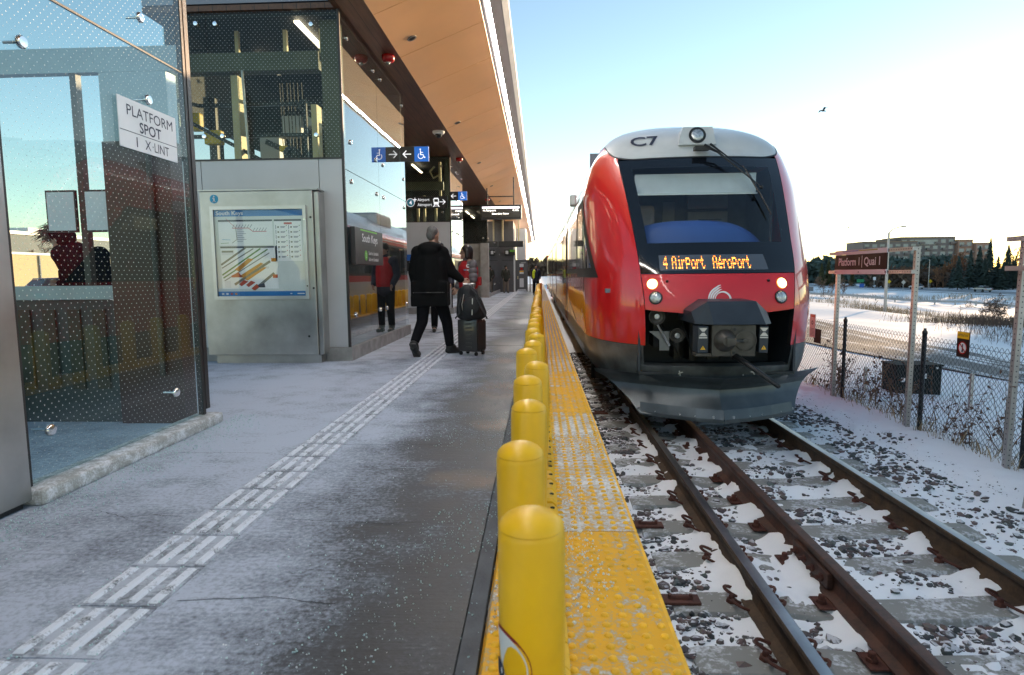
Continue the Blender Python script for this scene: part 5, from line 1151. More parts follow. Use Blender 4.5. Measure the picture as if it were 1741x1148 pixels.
# service building, gate and door at the far end of the platform
EB = thing('service_building', 'plain grey service block at the far end of the platform', 'building', (-4, 42, 0)); M['end_grey'] = mat('end_block_grey', (0.12, 0.12, 0.125), 0.7, 0, 0.08)
box('wall', -5.2, -1.72, 41.5, 46, 0, 4.69, 'end_grey', EB); box('corner_trim', -1.715, -1.62, 41.55, 41.7, 0, 4.2, 'white', EB); box('upper_wall', -1.70, -1.0, 47, 52, 2.3, 4.6, 'clad', EB); box('wall_seam', -2.5, -1.73, 41.494, 41.5, 2.1, 2.13, 'dark_frame', EB)
DR = thing('platform_door', 'grey end door with two small windows and a red no entry sign', 'door', (-1.2, 42, 0)); box('door_leaf', -1.54, -0.86, 42.0, 42.06, 0.08, 2.06, 'end_grey', DR); 
b = MB(); b.box(-1.61,-1.54,41.97,42.08,0,2.14); b.box(-0.86,-0.79,41.97,42.08,0,2.14); b.box(-1.54,-0.86,41.97,42.08,2.06,2.14); b.build('door_frame', 'end_grey', DR)
for z0, z1 in ((1.2,1.88),(0.3,0.9)): box('door_window', -1.34, -1.06, 41.985, 41.998, z0, z1, 'sign_white', DR)
box('door_sign', -1.34, -1.06, 41.97, 41.984, 1.42, 1.66, 'ink', DR); b = MB(); disc(b, (-1.20,41.965,1.54), UX, UZ, 0.10, 8); b.build('no_entry_disc', 'red_alarm', DR, fix=False); box('yellow_label', -1.34, -1.06, 41.97, 41.984, 1.32, 1.41, 'yellow', DR); box('door_handle', -1.49, -1.42, 41.94, 41.99, 0.85, 1.05, 'cream', DR); box('kick_plate', -1.48, -0.92, 41.99, 42.0, 0.1, 0.16, 'sign_white', DR); box('door_closer', -1.25, -0.92, 41.95, 41.99, 1.92, 1.98, 'steel', DR)
box('gate_post', -0.66, -0.60, 42.0, 42.06, 0, 1.62, 'brown', label='slim brown post beside the far grey door', cat='post')
# ------------------------------------------------------------------ glass shelter in the foreground
M['snowy_plinth'] = frost_mat('snowy_plinth', (0.36, 0.35, 0.33), (0.74, 0.75, 0.78), 11, 0.44, 0.66, 0.9)
SH = thing('glass_shelter', 'glass platform shelter with white-dotted panes and steel side panel', 'shelter', (-2.7, 4, 0)); XS = -2.69
box('plinth', XS-0.10, XS+0.10, 3.0, 4.86, 0.0, 0.085, 'snowy_plinth', SH, bev=0.02)
b = MB(); b.box(XS-0.35, XS+0.045, 0.4, 3.0, 0.035, 5.2); b.build('steel_panel', 'steel', SH); box('panel_foot', XS-0.3, XS+0.02, 0.4, 2.97, 0, 0.035, 'black', SH)
zj = 2.715
pane('lower_pane', 'x', XS+0.01, 3.06, 4.72, 0.10, zj-0.008, 'pane_frit_side', SH, ((4.365,0.34),(3.19,0.358),(4.263,2.393),(3.22,2.4)), t=0.02)
pane('upper_pane', 'x', XS+0.01, 3.06, 4.72, zj+0.008, 4.66, 'pane_frit_side', SH, ((4.233,2.92),(3.22,2.95)), t=0.02)
box('pane_joint', XS-0.008, XS+0.006, 3.06, 4.72, zj-0.006, zj+0.006, 'seal', SH)
box('edge_channel', XS-0.03, XS+0.015, 4.725, 4.755, 0.09, 4.67, 'dark_frame', SH); box('edge_channel', XS-0.035, XS+0.02, 4.76, 4.81, 0.13, 4.67, 'dark_frame', SH); box('near_channel', XS-0.04, XS+0.012, 3.012, 3.052, 0.09, 4.67, 'dark_frame', SH)
YE = 4.85; XL = -5.6
for a, c in ((XL+0.05,-3.66),(-3.60,-3.42)): pane('end_pane', 'y', YE, a, c, 1.125, 2.765, 'pane_back', SH, t=0.012)
pane('end_pane', 'y', YE, XL+0.05, XS-0.05, 2.96, 4.62, 'pane_back', SH, t=0.012); pane('end_pane', 'y', YE, -2.86, XS-0.05, 0.1, 2.70, 'pane_back', SH, t=0.012)
M['pale_steel'] = mat('pale_blue_steel', (0.30, 0.36, 0.40), 0.4, 0.3, 0.08)
box('lintel', XL, XS-0.04, YE-0.02, YE+0.06, 2.77, 2.955, 'pale_steel', SH); box('sill_rail', XL, -3.41, YE-0.03, YE+0.06, 1.01, 1.12, 'pale_steel', SH); box('mullion', -3.655, -3.605, YE-0.01, YE+0.05, 1.12, 2.77, 'dark_frame', SH)
M['lower_teal'] = mat('shelter_lower_panel', (0.05, 0.065, 0.06), 0.6, 0, 0.25, 3)
M['slat'] = mat('dark_slat', (0.045, 0.042, 0.025), 0.6, 0, 0.3)
box('lower_panel', XL, -3.41, YE, YE+0.04, 0.0, 1.005, 'lower_teal', SH)
for i in range(10): box('slat', XL+0.1+i*0.21, XL+0.2+i*0.21, YE-0.02, YE-0.002, 0.28, 0.93, 'slat', SH)
box('brown_column', -3.405, -2.87, YE-0.05, YE+0.12, 0.0, 2.24, 'brown', SH); box('column_head', -3.405, -2.87, YE-0.03, YE+0.10, 2.245, 2.765, 'pale_steel', SH); b = MB(); b.tube([(-3.02,YE-0.08,0.4),(-3.02,YE-0.08,2.2)], 0.02, 8); b.build('conduit', 'cast', SH)
for x0, x1 in ((-3.91,-3.665),(-3.595,-3.335)):
    f = box('notice_frame', x0, x1, YE-0.035, YE-0.012, 1.545, 1.875, 'black', SH); box('notice_sheet', x0+0.012, x1-0.012, YE-0.038, YE-0.035, 1.56, 1.86, 'paper_white', f)
box('back_post', XL-0.05, XL+0.04, 0.5, 0.6, 0, 4.7, 'pale_steel', SH); box('back_post', XL-0.05, XL+0.04, YE-0.02, YE+0.07, 0, 4.7, 'pale_steel', SH)
pane('back_pane', 'x', XL, 0.6, YE-0.1, 0.5, 4.6, 'pane', SH, t=0.012); box('back_wall', XL-0.03, XL+0.02, 0.6, YE-0.1, 0, 0.49, 'dark_int', SH); box('back_rail', XL-0.04, XL+0.03, 0.6, YE-0.1, 2.6, 2.7, 'pale_steel', SH)
box('bench', -5.3, -4.6, 2.2, 4.3, 0.42, 0.47, 'dark_int', SH); box('bench_support', -5.2, -4.7, 2.4, 2.5, 0, 0.42, 'dark_int', SH)
SP = thing('spot_sign', 'white metal PLATFORM SPOT sign on the shelter glass', 'sign', (XS, 4.2, 2.0)); sx = XS+0.028
sy0, sy1, sz0, sz1 = 3.925, 4.555, 2.02, 2.34
box('sign_plate', sx-0.006, sx, sy0, sy1, sz0, sz1, 'sign_white', SP, bev=0.0015); box('divider', sx, sx+0.0012, sy0+0.005, sy1-0.005, sz0+0.108, sz0+0.112, 'ink', SP)
letters('sign_text', 'PLATFORM', (sx+0.001,(sy0+sy1)/2+0.02,sz1-0.105), UY, UZ, 0.098, 'ink', SP, width=0.50, bold=0.0, align='c'); letters('sign_text', 'SPOT', (sx+0.001,(sy0+sy1)/2+0.01,sz1-0.195), UY, UZ, 0.098, 'ink', SP, width=0.235, bold=0.0012, align='c'); letters('sign_text', '1', (sx+0.001,sy0+0.165,sz0+0.025), UY, UZ, 0.090, 'ink', SP, bold=0.0012); letters('sign_text', 'X', (sx+0.001,sy0+0.255,sz0+0.025), UY, UZ, 0.090, 'ink', SP, bold=0.0); letters('sign_text', '·LINT', (sx+0.001,sy0+0.335,sz0+0.025), UY, UZ, 0.090, 'ink', SP, width=0.19, bold=0.0)
# ------------------------------------------------------------------ fence, sign frames and things beyond the track
M['galv'] = mat('galvanised_steel', (0.42, 0.41, 0.41), 0.42, 0.6, 0.12, 6)
M['vinyl'] = mat('black_vinyl_wire', (0.012, 0.012, 0.014), 0.4, 0, 0)
FX = 4.52
FE = thing('chain_link_fence', 'black chain link fence between the snowy track side and the lane', 'fence', (FX, 8, -0.7))
b = MB(); w_, hh = 0.070, 0.072; z0_, z1_ = -0.70, 0.43; nst = int((z1_-z0_)/(hh/2)); kk = int(16/(w_/2)); V = []; F = []
for k in range(kk):
    base = len(V)
    for j in range(nst+1):
        y = 1.2 + (k + ((j+k) % 2))*w_/2; x = FX + 0.003*(1 if (j+k) % 2 else -1); z = z0_ + j*hh/2
        for a in range(3): V.append((x + 0.0027*math.cos(a*2.094), y + 0.0027*math.sin(a*2.094), z))
    for j in range(nst):
        for a in range(3): F.append((base+j*3+a, base+j*3+(a+1)%3, base+(j+1)*3+(a+1)%3, base+(j+1)*3+a))
b.add(V, F); b.build('fence_mesh', 'vinyl', FE, fix=False)
b = MB()
for z in (-0.6, 0.37): b.tube([(FX,1.2,z),(FX,17.2,z)], 0.002, 4)
b.build('tension_wire', 'vinyl', FE)
for y in (2.05, 3.95, 5.88, 7.46, 9.36, 11.3, 13.3, 15.3, 17.2):
    b = MB(); b.lathe((FX+0.02, y, -0.95), [(0.025,0),(0.025,1.38),(0.029,1.385),(0.029,1.41),(0.016,1.43),(0.016,1.45)], 14); b.build('fence_post', 'black_steel', FE, autosmooth=40)
b = MB(); b.tube([(FX,5.86,-0.33),(FX,3.98,-0.33)], 0.021, 8); b.build('brace_rail', 'black_steel', FE)
def perf_post(name, p0, p1, parent, w=0.05, m='galv'):
    b = MB(); b.bar(p0, p1, w, w, 0, up=(0,1,0)); p0, p1 = vec(*p0), vec(*p1); L = np.linalg.norm(p1-p0); d = (p1-p0)/L
    n = int(L/0.05)
    for i in range(n):
        c = p0 + d*(0.03+0.05*i)
        for nx, ny in ((-1,0),(0,-1)):
            nn = vec(nx,ny,0); nn = nn - d*np.dot(nn,d); u = np.cross(nn, d); disc(b, c + nn*(w/2+0.0012), u, d, 0.007, 6, 1)
    return b.build(name, [m, 'ink'], parent)
PX = 4.43
PSN = thing('platform_sign', 'Platform 1 Quai 1 sign on a galvanised frame in front of the fence', 'sign', (PX, 8.5, -0.72))
for y in (9.43, 7.53): perf_post('sign_post', (PX,y,-0.95), (PX+0.01,y,1.455), PSN)
for z in (1.435, 1.165):
    b = MB(); b.box(PX-0.075, PX-0.027, 7.48, 9.56, z-0.022, z+0.022)
    for i in range(40): disc(b, (PX-0.0765, 7.5+i*0.051, z), UY, UZ, 0.007, 6, 1)
    b.build('cross_rail', ['galv', 'ink'], PSN)
box('sign_panel', PX-0.09, PX-0.078, 7.98, 9.34, 1.20, 1.405, 'sign_brown', PSN); box('panel_strip', PX-0.089, PX-0.078, 7.98, 9.34, 1.407, 1.47, 'sign_white', PSN); box('panel_strip', PX-0.089, PX-0.078, 7.98, 9.34, 1.135, 1.198, 'sign_white', PSN)
M['olive_strip'] = mat('olive_strip', (0.30, 0.29, 0.03), 0.5, 0, 0); M['blue_strip'] = mat('blue_strip', (0.12, 0.17, 0.45), 0.5, 0, 0)
box('blue_strip', PX-0.0905, PX-0.0895, 8.68, 9.12, 1.448, 1.462, 'blue_strip', PSN); box('olive_strip', PX-0.0905, PX-0.0895, 8.20, 8.675, 1.448, 1.462, 'olive_strip', PSN)
letters('sign_text', 'Platform 1', (PX-0.0915,9.22,1.258), -UY, UZ, 0.15, 'sign_white', PSN, width=0.58, bold=0.0025); box('text_bar', PX-0.0918, PX-0.0912, 8.568, 8.580, 1.225, 1.385, 'logo_white', PSN); letters('sign_text', 'Quai 1', (PX-0.0915,8.52,1.258), -UY, UZ, 0.15, 'sign_white', PSN, width=0.39, bold=0.0025)
for y in (8.0, 9.3, 8.66):
    b = MB(); b.lathe((PX-0.089, y, 1.165), [(0.009,0),(0.008,0.004)], 8, axis=(-1,0,0)); b.build('panel_screw', 'ink', PSN)
PS2 = thing('bare_sign_frame', 'galvanised sign frame with bare cross rails at the near end of the fence', 'sign frame', (PX, 5, -0.72))
perf_post('sign_post', (PX,5.93,-0.95), (PX+0.03,5.93,1.49), PS2); perf_post('sign_post', (PX,3.95,-0.95), (PX,3.95,1.46), PS2)
for z in (1.46, 1.19):
    b = MB(); b.box(PX-0.075, PX-0.027, 3.9, 6.02, z-0.022, z+0.022); b.build('cross_rail', 'galv', PS2)
LP = thing('leaning_post', 'short perforated metal post standing in the snow nearest the fence', 'post', (3.83, 4.9, -0.72)); perf_post('post_body', (3.83,4.9,-0.95), (3.93,4.9,0.0), LP, 0.055)
AT = thing('attention_sign', 'dark attention sign with yellow header and no pedestrians symbol on the fence', 'sign', (FX-0.03, 6.73, 0.39))
box('sign_plate', FX-0.022, FX-0.014, 6.64, 6.83, 0.255, 0.525, 'sign_brown', AT); box('yellow_header', FX-0.0235, FX-0.0225, 6.642, 6.828, 0.452, 0.523, 'yellow', AT)
letters('header_text', 'ATTENTION', (FX-0.0245,6.81,0.474), -UY, UZ, 0.036, 'ink', AT, width=0.15)
b = MB(); c = vec(FX-0.0235,6.735,0.355); disc(b, c, -UY, UZ, 0.062, 26, 0); disc(b, c-vec(0.0008,0,0), -UY, UZ, 0.068, 26, 1, 0.055); disc(b, c+vec(-0.0006,0,0.030), -UY, UZ, 0.011, 10, 2); stroke(b, c-vec(0.0006,0,0), -UY, UZ, [(0,0.018),(0,-0.012),(0.012,-0.045)], 0.017, 2); stroke(b, c-vec(0.0006,0,0), -UY, UZ, [(0,-0.012),(-0.012,-0.045)], 0.012, 2); stroke(b, c-vec(0.0009,0,0), -UY, UZ, [(-0.045,0.043),(0.045,-0.043)], 0.013, 1); b.build('no_pedestrian_symbol', ['logo_white','red_alarm','ink'], AT, fix=False)
WS = thing('warning_placard', 'pale pink warning placard with a dark plate on the fence close to the train', 'sign', (FX-0.03, 10.35, 0.3)); M['pink'] = mat('pale_placard', (0.62, 0.52, 0.52), 0.5, 0, 0.04)
box('placard', FX-0.022, FX-0.014, 10.27, 10.47, 0.10, 0.48, 'pink', WS); box('red_header', FX-0.0235, FX-0.0225, 10.28, 10.46, 0.43, 0.475, 'red_alarm', WS); box('dark_plate', FX-0.012, FX-0.004, 10.08, 10.32, 0.02, 0.25, 'sign_brown', WS)
b = MB(); disc(b, (FX-0.0235,10.37,0.34), -UY, UZ, 0.035, 14, 0, 0.02)
for i in range(6): b.box(FX-0.0236, FX-0.0228, 10.30, 10.44, 0.13+0.022*i, 0.137+0.022*i)
b.build('placard_print', 'ink', WS)
UB = thing('utility_box', 'black utility box with white stickers standing in snow behind the fence', 'utility box', (6.05, 10.2, -0.82)); M['box_dark'] = mat('utility_box_paint', (0.012, 0.017, 0.018), 0.7, 0, 0.15, spec=0.08)
box('cabinet', 5.70, 6.40, 10.02, 10.45, -0.85, -0.345, 'box_dark', UB, bev=0.01); box('lid', 5.68, 6.42, 10.0, 10.47, -0.343, -0.315, 'box_dark', UB, bev=0.006)
for x, z, r in ((6.13,-0.50,0.035),(5.80,-0.56,0.03),(6.32,-0.37,0.015)):
    b = MB(); b.box(x-r, x+r, 10.015, 10.019, z-r*1.1, z+r*1.1); b.build('sticker', 'sign_white', UB)
for i, (x, y, hgt) in enumerate(((5.25,10.1,0.42),(6.1,8.9,0.50))):
    b = MB(); b.box(x-0.02, x+0.02, y-0.02, y+0.02, -0.9, -0.78+hgt); b.build('survey_stake', 'galv', label='thin grey stake poking out of the snow behind the fence', cat='stake', group='stakes behind the fence')
# lane with packed tyre tracks (a strip draped 4 mm above the ground)
def drape(name, cl, width, m, dz=0.02, n=60, kind='structure'):
    cl = np.array(cl, float); s = np.linspace(0, len(cl)-1, n); P = np.stack([pchip(range(len(cl)), cl[:,0])(s), pchip(range(len(cl)), cl[:,1])(s)], -1); T = np.gradient(P, axis=0); T /= np.linalg.norm(T, axis=1, keepdims=True); Nn = np.stack([T[:,1], -T[:,0]], -1)
    G = [[(p[0]+q[0]*w, p[1]+q[1]*w, float(gz(p[0]+q[0]*w, p[1]+q[1]*w))+dz) for w in np.linspace(-width/2, width/2, 9)] for p, q in zip(P, Nn)]
    b = MB(); b.grid(G); return b.build(name, m, kind=kind, smooth=True)
drape('service_lane', [(30,0),(18,6),(12.5,11),(10.2,15.5),(9.6,20),(10.5,27),(13,40)], 4.2, 'lane', 0.03)
drape('road', [(112,-60),(110,60),(110,160),(108,300),(104,700)], 13, 'road', 0.05, 80)
drape('road_shoulder', [(99,-60),(98,60),(98,160),(96,300),(92,700)], 2.0, 'road', 0.06, 60)
# guard rail along the road ditch
GRL = thing('road_guard_rail', 'long grey steel guard rail along the road embankment', 'guard rail', (60, 93, -4)); gl = [(30,104),(40,100.5),(50,97),(60,93.2),(70,89.5),(80,86),(95,81),(112,75)]
P = []
gs_ = np.linspace(0, len(gl)-1, 90); gxx = pchip(range(len(gl)), [p[0] for p in gl])(gs_); gyy = pchip(range(len(gl)), [p[1] for p in gl])(gs_); gzz = gz(gxx, gyy)
for x, y, z in zip(gxx, gyy, gzz): P.append([(x, y-0.06+o, z+0.50+h) for h, o in ((-0.16,0.03),(-0.10,-0.05),(-0.03,-0.05),(0,0.02),(0.03,-0.05),(0.10,-0.05),(0.16,0.03))])
b = MB(); b.grid(P); b.build('rail_beam', 'galv', GRL, smooth=True)
for i in range(0, 90, 3):
    b = MB(); b.box(gxx[i]-0.07, gxx[i]+0.07, gyy[i]+0.02, gyy[i]+0.16, gzz[i]-0.3, gzz[i]+0.72); b.build('rail_post', 'galv', GRL)
for x, y in ((31,103.3),(38,101)):
    b = MB(); b.lathe((x,y-0.4,float(gz(x,y))), [(0.25,0),(0.25,0.3),(0.2,0.32),(0.2,0.95)], 12); b.build('orange_barrel', 'orange', label='orange traffic barrel at the end of the guard rail', cat='barrel', group='orange barrels by the guard rail')
# street lamps and road signs
def lamp(x, y, hgt, arm, label):
    z = float(gz(x, y)); t = thing('street_lamp', label, 'street lamp', (x, y, z)); b = MB(); b.lathe((x,y,z-0.3), [(0.13,0),(0.11,1.0),(0.075,hgt+0.3)], 10); b.build('pole', 'galv', t, autosmooth=40)
    b = MB(); b.tube([(x,y,z+hgt),(x+arm*0.35,y,z+hgt+0.30),(x+arm,y,z+hgt+0.48)], 0.04, 6); b.build('arm', 'galv', t); b = MB(); b.bevbox(min(x+arm,x+arm*1.3), max(x+arm,x+arm*1.3), y-0.12, y+0.12, z+hgt+0.42, z+hgt+0.54, 0.03); b.build('lamp_head', 'galv', t)
lamp(26.6, 48.8, 6.05, 0.95, 'tall street lamp on the snowy slope behind the platform sign'); lamp(114, 187, 8.6, -3.0, 'distant street lamp beside the yellow warning sign'); lamp(146, 312, 8.5, -3.2, 'farthest street lamp near the dark forest')
M['sign_green'] = mat('road_sign_green', (0.02, 0.22, 0.10), 0.5, 0, 0); M['sign_yellow'] = mat('road_sign_yellow', (0.65, 0.42, 0.01), 0.5, 0, 0); M['sign_blue'] = mat('road_sign_blue', (0.02, 0.10, 0.40), 0.5, 0, 0)
def road_sign(x, y, zc, w, h, m, label, diamond=False, name='road_sign'):
    z = float(gz(x, y)); t = thing(name, label, 'road sign', (x, y, z)); b = MB(); b.tube([(x,y+0.06,z-0.3),(x,y+0.06,z+zc+h*0.3)], 0.05, 6); b.build('sign_post', 'galv', t); b = MB()
    if diamond: b.prism([(0,-h/2),(w/2,0),(0,h/2),(-w/2,0)], (x,y,z+zc), UX, UZ, (0,-0.03,0))
    else: b.box(x-w/2, x+w/2, y-0.03, y, z+zc-h/2, z+zc+h/2)
    b.build('sign_plate', m, t)
road_sign(100, 182, 2.35, 1.15, 1.15, 'sign_yellow', 'yellow diamond warning sign between two grey poles', True); road_sign(116, 189.5, 2.2, 1.2, 1.2, 'sign_yellow', 'yellow diamond warning sign next to a distant street lamp', True)
road_sign(101, 200, 2.4, 2.2, 1.0, 'sign_green', 'wide green road sign above a blue panel'); road_sign(101.3, 199.6, 0.9, 1.4, 1.2, 'sign_blue', 'blue panel standing below the green road sign'); road_sign(118, 203, 2.6, 2.8, 1.0, 'sign_green', 'green road sign behind the white hatchback'); road_sign(99, 188, 3.2, 0.8, 0.9, 'sign_white', 'small white road sign on a thin post'); road_sign(96, 168, 2.4, 1.2, 1.2, 'galv', 'back of a grey diamond sign near the tall lamp pole', True)
# cars
M['car_glass'] = mat('car_glass', (0.02, 0.025, 0.03), 0.08, 0, 0); M['tail'] = mat('tail_light', (0.4, 0.01, 0.01), 0.3, 0, 0)
def car(x, y, zrot, paint, label, hatch=False, name='parked_car', loc_z=None):
    z = float(gz(x, y)) + 0.05 if loc_z is None else loc_z; t = thing(name, label, 'car', (x, y, z)); t.rotation_euler = (0,0,zrot)
    L = [(-2.15,0.45,0.50),(-2.1,0.35,0.85),(-1.9,0.3,0.95),(-0.9,0.28,0.98),(0.9,0.28,0.98),(1.7,0.3,0.92),(2.1,0.35,0.75),(2.2,0.45,0.55)]
    b = MB(); P = []
    for a, z0, z1 in L: P.append([(a,-0.78,z0),(a,-0.90,(z0+z1)/2),(a,-0.86,z1),(a,0,z1+0.02),(a,0.86,z1),(a,0.90,(z0+z1)/2),(a,0.78,z0)])
    b.grid(P); b.add(P[0], [tuple(range(7))]); b.add(P[-1], [tuple(range(7))[::-1]]); b.v = [v + vec(x,y,z) for v in b.v]; b.build('body', paint, t, autosmooth=50)
    r0 = -2.0 if hatch else -1.6; b = MB(); P = [[(a,-w,zz),(a,w,zz)] for a, w, zz in ((r0,0.80,0.93),(r0+0.45,0.66,1.40),(0.25,0.66,1.45),(1.05,0.80,0.94))]; top = [[(p[0][0],p[0][1],p[0][2]) for p in P],[(p[1][0],p[1][1],p[1][2]) for p in P]]
    b.grid(P); b.add(top[0], [(0,1,2,3)]); b.add(top[1], [(3,2,1,0)]); b.v = [v + vec(x,y,z) for v in b.v]; b.build('window_band', 'car_glass', t)
    b = MB(); b.add([(r0+0.42,-0.68,1.41),(r0+0.42,0.68,1.41),(0.28,0.68,1.46),(0.28,-0.68,1.46),(r0+0.46,-0.6,1.46),(r0+0.46,0.6,1.46),(0.2,0.6,1.50),(0.2,-0.6,1.50)], [(4,5,6,7),(0,1,5,4),(1,2,6,5),(2,3,7,6),(3,0,4,7)]); b.v = [v + vec(x,y,z) for v in b.v]; b.build('roof', paint, t)
    for a in (-1.35, 1.35):
        for s in (-1, 1):
            b = MB(); b.lathe((x+a, y+s*0.74, z+0.33), [(0.33,0),(0.33,0.16),(0.2,0.17)], 16, axis=(0,s,0)); b.build('wheel', 'rubber', t)
    for s in (-1, 1):
        b = MB(); b.box(x-2.18, x-2.10, y+s*0.66-0.14, y+s*0.66+0.14, z+0.68, z+0.82); b.build('tail_light', 'tail', t)
M['car_white'] = mat('white_car_paint', (0.65, 0.66, 0.68), 0.25, 0, 0, coat=0.6); M['car_silver'] = mat('silver_car_paint', (0.36, 0.37, 0.38), 0.3, 0.4, 0, coat=0.6); M['car_blue'] = mat('dark_blue_car_paint', (0.02, 0.04, 0.10), 0.25, 0, 0, coat=0.6)
car(110, 186, R(92), 'car_white', 'white hatchback driving on the snowy road', True); car(108, 156, R(90), 'car_silver', 'silver sedan driving on the road below the dark spruces'); car(110, 232, R(90), 'car_white', 'farthest white car on the road near the forest edge')
car(-24.5, 31, R(65), 'car_blue', 'dark blue car parked beyond the shelter glass', loc_z=-0.25)
# ------------------------------------------------------------------ trees
def leaf_mat(name, a, b_, rough=0.8):
    m, nt, b, out = new_mat(name); g = N(nt, "ShaderNodeNewGeometry"); r = ramp(nt, g.outputs['Random Per Island'], [(0, a), (1, b_)]); nt.links.new(r.outputs[0], b.inputs['Base Color']); b.inputs['Roughness'].default_value = rough; return m
M['spruce'] = leaf_mat('spruce_needles', (0.040, 0.072, 0.066), (0.085, 0.125, 0.115)); M['pine'] = leaf_mat('sunlit_pine_needles', (0.055, 0.07, 0.028), (0.14, 0.13, 0.05)); M['bark'] = mat('bark', (0.06, 0.045, 0.035), 0.9, 0, 0.2); M['twig'] = leaf_mat('bare_twigs', (0.085, 0.055, 0.040), (0.16, 0.10, 0.065)); M['twig_rust'] = leaf_mat('rusty_twigs', (0.13, 0.065, 0.035), (0.24, 0.12, 0.06))  # pine needle colours carry the golden sunlight, spruce ones do not
M['tan'] = leaf_mat('tan_grass', (0.20, 0.14, 0.075), (0.40, 0.30, 0.18)); M['brush'] = leaf_mat('brown_brush', (0.055, 0.038, 0.03), (0.14, 0.09, 0.06)); M['leaf_brown'] = leaf_mat('withered_leaves', (0.075, 0.035, 0.022), (0.17, 0.08, 0.045))
def conifer_crown(h, r, seed, n=900):
    g = np.random.default_rng(seed); V = []; F = []
    for i in range(n):
        t = g.random()**0.8; z = h*(0.06 + 0.94*t); rad = r*(1-t)**0.85*(0.55+0.6*g.random()) + 0.06; a = g.uniform(0, 6.283); k = len(V)
        c, s = math.cos(a), math.sin(a); w = 0.10*r + 0.10*rad; droop = 0.22*rad + g.uniform(-.1,.25); r0 = rad*g.uniform(0.1, 0.45)
        V += [(c*r0 - s*w*0.5, s*r0 + c*w*0.5, z), (c*r0 + s*w*0.5, s*r0 - c*w*0.5, z), (c*rad*0.75 + s*w*0.8, s*rad*0.75 - c*w*0.8, z - droop*0.5), (c*rad*1.05, s*rad*1.05, z - droop), (c*rad*0.75 - s*w*0.8, s*rad*0.75 + c*w*0.8, z - droop*0.5)]
        F.append((k,k+1,k+2,k+3,k+4))
    return V, F
def make_conifer(x, y, h, r, m, label, group, seed, proto=None):
    z = float(gz(x, y))
    if proto is not None:
        t = copy_tree(proto[0]); t.location = (x, y, z); s = h/proto[1]; t.scale = (s*r/proto[2]*proto[1]/h if False else r/proto[2], r/proto[2], s); t.rotation_euler = (0,0,random.uniform(0,6)); t['label'] = label; t['group'] = group; return t, h, r
    t = thing('conifer_tree', label, 'tree', (0,0,0), group); V, F = conifer_crown(h, r, seed); b = MB(); b.add(V, F); b.build('crown', m, t, fix=False); b = MB(); b.lathe((0,0,-0.5), [(0.16*h/10,0),(0.10*h/10,h*0.5),(0.02,h+0.4)], 7); b.build('trunk', 'bark', t); t.location = (x, y, z); return t, h, r
protoS = [make_conifer(124+3*i, 190, 11, 2.6, 'spruce', 'x', 'dark spruces beyond the road', 100+i) for i in range(3)]; protoP = [make_conifer(118, 240, 9, 2.2, 'pine', 'x', 'sunlit pines near the forest', 120+i) for i in range(2)]
def px2(px, Y): return (px-917)/1050*Y
SPL = 'dark bluish spruce in the row beyond the road'
spr = [(1604,9.2,2.3,176),(1622,11.0,2.4,180),(1636,12.2,2.6,182),(1652,14.6,2.4,186),(1666,9.0,2.3,178),(1681,12.3,2.7,180),(1692,8.0,2.2,176),(1704,10.5,2.8,186),(1716,11.8,2.8,184),(1728,12.6,3.0,182),(1742,13.2,3.0,182),(1758,12.0,3.2,180),(1776,13.5,3.2,180),(1645,8.5,2.6,175),(1800,13,3.2,178),(1595,6.5,1.8,190),(1675,7.5,2.4,172)]
for i, (px, h, r, Y) in enumerate(spr):
    if i < 3: t = protoS[i][0]; t.location = (px2(px,Y), Y, float(gz(px2(px,Y),Y))); t.scale = (r/2.6, r/2.6, h/11); t['label'] = SPL
    else: make_conifer(px2(px,Y), Y, h, r, 'spruce', SPL, 'dark spruces beyond the road', 0, (protoS[i%3][0], 11, 2.6) if False else protoS[i%3])
for t in [o for o in bpy.data.objects if o.name.startswith('conifer_tree') and o.get('label') == SPL][3:]:
    pass
pin = [(1384,8.6,2.0,236),(1395,10,2.3,240),(1408,8.0,2.0,240),(1416,8.6,2.0,244),(1463,6.5,2.4,214),(1434,6.0,1.6,230),(1491,6.5,2.2,222)]
for i, (px, h, r, Y) in enumerate(pin):
    if i < 2: t = protoP[i][0]; t.location = (px2(px,Y), Y, float(gz(px2(px,Y),Y))); t.scale = (r/2.2, r/2.2, h/9); t['label'] = 'pine with sunlit gold put into its green, in front of the dark forest'
    else: make_conifer(px2(px,Y), Y, h, r, 'pine', 'pine with sunlit gold put into its green, in front of the dark forest', 'sunlit pines near the forest', 0, protoP[i%2])
def bare_tree_mesh(h, seed, spread=0.5, depth=4, thin=0.02):
    g = np.random.default_rng(seed); b = MB()
    def grow(p, d, L, r, k):
        q = p + d*L; mid = (p+q)/2 + g.normal(0, 0.03*L, 3); b.tube([p, mid, q], [r, r*0.85, r*0.65], 3, caps=False)
        if k == 0: return
        for _ in range(3 if k > 1 else 4):
            nd = d + g.normal(0, spread, 3); nd[2] += 0.15; nd /= np.linalg.norm(nd); grow(q if _ else mid, nd, L*g.uniform(0.55,0.85), max(thin, r*0.55), k-1)
    grow(vec(0,0,-0.3), vec(0,0,1), h*0.30, h*0.014, depth); return b
def bare(x, y, h, m, label, seed, group=None, spread=0.5, depth=5, name='bare_tree', thin=0.03):
    t = thing(name, label, 'tree', (0,0,0), group); bare_tree_mesh(h, seed, spread, depth, thin).build('branches', m, t, fix=False); t.location = (x, y, float(gz(x, y))); return t
for i, (px, Y, h) in enumerate(((1592,200,13.5),(1580,196,10),(1606,202,11),(1617,205,9),(1570,192,7.5))): bare(px2(px,Y), Y, h, 'twig_rust', 'rusty brown bare tree in front of the apartment block', 200+i, 'rusty bare trees before the apartments', 0.42, thin=0.07)
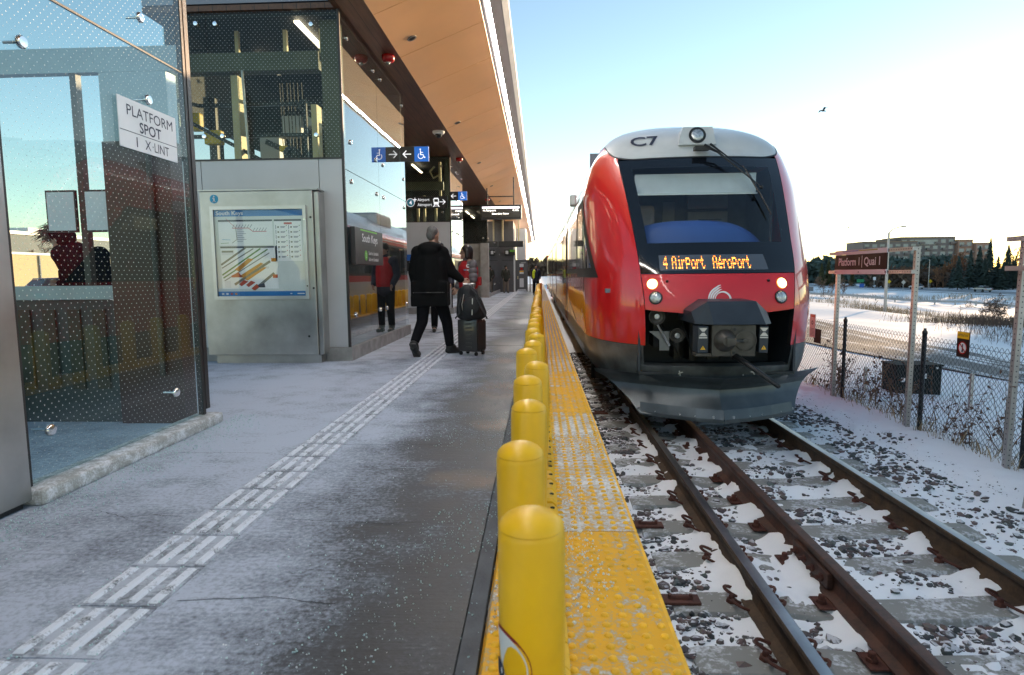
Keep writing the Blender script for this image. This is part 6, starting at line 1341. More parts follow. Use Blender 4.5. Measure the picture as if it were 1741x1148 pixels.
for i, (px, Y, h) in enumerate(((1700,210,14),(1690,214,12),(1640,215,13),(1655,220,12),(1530,206,8),(1548,204,8.5),(1735,215,13))): bare(px2(px,Y), Y, h, 'twig', 'grey brown leafless tree among the spruces', 220+i, 'leafless trees beyond the road', 0.5, thin=0.06)
for i, (px, Y, h) in enumerate(((1388,98,4.6),(1420,102,4.2),(1402,108,4.0))): bare(px2(px,Y), Y, h, 'twig', 'low leafless shrub by the guard rail near the train', 240+i, 'leafless shrubs by the guard rail', 0.75, 5, 'bare_shrub', 0.02)
# far mass of forest and undergrowth
def mass(name, x0, x1, y0, y1, h0, h1, n, m, seed, size):
    g = np.random.default_rng(seed); V = []; F = []
    for i in range(n):
        u = g.random(); x, y = x0+(x1-x0)*u + g.normal(0,2.5), y0+(y1-y0)*u + g.normal(0,4); top = h0+(h1-h0)*float(vnoise(x, y, 0.16, seed)); z = float(gz(x,y)) + top*g.random()**0.7; s = size*g.uniform(0.5,1.2); k = len(V)
        P = g.normal(0, s, (4,3))*vec(1,0.7,0.9) + vec(x,y,z); V += [tuple(p) for p in P]; F += [(k,k+1,k+2),(k,k+2,k+3)]
    b = MB(); b.add(V, F); b.build(name, m, kind='stuff', fix=False)
mass('distant_forest', 118, 170, 300, 262, 7, 11.5, 5200, 'spruce', 301, 1.5); mass('undergrowth', 112, 165, 205, 212, 3.5, 6.5, 5200, 'brush', 302, 0.8); mass('undergrowth', 140, 172, 186, 196, 3, 6, 2600, 'brush', 303, 0.8)
mass('distant_forest', -60, 40, 520, 520, 8, 16, 4200, 'twig', 304, 1.8); mass('distant_forest', 165, 400, 200, 140, 9, 15, 5200, 'spruce', 305, 1.6)
# grass and brush
def tufts(name, spots, m, seed, blade=0.5, n=60):
    g = np.random.default_rng(seed); V = []; F = []
    for x0, y0, rx, ry, h, cnt in spots:
        for i in range(cnt):
            x, y = x0+g.normal(0,rx), y0+g.normal(0,ry); z = float(gz(x,y)); hh = h*g.uniform(0.5,1.15); a = g.uniform(0,6.28); w = blade*h*0.035; dx, dy = g.normal(0,0.28*hh,2); k = len(V)
            V += [(x-math.cos(a)*w,y-math.sin(a)*w,z-0.03),(x+math.cos(a)*w,y+math.sin(a)*w,z-0.03),(x+dx*0.5+math.cos(a)*w*0.8,y+dy*0.5+math.sin(a)*w*0.8,z+hh*0.65),(x+dx,y+dy,z+hh),(x+dx*0.5-math.cos(a)*w*0.8,y+dy*0.5-math.sin(a)*w*0.8,z+hh*0.65)]; F.append((k,k+1,k+2,k+3,k+4))
    b = MB(); b.add(V, F); b.build(name, m, kind='stuff', fix=False)
tufts('dry_grass', [(29,66,1.3,2,0.6,160),(31,64,1.2,2,0.7,200),(25.5,49,1.0,1.6,0.55,300),(28,51,1.2,1.8,0.6,420),(30.5,53,1.0,2,0.5,260),(21.5,35,0.7,1.4,0.45,200),(24,38,0.9,1.6,0.5,260),(27.5,42,1.1,1.6,0.5,260),(31,46,1.0,1.8,0.5,200)], 'tan', 401)
tufts('brown_brush', [(21,31,1.0,1.6,0.45,300),(24,34,1.2,1.8,0.5,300),(18.5,25.5,0.8,1.3,0.35,240),(27,37,1.2,1.8,0.6,300),(31,41,1.6,2,0.6,300),(16.2,21.6,0.6,1.0,0.3,220),(29,40,1.2,1.6,0.7,420),(22.5,31,1.0,1.4,0.55,380)], 'brush', 402)
tufts('cattails', [(x,y,2.6,1.2,1.1,170) for x, y in ((58,122),(64,119),(70,118),(76,116))] + [(84,113,2.5,1.2,1.0,120),(45,126,2.5,1.5,0.9,90),(50,125,2.5,1.5,1.0,110),(101,118,2.2,1.4,1.4,150)], 'tan', 403)
for i, (x, y, h) in enumerate(((27.5,39.5,2.6),(29.5,41.5,2.4),(25,35,2.0),(32,45,2.6))): bare(x, y, h, 'brush', 'tangled leafless bush in the ditch behind the fence', 260+i, 'leafless bushes in the ditch', 0.8, 5, 'leafless_bush', 0.010)
def weed(x, y, h, seed, label, group):
    g = np.random.default_rng(seed); t = thing('withered_weed', label, 'plant', (x, y, float(gz(x,y))), group); b = MB(); lf = MB(); z0 = float(gz(x,y)) - 0.05
    for i in range(5):
        p = vec(x,y,z0) + vec(*g.normal(0,0.05,2),0); d = vec(*g.normal(0,0.22,2),1.0); pts = [p]; L = h*g.uniform(0.6,1.1)
        for k in range(4): d = d + g.normal(0,0.14,3); d /= np.linalg.norm(d); pts.append(pts[-1]+d*L/4)
        b.tube(pts, [0.006,0.005,0.004,0.003,0.002], 4)
        for q in pts[1:]:
            for _ in range(3 if i < 3 else 1):
                c = q + g.normal(0,0.045,3); s = g.uniform(0.008,0.024); P = g.normal(0,s,(4,3)); lf.add(P + c, [(0,1,2),(0,2,3)])
            if g.random() < 0.7: b.tube([q, q + g.normal(0,0.10,3)], 0.0025, 3)
    b.build('stems', 'twig_rust', t, fix=False); lf.build('foliage', 'leaf_brown', t, fix=False)
for i in range(24):
    y = 5.0 + 6.2*(i/24) + random.uniform(-.1,.1); x = FX + random.uniform(0.08, 0.8); weed(x, y, random.uniform(0.35,0.75) if i % 3 else 0.85, 500+i, 'withered brown weed growing along the chain link fence', 'withered weeds along the fence')
for i in range(26): 
    y = 4.7 + 6*(i/26); tufts('fence_grass', [(FX-0.03, y, 0.05, 0.14, 0.22, 16)], 'tan', 600+i, 0.5)
# ------------------------------------------------------------------ apartment block and shops
M['brick_dark'] = mat('dark_facade', (0.19, 0.165, 0.155), 0.8, 0, 0.1, 0.3); M['brick_warm'] = mat('warm_brick', (0.32, 0.20, 0.15), 0.8, 0, 0.12, 0.3); M['window_pale'] = mat('pale_window', (0.30, 0.34, 0.34), 0.15, 0, 0.2, 0.2); M['parapet'] = mat('warm_parapet', (0.28, 0.20, 0.14), 0.7, 0, 0.1)
AP = thing('apartment_building', 'stepped dark brick apartment block with pale windows beyond the trees', 'building', (175, 305, -4.3))
win0 = None
def facade(x0, x1, y0, y1, top, m, floors, cols):
    global win0
    box('wall', x0, x1, y0, y1, -4.5, top, m, AP); box('parapet', x0-0.2, x1+0.2, y0-0.2, y1, top+0.01, top+0.35, 'parapet', AP)
    for f in range(floors):
        z = top - 2.6 - 2.9*f
        for c in range(cols):
            x = x0 + (x1-x0)*(c+0.5)/cols
            if win0 is None:
                b = MB(); b.box(x-1.1, x+1.1, y0-0.05, y0+0.05, z, z+1.6); win0 = b.build('window', 'window_pale', AP); win0.data.transform(Matrix.Translation((-(x-175), -(y0-305), -(z+4.3)))); win0.location = (x-175, y0-305, z+4.3)
            else: o = win0.copy(); COL.objects.link(o); o.location = (x-175, y0-305, z+4.3)
            if (f + c) % 2 == 0:
                o = bpy.data.objects.new('balcony', BALC); COL.objects.link(o); o.parent = AP; o.location = (x-175+0.6, y0-305, z+4.3-0.4)
b = MB(); b.box(-1.3,1.3,-1.1,-0.02,0,0.9); _o = b.build('balcony', 'brick_dark'); BALC = _o.data; bpy.data.objects.remove(_o)
facade(153, 178, 302, 318, 14.6, 'brick_dark', 6, 7); facade(173.5, 199, 308, 324, 16.8, 'brick_dark', 6, 7); facade(199.2, 206, 306, 322, 15.2, 'brick_warm', 5, 2); facade(206.2, 213, 304, 322, 13.6, 'brick_warm', 5, 2)
box('roof_plant', 165, 178, 310, 314, 14.97, 16.2, 'brick_dark', AP); box('penthouse', 180, 190, 307.6, 307.95, 13.5, 15.8, 'window_pale', AP)
# unseen tower added beyond the frame to keep low sun off the near platform
M['sun_block_wall'] = mat('tan_sun_block_wall', (0.24, 0.20, 0.17), 0.8, 0, 0.1, 0.3)
TW = thing('sun_block_tower', 'unseen tan tower added beyond the road to block the low sun', 'building', (140, 145, -4.3)); _u = vec(math.cos(SUN_AZ), -math.sin(SUN_AZ), 0); _v = vec(math.sin(SUN_AZ), math.cos(SUN_AZ), 0); _c = _v*205 + _u*14.5
b = MB(); b.obox(_c + vec(0,0,15.5), _u*18, _v*5, vec(0,0,20.5)); b.build('wall', 'sun_block_wall', TW); b = MB(); b.obox(_c + vec(0,0,36.3), _u*18.2, _v*5.2, vec(0,0,0.28)); b.build('parapet', 'parapet', TW)
for f_ in range(13):
    for k_ in range(11): b = MB(); b.obox(_c - _v*5.02 + _u*(-16+3.2*k_) + vec(0,0,-2+2.9*f_), _u*1.0, _v*0.05, vec(0,0,0.75)); b.build('window', 'window_pale', TW)
M['sunny_wall'] = mat('cream_shop_wall', (0.62, 0.47, 0.27), 0.8, 0, 0.06, 0.3); M['shop_grey'] = mat('grey_shop_wall', (0.20, 0.22, 0.23), 0.7, 0, 0.08, 0.3)
SHP = thing('shop_building', 'long low cream shop wall in evening sun beyond the shelter', 'building', (-60, 60, -0.25)); box('wall', -75, -55, 28, 77.5, -0.4, 3.75, 'sunny_wall', SHP); box('roof_edge', -75.2, -54.8, 27.8, 77.7, 3.76, 4.0, 'white', SHP)
for y in (66, 70.5): box('downpipe', -54.98, -54.85, y, y+0.15, 0, 3.7, 'shop_grey', SHP)
SH2 = thing('department_store', 'taller grey store block behind the low cream shop', 'building', (-95, 90, -0.25)); box('wall', -120, -80, 50, 140, -0.4, 8.0, 'shop_grey', SH2); box('roof_edge', -120.3, -79.7, 49.7, 140.3, 8.01, 8.5, 'clad', SH2); box('roof_plant', -95, -88, 104, 112, 8.51, 10, 'white', SH2); box('lower_wing', -79.9, -58, 79, 100, -0.4, 4.2, 'shop_grey', SH2)
for i, (x, y, h) in enumerate(((-70,86,9),(-62,90,8))): bare(x, y, h, 'twig', 'leafless tree beside the far grey store', 280+i, 'leafless trees by the store', 0.5, 5, thin=0.03)
# birds
def bird(c, s, yaw, label):
    t = thing('bird', label, 'bird', c); M.setdefault('feather', mat('dark_feather', (0.03, 0.032, 0.03), 0.8, 0, 0.1)); b = MB(); cy, sy = math.cos(yaw), math.sin(yaw); f = vec(cy,sy,0); l = vec(-sy,cy,0); c = vec(*c)
    b.tube([c-f*0.50*s-vec(0,0,0.02*s), c-f*0.25*s, c, c+f*0.25*s, c+f*0.42*s+vec(0,0,0.03*s), c+f*0.52*s], [0.07*s,0.09*s,0.13*s,0.10*s,0.07*s,0.01*s], 8)
    for k, up in ((1,0.20),(-1,-0.08)):
        w = [c+f*0.18*s, c+l*k*0.42*s+f*0.26*s+vec(0,0,(0.22+up)*s), c+l*k*0.98*s-f*0.05*s+vec(0,0,(0.05+up)*s), c+l*k*0.48*s-f*0.10*s+vec(0,0,(0.16+up)*s), c-f*0.16*s]; b.add(w + [p-vec(0,0,0.02*s) for p in w], [(0,1,3,4),(1,2,3),(5,9,8,6),(6,8,7)])
    b.build('body', 'feather', t, fix=False)
bird((26.2,60,15.9), 0.62, R(200), 'larger dark bird gliding in the sky above the train'); bird((58,120,9.2), 0.5, R(150), 'tiny distant bird low in the pale sky')
# ------------------------------------------------------------------ people
M['skin'] = mat('skin', (0.42, 0.24, 0.17), 0.5, 0, 0.06, 12); M['hair_grey'] = mat('grey_hair', (0.13, 0.12, 0.115), 0.7, 0, 0.35, 60, 0.4, 150); M['hair_dark'] = mat('dark_hair', (0.016, 0.011, 0.009), 0.45, 0, 0.3, 40, 0.4, 150)
M['parka'] = mat('black_parka', (0.005, 0.005, 0.0055), 0.8, 0, 0.3, 9, 0.25, 40, spec=0.15); M['trousers'] = mat('black_trousers', (0.006, 0.006, 0.008), 0.85, 0, 0.3, 12, 0.2, 60, spec=0.15); M['boot'] = mat('black_boot', (0.012, 0.011, 0.011), 0.5, 0, 0.2); M['sole'] = mat('grey_sole', (0.06, 0.055, 0.055), 0.8, 0, 0.4, 40, 0.6, 60)
M['fur'] = mat('fur_trim', (0.32, 0.24, 0.16), 0.95, 0, 0.5, 50, 1.0, 90); M['vest_red'] = mat('red_vest', (0.42, 0.010, 0.016), 0.6, 0, 0.12, 9, 0.2, 40); M['puffer'] = mat('grey_puffer', (0.14, 0.125, 0.135), 0.55, 0, 0.15, 6, 0.2, 30); M['jeans'] = mat('blue_grey_jeans', (0.13, 0.17, 0.19), 0.8, 0, 0.15, 12); M['tan_trousers'] = mat('tan_trousers', (0.20, 0.155, 0.12), 0.8, 0, 0.1); M['olive_coat'] = mat('olive_jacket', (0.035, 0.035, 0.025), 0.8, 0, 0.2); M['hivis'] = mat('hi_vis_yellow', (0.62, 0.75, 0.03), 0.6, 0, 0.05); M['navy'] = mat('navy_coat', (0.010, 0.014, 0.032), 0.7, 0, 0.2, 8, 0.2, 30)
def blob(name, prims, m, parent, vox=0.012, sm=4, extra=None):
    """one continuous surface grown round tapered capsules and ellipsoids"""
    b = MB()
    for p in prims:
        if p[0] == 'c':
            _, p0, p1, r0, r1 = p; p0, p1 = vec(*p0), vec(*p1); d = p1-p0; L = np.linalg.norm(d); d = d/max(L,1e-6); prof = [(max(1e-3, r0*math.sin(t)), -r0*math.cos(t)) for t in np.linspace(0.08, math.pi/2, 5)] + [(max(1e-3, r1*math.cos(t)), L + r1*math.sin(t)) for t in np.linspace(0, math.pi/2-0.08, 5)]; b.lathe(p0, prof, 14, axis=d)
        elif p[0] == 'e':
            _, c, r, rot = p if len(p) == 4 else (*p, 0.0); k = MB(); k.ball((0,0,0), r, 16, 12); v = k.v[0]; cs, sn = math.cos(rot), math.sin(rot); v = v @ np.array([[cs,sn,0],[-sn,cs,0],[0,0,1]]); b.add(v + vec(*c), k.f)
        elif p[0] == 'b':
            _, c, u, v, w = p; b.obox(c, u, v, w)
    o = b.build(name, m, parent)
    if bpy.app.background or True:
        r = o.modifiers.new('r', 'REMESH'); r.mode = 'VOXEL'; r.voxel_size = vox; r.adaptivity = 0
        s = o.modifiers.new('s', 'SMOOTH'); s.factor = 0.5; s.iterations = sm
        me = bpy.data.meshes.new_from_object(o.evaluated_get(bpy.context.evaluated_depsgraph_get())); old = o.data; o.modifiers.clear(); o.data = me; bpy.data.meshes.remove(old); me.name = name
        me.polygons.foreach_set('use_smooth', [True]*len(me.polygons))
    return o
def hand(wr, d, side, curl=0.5, s=1.0):
    """palm, four unequal bent fingers and a thumb; d points along the hand, side to the thumb"""
    d = vec(*d)/np.linalg.norm(d); side = vec(*side); side = side - d*np.dot(side,d); side /= np.linalg.norm(side); nrm = np.cross(d, side); wr = vec(*wr); P = [('b', wr+d*0.045*s, side*0.036*s, nrm*0.013*s, d*0.045*s), ('c', wr-d*0.03, wr+d*0.02*s, 0.026*s, 0.024*s)]
    for i, (o, L) in enumerate(((0.028,0.072),(0.010,0.080),(-0.009,0.074),(-0.027,0.058))):
        k = wr + d*0.088*s + side*o*s; d1 = d*math.cos(curl) + nrm*math.sin(curl); d2 = d*math.cos(curl*2.4) + nrm*math.sin(curl*2.4); m_ = k + d1*L*0.5*s; P += [('c', k, m_, 0.0095*s, 0.009*s), ('c', m_, m_+d2*L*0.5*s, 0.009*s, 0.0075*s)]
    t0 = wr + d*0.03*s + side*0.034*s; t1 = t0 + (d*0.6+side*0.7)*0.038*s; P += [('c', t0, t1, 0.013*s, 0.011*s), ('c', t1, t1+(d*0.9+nrm*0.4)*0.03*s, 0.011*s, 0.009*s)]; return P
def person(label, J, face, clothes, scale=1.0, name='person', vox=0.011, hair=None, group=None):
    """J holds the joints in metres; the body is one mesh, hair and clothing are its children"""
    base = vec((J['anL'][0]+J['anR'][0])/2, (J['anL'][1]+J['anR'][1])/2, 0); f = vec(*face, 0)/np.linalg.norm(face); l = vec(-f[1], f[0], 0); up = vec(0,0,1); h = vec(*J['head']); rot = math.atan2(f[1], f[0])
    Pm = [('e', h+up*0.02, (0.098,0.076,0.115), rot), ('e', h+f*0.02-up*0.045, (0.075,0.062,0.080), rot), ('c', h+f*0.095+up*0.012, h+f*0.112-up*0.022, 0.008, 0.014), ('e', h+f*0.083-up*0.062, (0.020,0.026,0.010), rot), ('e', h+f*0.075-up*0.098, (0.022,0.026,0.020), rot), ('e', h+f*0.080+up*0.030, (0.02,0.055,0.012), rot)]
    for s in (-1,1): Pm += [('e', h+l*s*0.079-f*0.005-up*0.005, (0.020,0.010,0.032), rot)]
    Pm += [('c', J['neck'], h-up*0.05, 0.058, 0.052), ('c', J['chest'], J['neck'], 0.11, 0.06), ('c', J['pelvis'], J['chest'], 0.13, 0.14)]
    for s in 'LR':
        Pm += [('c', J['neck'], J['sh'+s], 0.06, 0.055), ('c', J['sh'+s], J['el'+s], 0.052, 0.042), ('c', J['el'+s], J['wr'+s], 0.040, 0.027), ('c', J['pelvis'], J['hip'+s], 0.12, 0.085), ('c', J['hip'+s], J['kn'+s], 0.085, 0.055), ('c', J['kn'+s], J['an'+s], 0.055, 0.040), ('c', J['an'+s], J['toe'+s], 0.042, 0.030)]
        d = vec(*J['wr'+s]) - vec(*J['el'+s]); Pm += hand(J['wr'+s], J.get('hd'+s, d), J.get('hs'+s, f), J.get('curl'+s, 0.45))
    o = blob(name, Pm, 'skin', None, 0.0075, 1); tag(o, label, 'person', group)
    me = o.data; me.transform(Matrix.Translation(tuple(-base))); o.location = tuple(base); bpy.context.view_layer.update()
    for s in (-1,1):
        b = MB(); b.ball(h+f*0.083+l*s*0.031+up*0.012, 0.0115, 8, 6); b.build('eye', 'ink', o, smooth=True)
    for c in clothes: blob(c[0], c[1], c[2], o, c[3] if len(c) > 3 else vox, c[4] if len(c) > 4 else 4)
    return o, h, f, l, up
def shoe(an, toe, r=0.048): return [('c', an, (an[0]+(toe[0]-an[0])*0.3, an[1]+(toe[1]-an[1])*0.3, (an[2]+toe[2])/2+0.02), r*1.15, r*1.1), ('c', (an[0]-(toe[0]-an[0])*0.22, an[1]-(toe[1]-an[1])*0.22, an[2]-0.055), toe, r*0.85, r*0.9)]
# walking man in the black parka, seen from behind
J = dict(head=(-1.555,9.14,1.765), neck=(-1.585,9.08,1.585), chest=(-1.60,9.06,1.36), pelvis=(-1.60,9.06,0.97), shL=(-1.775,9.06,1.51), shR=(-1.425,9.09,1.50), elL=(-1.845,9.06,1.22), wrL=(-1.83,9.14,0.99), elR=(-1.305,9.12,1.23), wrR=(-1.145,9.16,1.10), hipL=(-1.70,9.06,0.92), hipR=(-1.50,9.07,0.92), knL=(-1.725,9.00,0.50), knR=(-1.39,9.20,0.48), anL=(-1.80,8.72,0.20), anR=(-1.355,9.22,0.10), toeL=(-1.775,8.86,0.035), toeR=(-1.235,9.32,0.035), hdR=(0.8,0.3,-0.45), hsR=(0.2,0.5,0.7), curlR=1.0)
parka = [('b',(-1.60,9.06,0.80),(0.27,0,0),(0,0.175,0),(0,0,0.075)),('b',(-1.60,9.06,0.95),(0.265,0,0),(0,0.17,0),(0,0,0.14)),('c',(-1.70,9.06,0.96),(-1.70,9.06,1.34),0.17,0.155),('c',(-1.50,9.06,0.96),(-1.50,9.06,1.34),0.17,0.155),('c',(-1.60,9.06,1.0),(-1.60,9.06,1.40),0.22,0.20),('c',(-1.60,9.06,1.40),(-1.59,9.07,1.50),0.20,0.14),('c',J['shL'],(-1.60,9.06,1.42),0.105,0.16),('c',J['shR'],(-1.60,9.06,1.42),0.105,0.16),('c',J['shL'],J['elL'],0.098,0.085),('c',J['elL'],(-1.83,9.12,1.04),0.083,0.068),('c',J['shR'],J['elR'],0.098,0.085),('c',J['elR'],(-1.165,9.155,1.115),0.085,0.058),('e',(-1.59,9.02,1.58),(0.185,0.135,0.085)),('e',(-1.60,8.94,1.53),(0.13,0.08,0.09))]
trs = [('c',(-1.60,9.06,0.86),J['hipL'],0.14,0.11),('c',(-1.60,9.06,0.86),J['hipR'],0.14,0.11),('c',J['hipL'],J['knL'],0.112,0.085),('c',J['knL'],(-1.79,8.75,0.24),0.085,0.066),('c',J['hipR'],J['knR'],0.112,0.085),('c',J['knR'],(-1.358,9.215,0.15),0.085,0.068)]
man, h, f, l, up = person('person in a long black parka walking away while pulling a suitcase', J, (0.45, 1.0), [('parka', parka, 'parka', 0.014, 5), ('trousers', trs, 'trousers', 0.013, 5), ('shoe', shoe(J['anL'],J['toeL'],0.055), 'boot', 0.010, 2), ('shoe', shoe(J['anR'],J['toeR'],0.055), 'boot', 0.010, 2), ('hair', [('e', h_, r_) for h_, r_ in (((-1.567,9.112,1.815),(0.084,0.092,0.086)),((-1.585,9.085,1.765),(0.070,0.066,0.085)))], 'hair_grey', 0.009, 2)])
b = MB(); g = np.random.default_rng(77); V = []
for i in range(700):
    a = g.uniform(-0.35, math.pi+0.55) if i % 4 else g.uniform(0,6.28); c = vec(-1.585 + 0.165*math.cos(a), 9.06 - 0.10*math.sin(a)+0.03, 1.555 + 0.055*math.cos(a*1.0) *0 + 0.03*abs(math.cos(a))); c[2] += g.normal(0,0.018); d = vec(math.cos(a)*0.9, -math.sin(a)*0.5, g.uniform(0.0,0.8)); d /= np.linalg.norm(d); s = np.cross(d,(0,0,1)); s /= np.linalg.norm(s); L = g.uniform(0.025,0.055)
    if abs(math.cos(a)) < 0.55: continue
    b.add([c-s*0.004, c+s*0.004, c+d*L+g.normal(0,0.012,3)], [(0,1,2)])
b.build('fur_trim', 'fur', man, fix=False)
b = MB(); b.tube([(-1.87,9.0,0.92),(-1.80,8.83,0.93),(-1.60,8.785,0.93),(-1.40,8.83,0.93),(-1.33,9.0,0.92)], 0.008, 6); b.build('waist_cord', 'boot', man)
b = MB(); d = vec(0.02,0.14,-0.165); d /= np.linalg.norm(d); n_ = np.cross(d,(1,0,0)); n_ /= np.linalg.norm(n_)
b.obox(vec(-1.79,8.735,0.10), vec(0.048,0,0), d*0.145, n_*0.013)
for k in range(8):
    for s in (-0.028, 0, 0.028): b.obox(vec(-1.79+s,8.735,0.10) + d*(-0.12+0.034*k) + n_*0.016*(-1 if n_[1] > 0 else 1), vec(0.010,0,0), d*0.011, n_*0.006)
b.build('boot_sole', 'sole', man)
# suitcase and backpack
M['case_shell'] = mat('dark_ribbed_shell', (0.022, 0.020, 0.021), 0.32, 0, 0.15, 4, 0.03, 30, coat=0.3); M['case_brown'] = mat('brown_ribbed_shell', (0.045, 0.032, 0.033), 0.5, 0, 0.1); M['nylon'] = mat('black_nylon', (0.010, 0.010, 0.012), 0.7, 0, 0.3, 15, 0.3, 60); M['nylon_grey'] = mat('grey_nylon', (0.035, 0.035, 0.038), 0.75, 0, 0.2)
SC = thing('suitcase', 'dark ribbed hard shell suitcase on four wheels pulled by the walking person', 'suitcase', (-0.995, 9.05, 0)); sc = vec(-0.995,9.05,0); 
def rb(b, x0,x1,y0,y1,z0,z1,bev,mi=0):
    n0 = len(b.v); b.bevbox(x0,x1,y0,y1,z0,z1,bev,mi)
def rotz(b, c, a):
    cs, sn = math.cos(a), math.sin(a); b.v = [(v - c) @ np.array([[cs,sn,0],[-sn,cs,0],[0,0,1]]) + c for v in b.v]; return b
ANG = R(-28)
b = MB(); b.bevbox(-1.18,-0.83,8.93,9.17,0.055,0.53,0.03); rotz(b, sc, ANG).build('shell', 'case_shell', SC, autosmooth=40)
for i in range(7):
    z = 0.10+0.058*i; b = MB(); b.prism([(-0.05,z),(0.05,z+0.012),(0.055,z+0.034),(-0.045,z+0.03)], (-0.98,8.93,0), UX, UZ, (0,-0.010,0)); rotz(b, sc, ANG).build('shell_rib', 'case_shell', SC)
for i in range(10):
    b = MB(); y = 8.955+0.021*i; b.box(-0.83,-0.822,y,y+0.010,0.09,0.50); rotz(b, sc, ANG).build('side_rib', 'case_brown', SC)
b = MB(); b.box(-1.184,-0.826,9.045,9.055,0.05,0.535); rotz(b, sc, ANG).build('zip_seam', 'nylon', SC)
for x, y in ((-1.14,8.96),(-0.87,8.96),(-1.14,9.14),(-0.87,9.14)):
    b = MB(); b.lathe((x-0.015,y,0.026), [(0.026,0),(0.026,0.03)], 14, axis=(1,0,0)); b.box(x-0.012,x+0.012,y-0.01,y+0.01,0.03,0.06); rotz(b, sc, ANG).build('wheel', 'rubber', SC)
b = MB()
for x in (-1.09,-0.94): b.tube([(x,9.16,0.52),(x-0.02,9.16,1.03)], 0.009, 8)
b.tube([(-1.12,9.16,1.04),(-0.95,9.16,1.04)], 0.016, 8); rotz(b, sc, R(8)).build('pull_handle', 'alu', SC)
BPk = blob('backpack', [('c',(-1.03,8.98,0.63),(-1.05,9.0,0.93),0.135,0.11),('c',(-0.92,8.99,0.62),(-0.99,9.0,0.90),0.12,0.09),('c',(-1.12,9.0,0.62),(-1.11,9.02,0.92),0.10,0.09),('c',(-0.86,9.0,0.62),(-0.90,9.02,0.80),0.09,0.06),('e',(-0.98,8.87,0.72),(0.13,0.05,0.14))], 'nylon', None, 0.012, 4); tag(BPk, 'black backpack with hanging straps lying on top of the suitcase', 'backpack')
for pts in ([(-0.93,8.87,0.93),(-0.88,8.84,0.80),(-0.83,8.83,0.70),(-0.78,8.86,0.60),(-0.755,8.87,0.545)], [(-1.13,8.9,0.86),(-1.17,8.88,0.72),(-1.16,8.87,0.62),(-1.22,8.88,0.55)], [(-1.0,8.87,1.0),(-0.90,8.85,0.90),(-0.84,8.86,0.78)]):
    b = MB(); b.tube(pts, 0.012, 5); b.build('strap', 'nylon_grey', BPk)
b = MB(); b.tube([(-1.10,8.885,0.60),(-1.12,8.875,0.75),(-1.09,8.89,0.90)], 0.006, 5); b.tube([(-0.97,8.83,0.60),(-0.96,8.83,0.84)], 0.008, 5); b.build('zip', 'alu', BPk)
# staff member in a red vest, in profile beyond the luggage
J = dict(head=(-1.325,11.2,1.575), neck=(-1.29,11.2,1.43), chest=(-1.28,11.2,1.22), pelvis=(-1.27,11.2,0.90), shL=(-1.36,11.05,1.35), shR=(-1.20,11.33,1.35), elL=(-1.17,10.98,1.10), wrL=(-1.22,10.98,0.90), elR=(-1.42,11.34,1.12), wrR=(-1.50,11.25,0.95), hipL=(-1.29,11.12,0.86), hipR=(-1.26,11.28,0.86), knL=(-1.29,11.10,0.47), knR=(-1.25,11.3,0.47), anL=(-1.28,11.1,0.09), anR=(-1.23,11.31,0.09), toeL=(-1.42,11.06,0.03), toeR=(-1.37,11.28,0.03))
J['shL'] = (-1.19,11.06,1.36); J['shR'] = (-1.41,11.32,1.36)
cloth = [('puffer_jacket', [('c',(-1.28,11.2,0.86),(-1.28,11.2,1.26),0.165,0.175),('c',(-1.28,11.2,1.26),(-1.30,11.2,1.40),0.16,0.09),('c',(-1.30,11.2,1.40),(-1.31,11.2,1.46),0.078,0.075)] + [('c',J['sh'+s],(-1.30,11.2,1.32),0.085,0.11) for s in 'LR'] + [('e', tuple(vec(*J['sh'+s])*(1-t)+vec(*J['el'+s])*t), (0.085,0.085,0.062)) for s in 'LR' for t in (0.1,0.45,0.8)] + [('e', tuple(vec(*J['el'+s])*(1-t)+vec(*J['wr'+s])*t), (0.075,0.075,0.06)) for s in 'LR' for t in (0.1,0.5,0.85)], 'puffer', 0.011, 3),
  ('red_vest', [('c',(-1.285,11.19,0.985),(-1.285,11.19,1.26),0.178,0.186),('c',(-1.285,11.19,1.26),(-1.30,11.2,1.34),0.172,0.125)], 'vest_red', 0.011, 2), ('trousers', [('c',(-1.27,11.2,0.84),J['hipL'],0.13,0.105),('c',J['hipR'],(-1.27,11.2,0.84),0.105,0.13),('c',J['hipL'],J['knL'],0.10,0.075),('c',J['knL'],J['anL'],0.075,0.06),('c',J['hipR'],J['knR'],0.10,0.075),('c',J['knR'],J['anR'],0.075,0.06)], 'jeans', 0.012, 4), ('shoe', shoe(J['anL'],J['toeL']), 'boot', 0.01, 2), ('shoe', shoe(J['anR'],J['toeR']), 'boot', 0.01, 2),
  ('hair', [('e',(-1.305,11.205,1.625),(0.108,0.098,0.095)),('c',(-1.275,11.205,1.60),(-1.275,11.205,1.50),0.088,0.080),('c',(-1.30,11.14,1.60),(-1.29,11.12,1.50),0.045,0.045)], 'hair_dark', 0.009, 2)]
wom, h, f, l, up = person('person with dark bob, glasses and red vest over a grey puffer jacket', J, (-1.0, -0.35), cloth)
b = MB()
for s in (-1,1): disc(b, h+f*0.105+l*s*0.034+up*0.012, l, up, 0.027, 16, 0, 0.022)
b.tube([h+f*0.107-l*0.01+up*0.014, h+f*0.107+l*0.01+up*0.014], 0.003, 5)
for s in (-1,1): b.tube([h+f*0.10+l*s*0.06+up*0.014, h-f*0.005+l*s*0.083+up*0.014], 0.003, 5)
b.build('glasses', 'black', wom, fix=False)
nf = vec(-0.25,-0.97,0); uu = vec(0.97,-0.25,0); b = MB(); disc(b, vec(-1.265,11.0,1.335), uu, UZ, 0.035, 16, 0, 0.016); b.build('vest_emblem', 'sign_white', wom, fix=False)
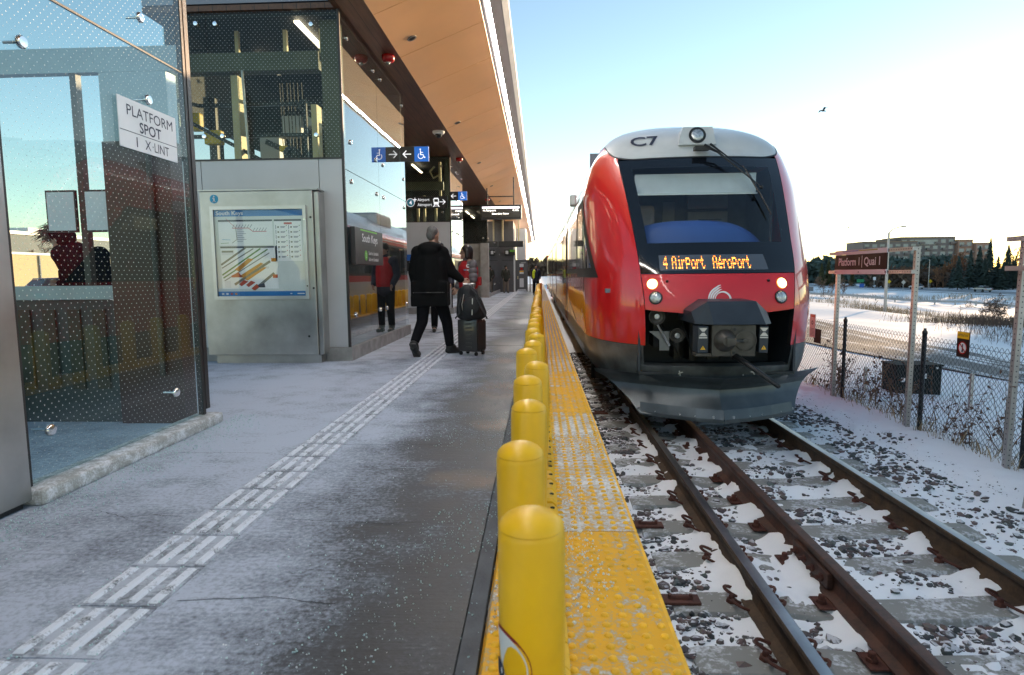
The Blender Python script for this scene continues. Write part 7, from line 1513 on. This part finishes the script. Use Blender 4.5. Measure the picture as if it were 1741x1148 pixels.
b = MB(); b.obox(vec(-1.325,11.005,1.265), uu*0.02, UZ*0.010, nf*0.004); b.build('name_badge', 'cyan', wom)
b = MB(); b.obox(vec(-1.262,10.995,1.262), uu*0.028, UZ*0.008, nf*0.004); b.build('vest_print', 'sign_white', wom)
b = MB(); b.bevbox(-1.115,-1.05,11.2,11.3,0.98,1.14,0.02); b.build('side_pouch', 'vest_red', wom)
# colleague hidden behind the walking man
def standing(x, y, s, face, sway=0.0):
    f = vec(*face,0)/np.linalg.norm(face); l = vec(-f[1],f[0],0); p = lambda a, b_, z: tuple(vec(x,y,0) + l*a*s + f*b_*s + vec(0,0,z*s))
    return dict(head=p(0,0.03,1.62), neck=p(0,0,1.47), chest=p(0,0,1.25), pelvis=p(0,0,0.92), shL=p(0.18,0,1.40), shR=p(-0.18,0,1.40), elL=p(0.25,-0.02,1.12), wrL=p(0.21,0.12,0.93), elR=p(-0.25,-0.02,1.12), wrR=p(-0.21,0.12,0.93), hipL=p(0.09,0,0.88), hipR=p(-0.09,0,0.88), knL=p(0.10,0.02+sway,0.48), knR=p(-0.10,0.02-sway,0.48), anL=p(0.11,sway*2,0.09), anR=p(-0.11,-sway*2.2,0.09), toeL=p(0.13,0.14+sway*2,0.035), toeR=p(-0.13,0.14-sway*2.2,0.035))
def outfit(J, s, top, legs, hair_m, boots='boot', hood=False):
    m = lambda a, b_, t: tuple(vec(*a)*(1-t)+vec(*b_)*t); c, pv, nk = J['chest'], J['pelvis'], J['neck']
    o = [('jacket', [('c',m(pv,c,-0.15),c,0.185*s,0.185*s),('c',c,nk,0.17*s,0.09*s)] + [q for k in 'LR' for q in (('c',J['sh'+k],c,0.09*s,0.12*s),('c',J['sh'+k],J['el'+k],0.082*s,0.07*s),('c',J['el'+k],m(J['el'+k],J['wr'+k],0.9),0.07*s,0.055*s))], top, 0.014, 4), ('trousers', [('c',pv,J['hipL'],0.13*s,0.105*s),('c',pv,J['hipR'],0.13*s,0.105*s)] + [q for k in 'LR' for q in (('c',J['hip'+k],J['kn'+k],0.105*s,0.08*s),('c',J['kn'+k],m(J['kn'+k],J['an'+k],0.92),0.08*s,0.065*s))], legs, 0.014, 4), ('shoe', shoe(J['anL'],J['toeL']), boots, 0.012, 2), ('shoe', shoe(J['anR'],J['toeR']), boots, 0.012, 2)]
    hd = vec(*J['head']); o.append(('hair' if not hood else 'knit_cap', [('e', tuple(hd+vec(0,0,0.055)), (0.10*s,0.10*s,0.09*s)), ('e', tuple(hd+vec(0,0,0.02) - (vec(*J['toeL'])-vec(*J['anL']))*vec(1,1,0)*0.25), (0.088*s,0.088*s,0.10*s))], hair_m, 0.011, 2)); return o
J = standing(-2.08, 12.8, 1.06, (0.25,-1.0)); o = outfit(J, 1.06, 'navy', 'trousers', 'hair_dark'); c = vec(*J['chest']); o.append(('red_vest', [('c', tuple(vec(*J['pelvis'])+vec(0,0,0.02)), tuple(c), 0.205, 0.205), ('c', tuple(c), tuple(c+vec(0,0,0.12)), 0.205, 0.15)], 'vest_red', 0.014, 3))
person('person in black trousers mostly hidden behind the walking person in the parka', J, (0.25,-1.0), o)
J = standing(-2.13, 39.4, 1.0, (0.3,-1.0), 0.03); o = outfit(J, 1.05, 'olive_coat', 'tan_trousers', 'olive_coat', hood=True); person('distant person in a dark jacket and tan trousers by the grey end wall', J, (0.3,-1.0), o)
J = standing(-0.20, 35.5, 0.98, (0.1,-1.0), 0.10); o = outfit(J, 1.0, 'navy', 'trousers', 'hair_dark', hood=True); c = vec(*J['chest']); pv = vec(*J['pelvis']); o.append(('hi_vis_vest', [('c', tuple(pv+vec(-0.10,-0.06,0.12)), tuple(c+vec(-0.09,-0.06,0.08)), 0.13, 0.12)], 'hivis', 0.014, 2)); person('distant worker in a yellow safety vest walking near the end of the bollards', J, (0.1,-1.0), o)
# traveller beyond the shelter glass, head bent, hair blown by the wind
J = standing(-4.36, 5.75, 1.0, (-0.9,0.25)); J['head'] = (-4.56,5.78,1.555); J['neck'] = (-4.42,5.76,1.44); J['wrL'] = (-4.56,5.72,1.12); J['wrR'] = (-4.56,5.82,1.12); J['elL'] = (-4.30,5.58,1.12); J['elR'] = (-4.30,5.95,1.12)
M['plain_coat'] = mat('matte_dark_coat', (0.008, 0.010, 0.016), 0.95, 0, 0, spec=0.0); o = outfit(J, 1.06, 'plain_coat', 'plain_coat', 'plain_coat'); o.append(('scarf', [('e',(-4.41,5.76,1.44),(0.15,0.14,0.075))], 'plain_coat', 0.012, 2)); pw_, h, f, l, up = person('person with bent head and windblown dark hair seen through the shelter glass', J, (-0.95,0.1), o); b = MB(); g = np.random.default_rng(5)
for i in range(170):
    p = vec(-4.59,5.78,1.61) + g.normal(0,0.035,3); d = vec(-1.0, g.normal(0,0.10), -0.22+g.normal(0,0.12)); d /= np.linalg.norm(d); L = g.uniform(0.10,0.24); b.tube([p, p+d*L*0.5+vec(0,0,0.03), p+d*L+g.normal(0,0.015,3)], [0.006,0.004,0.001], 3, caps=False)
b.build('blown_hair', 'hair_dark', pw_, fix=False)
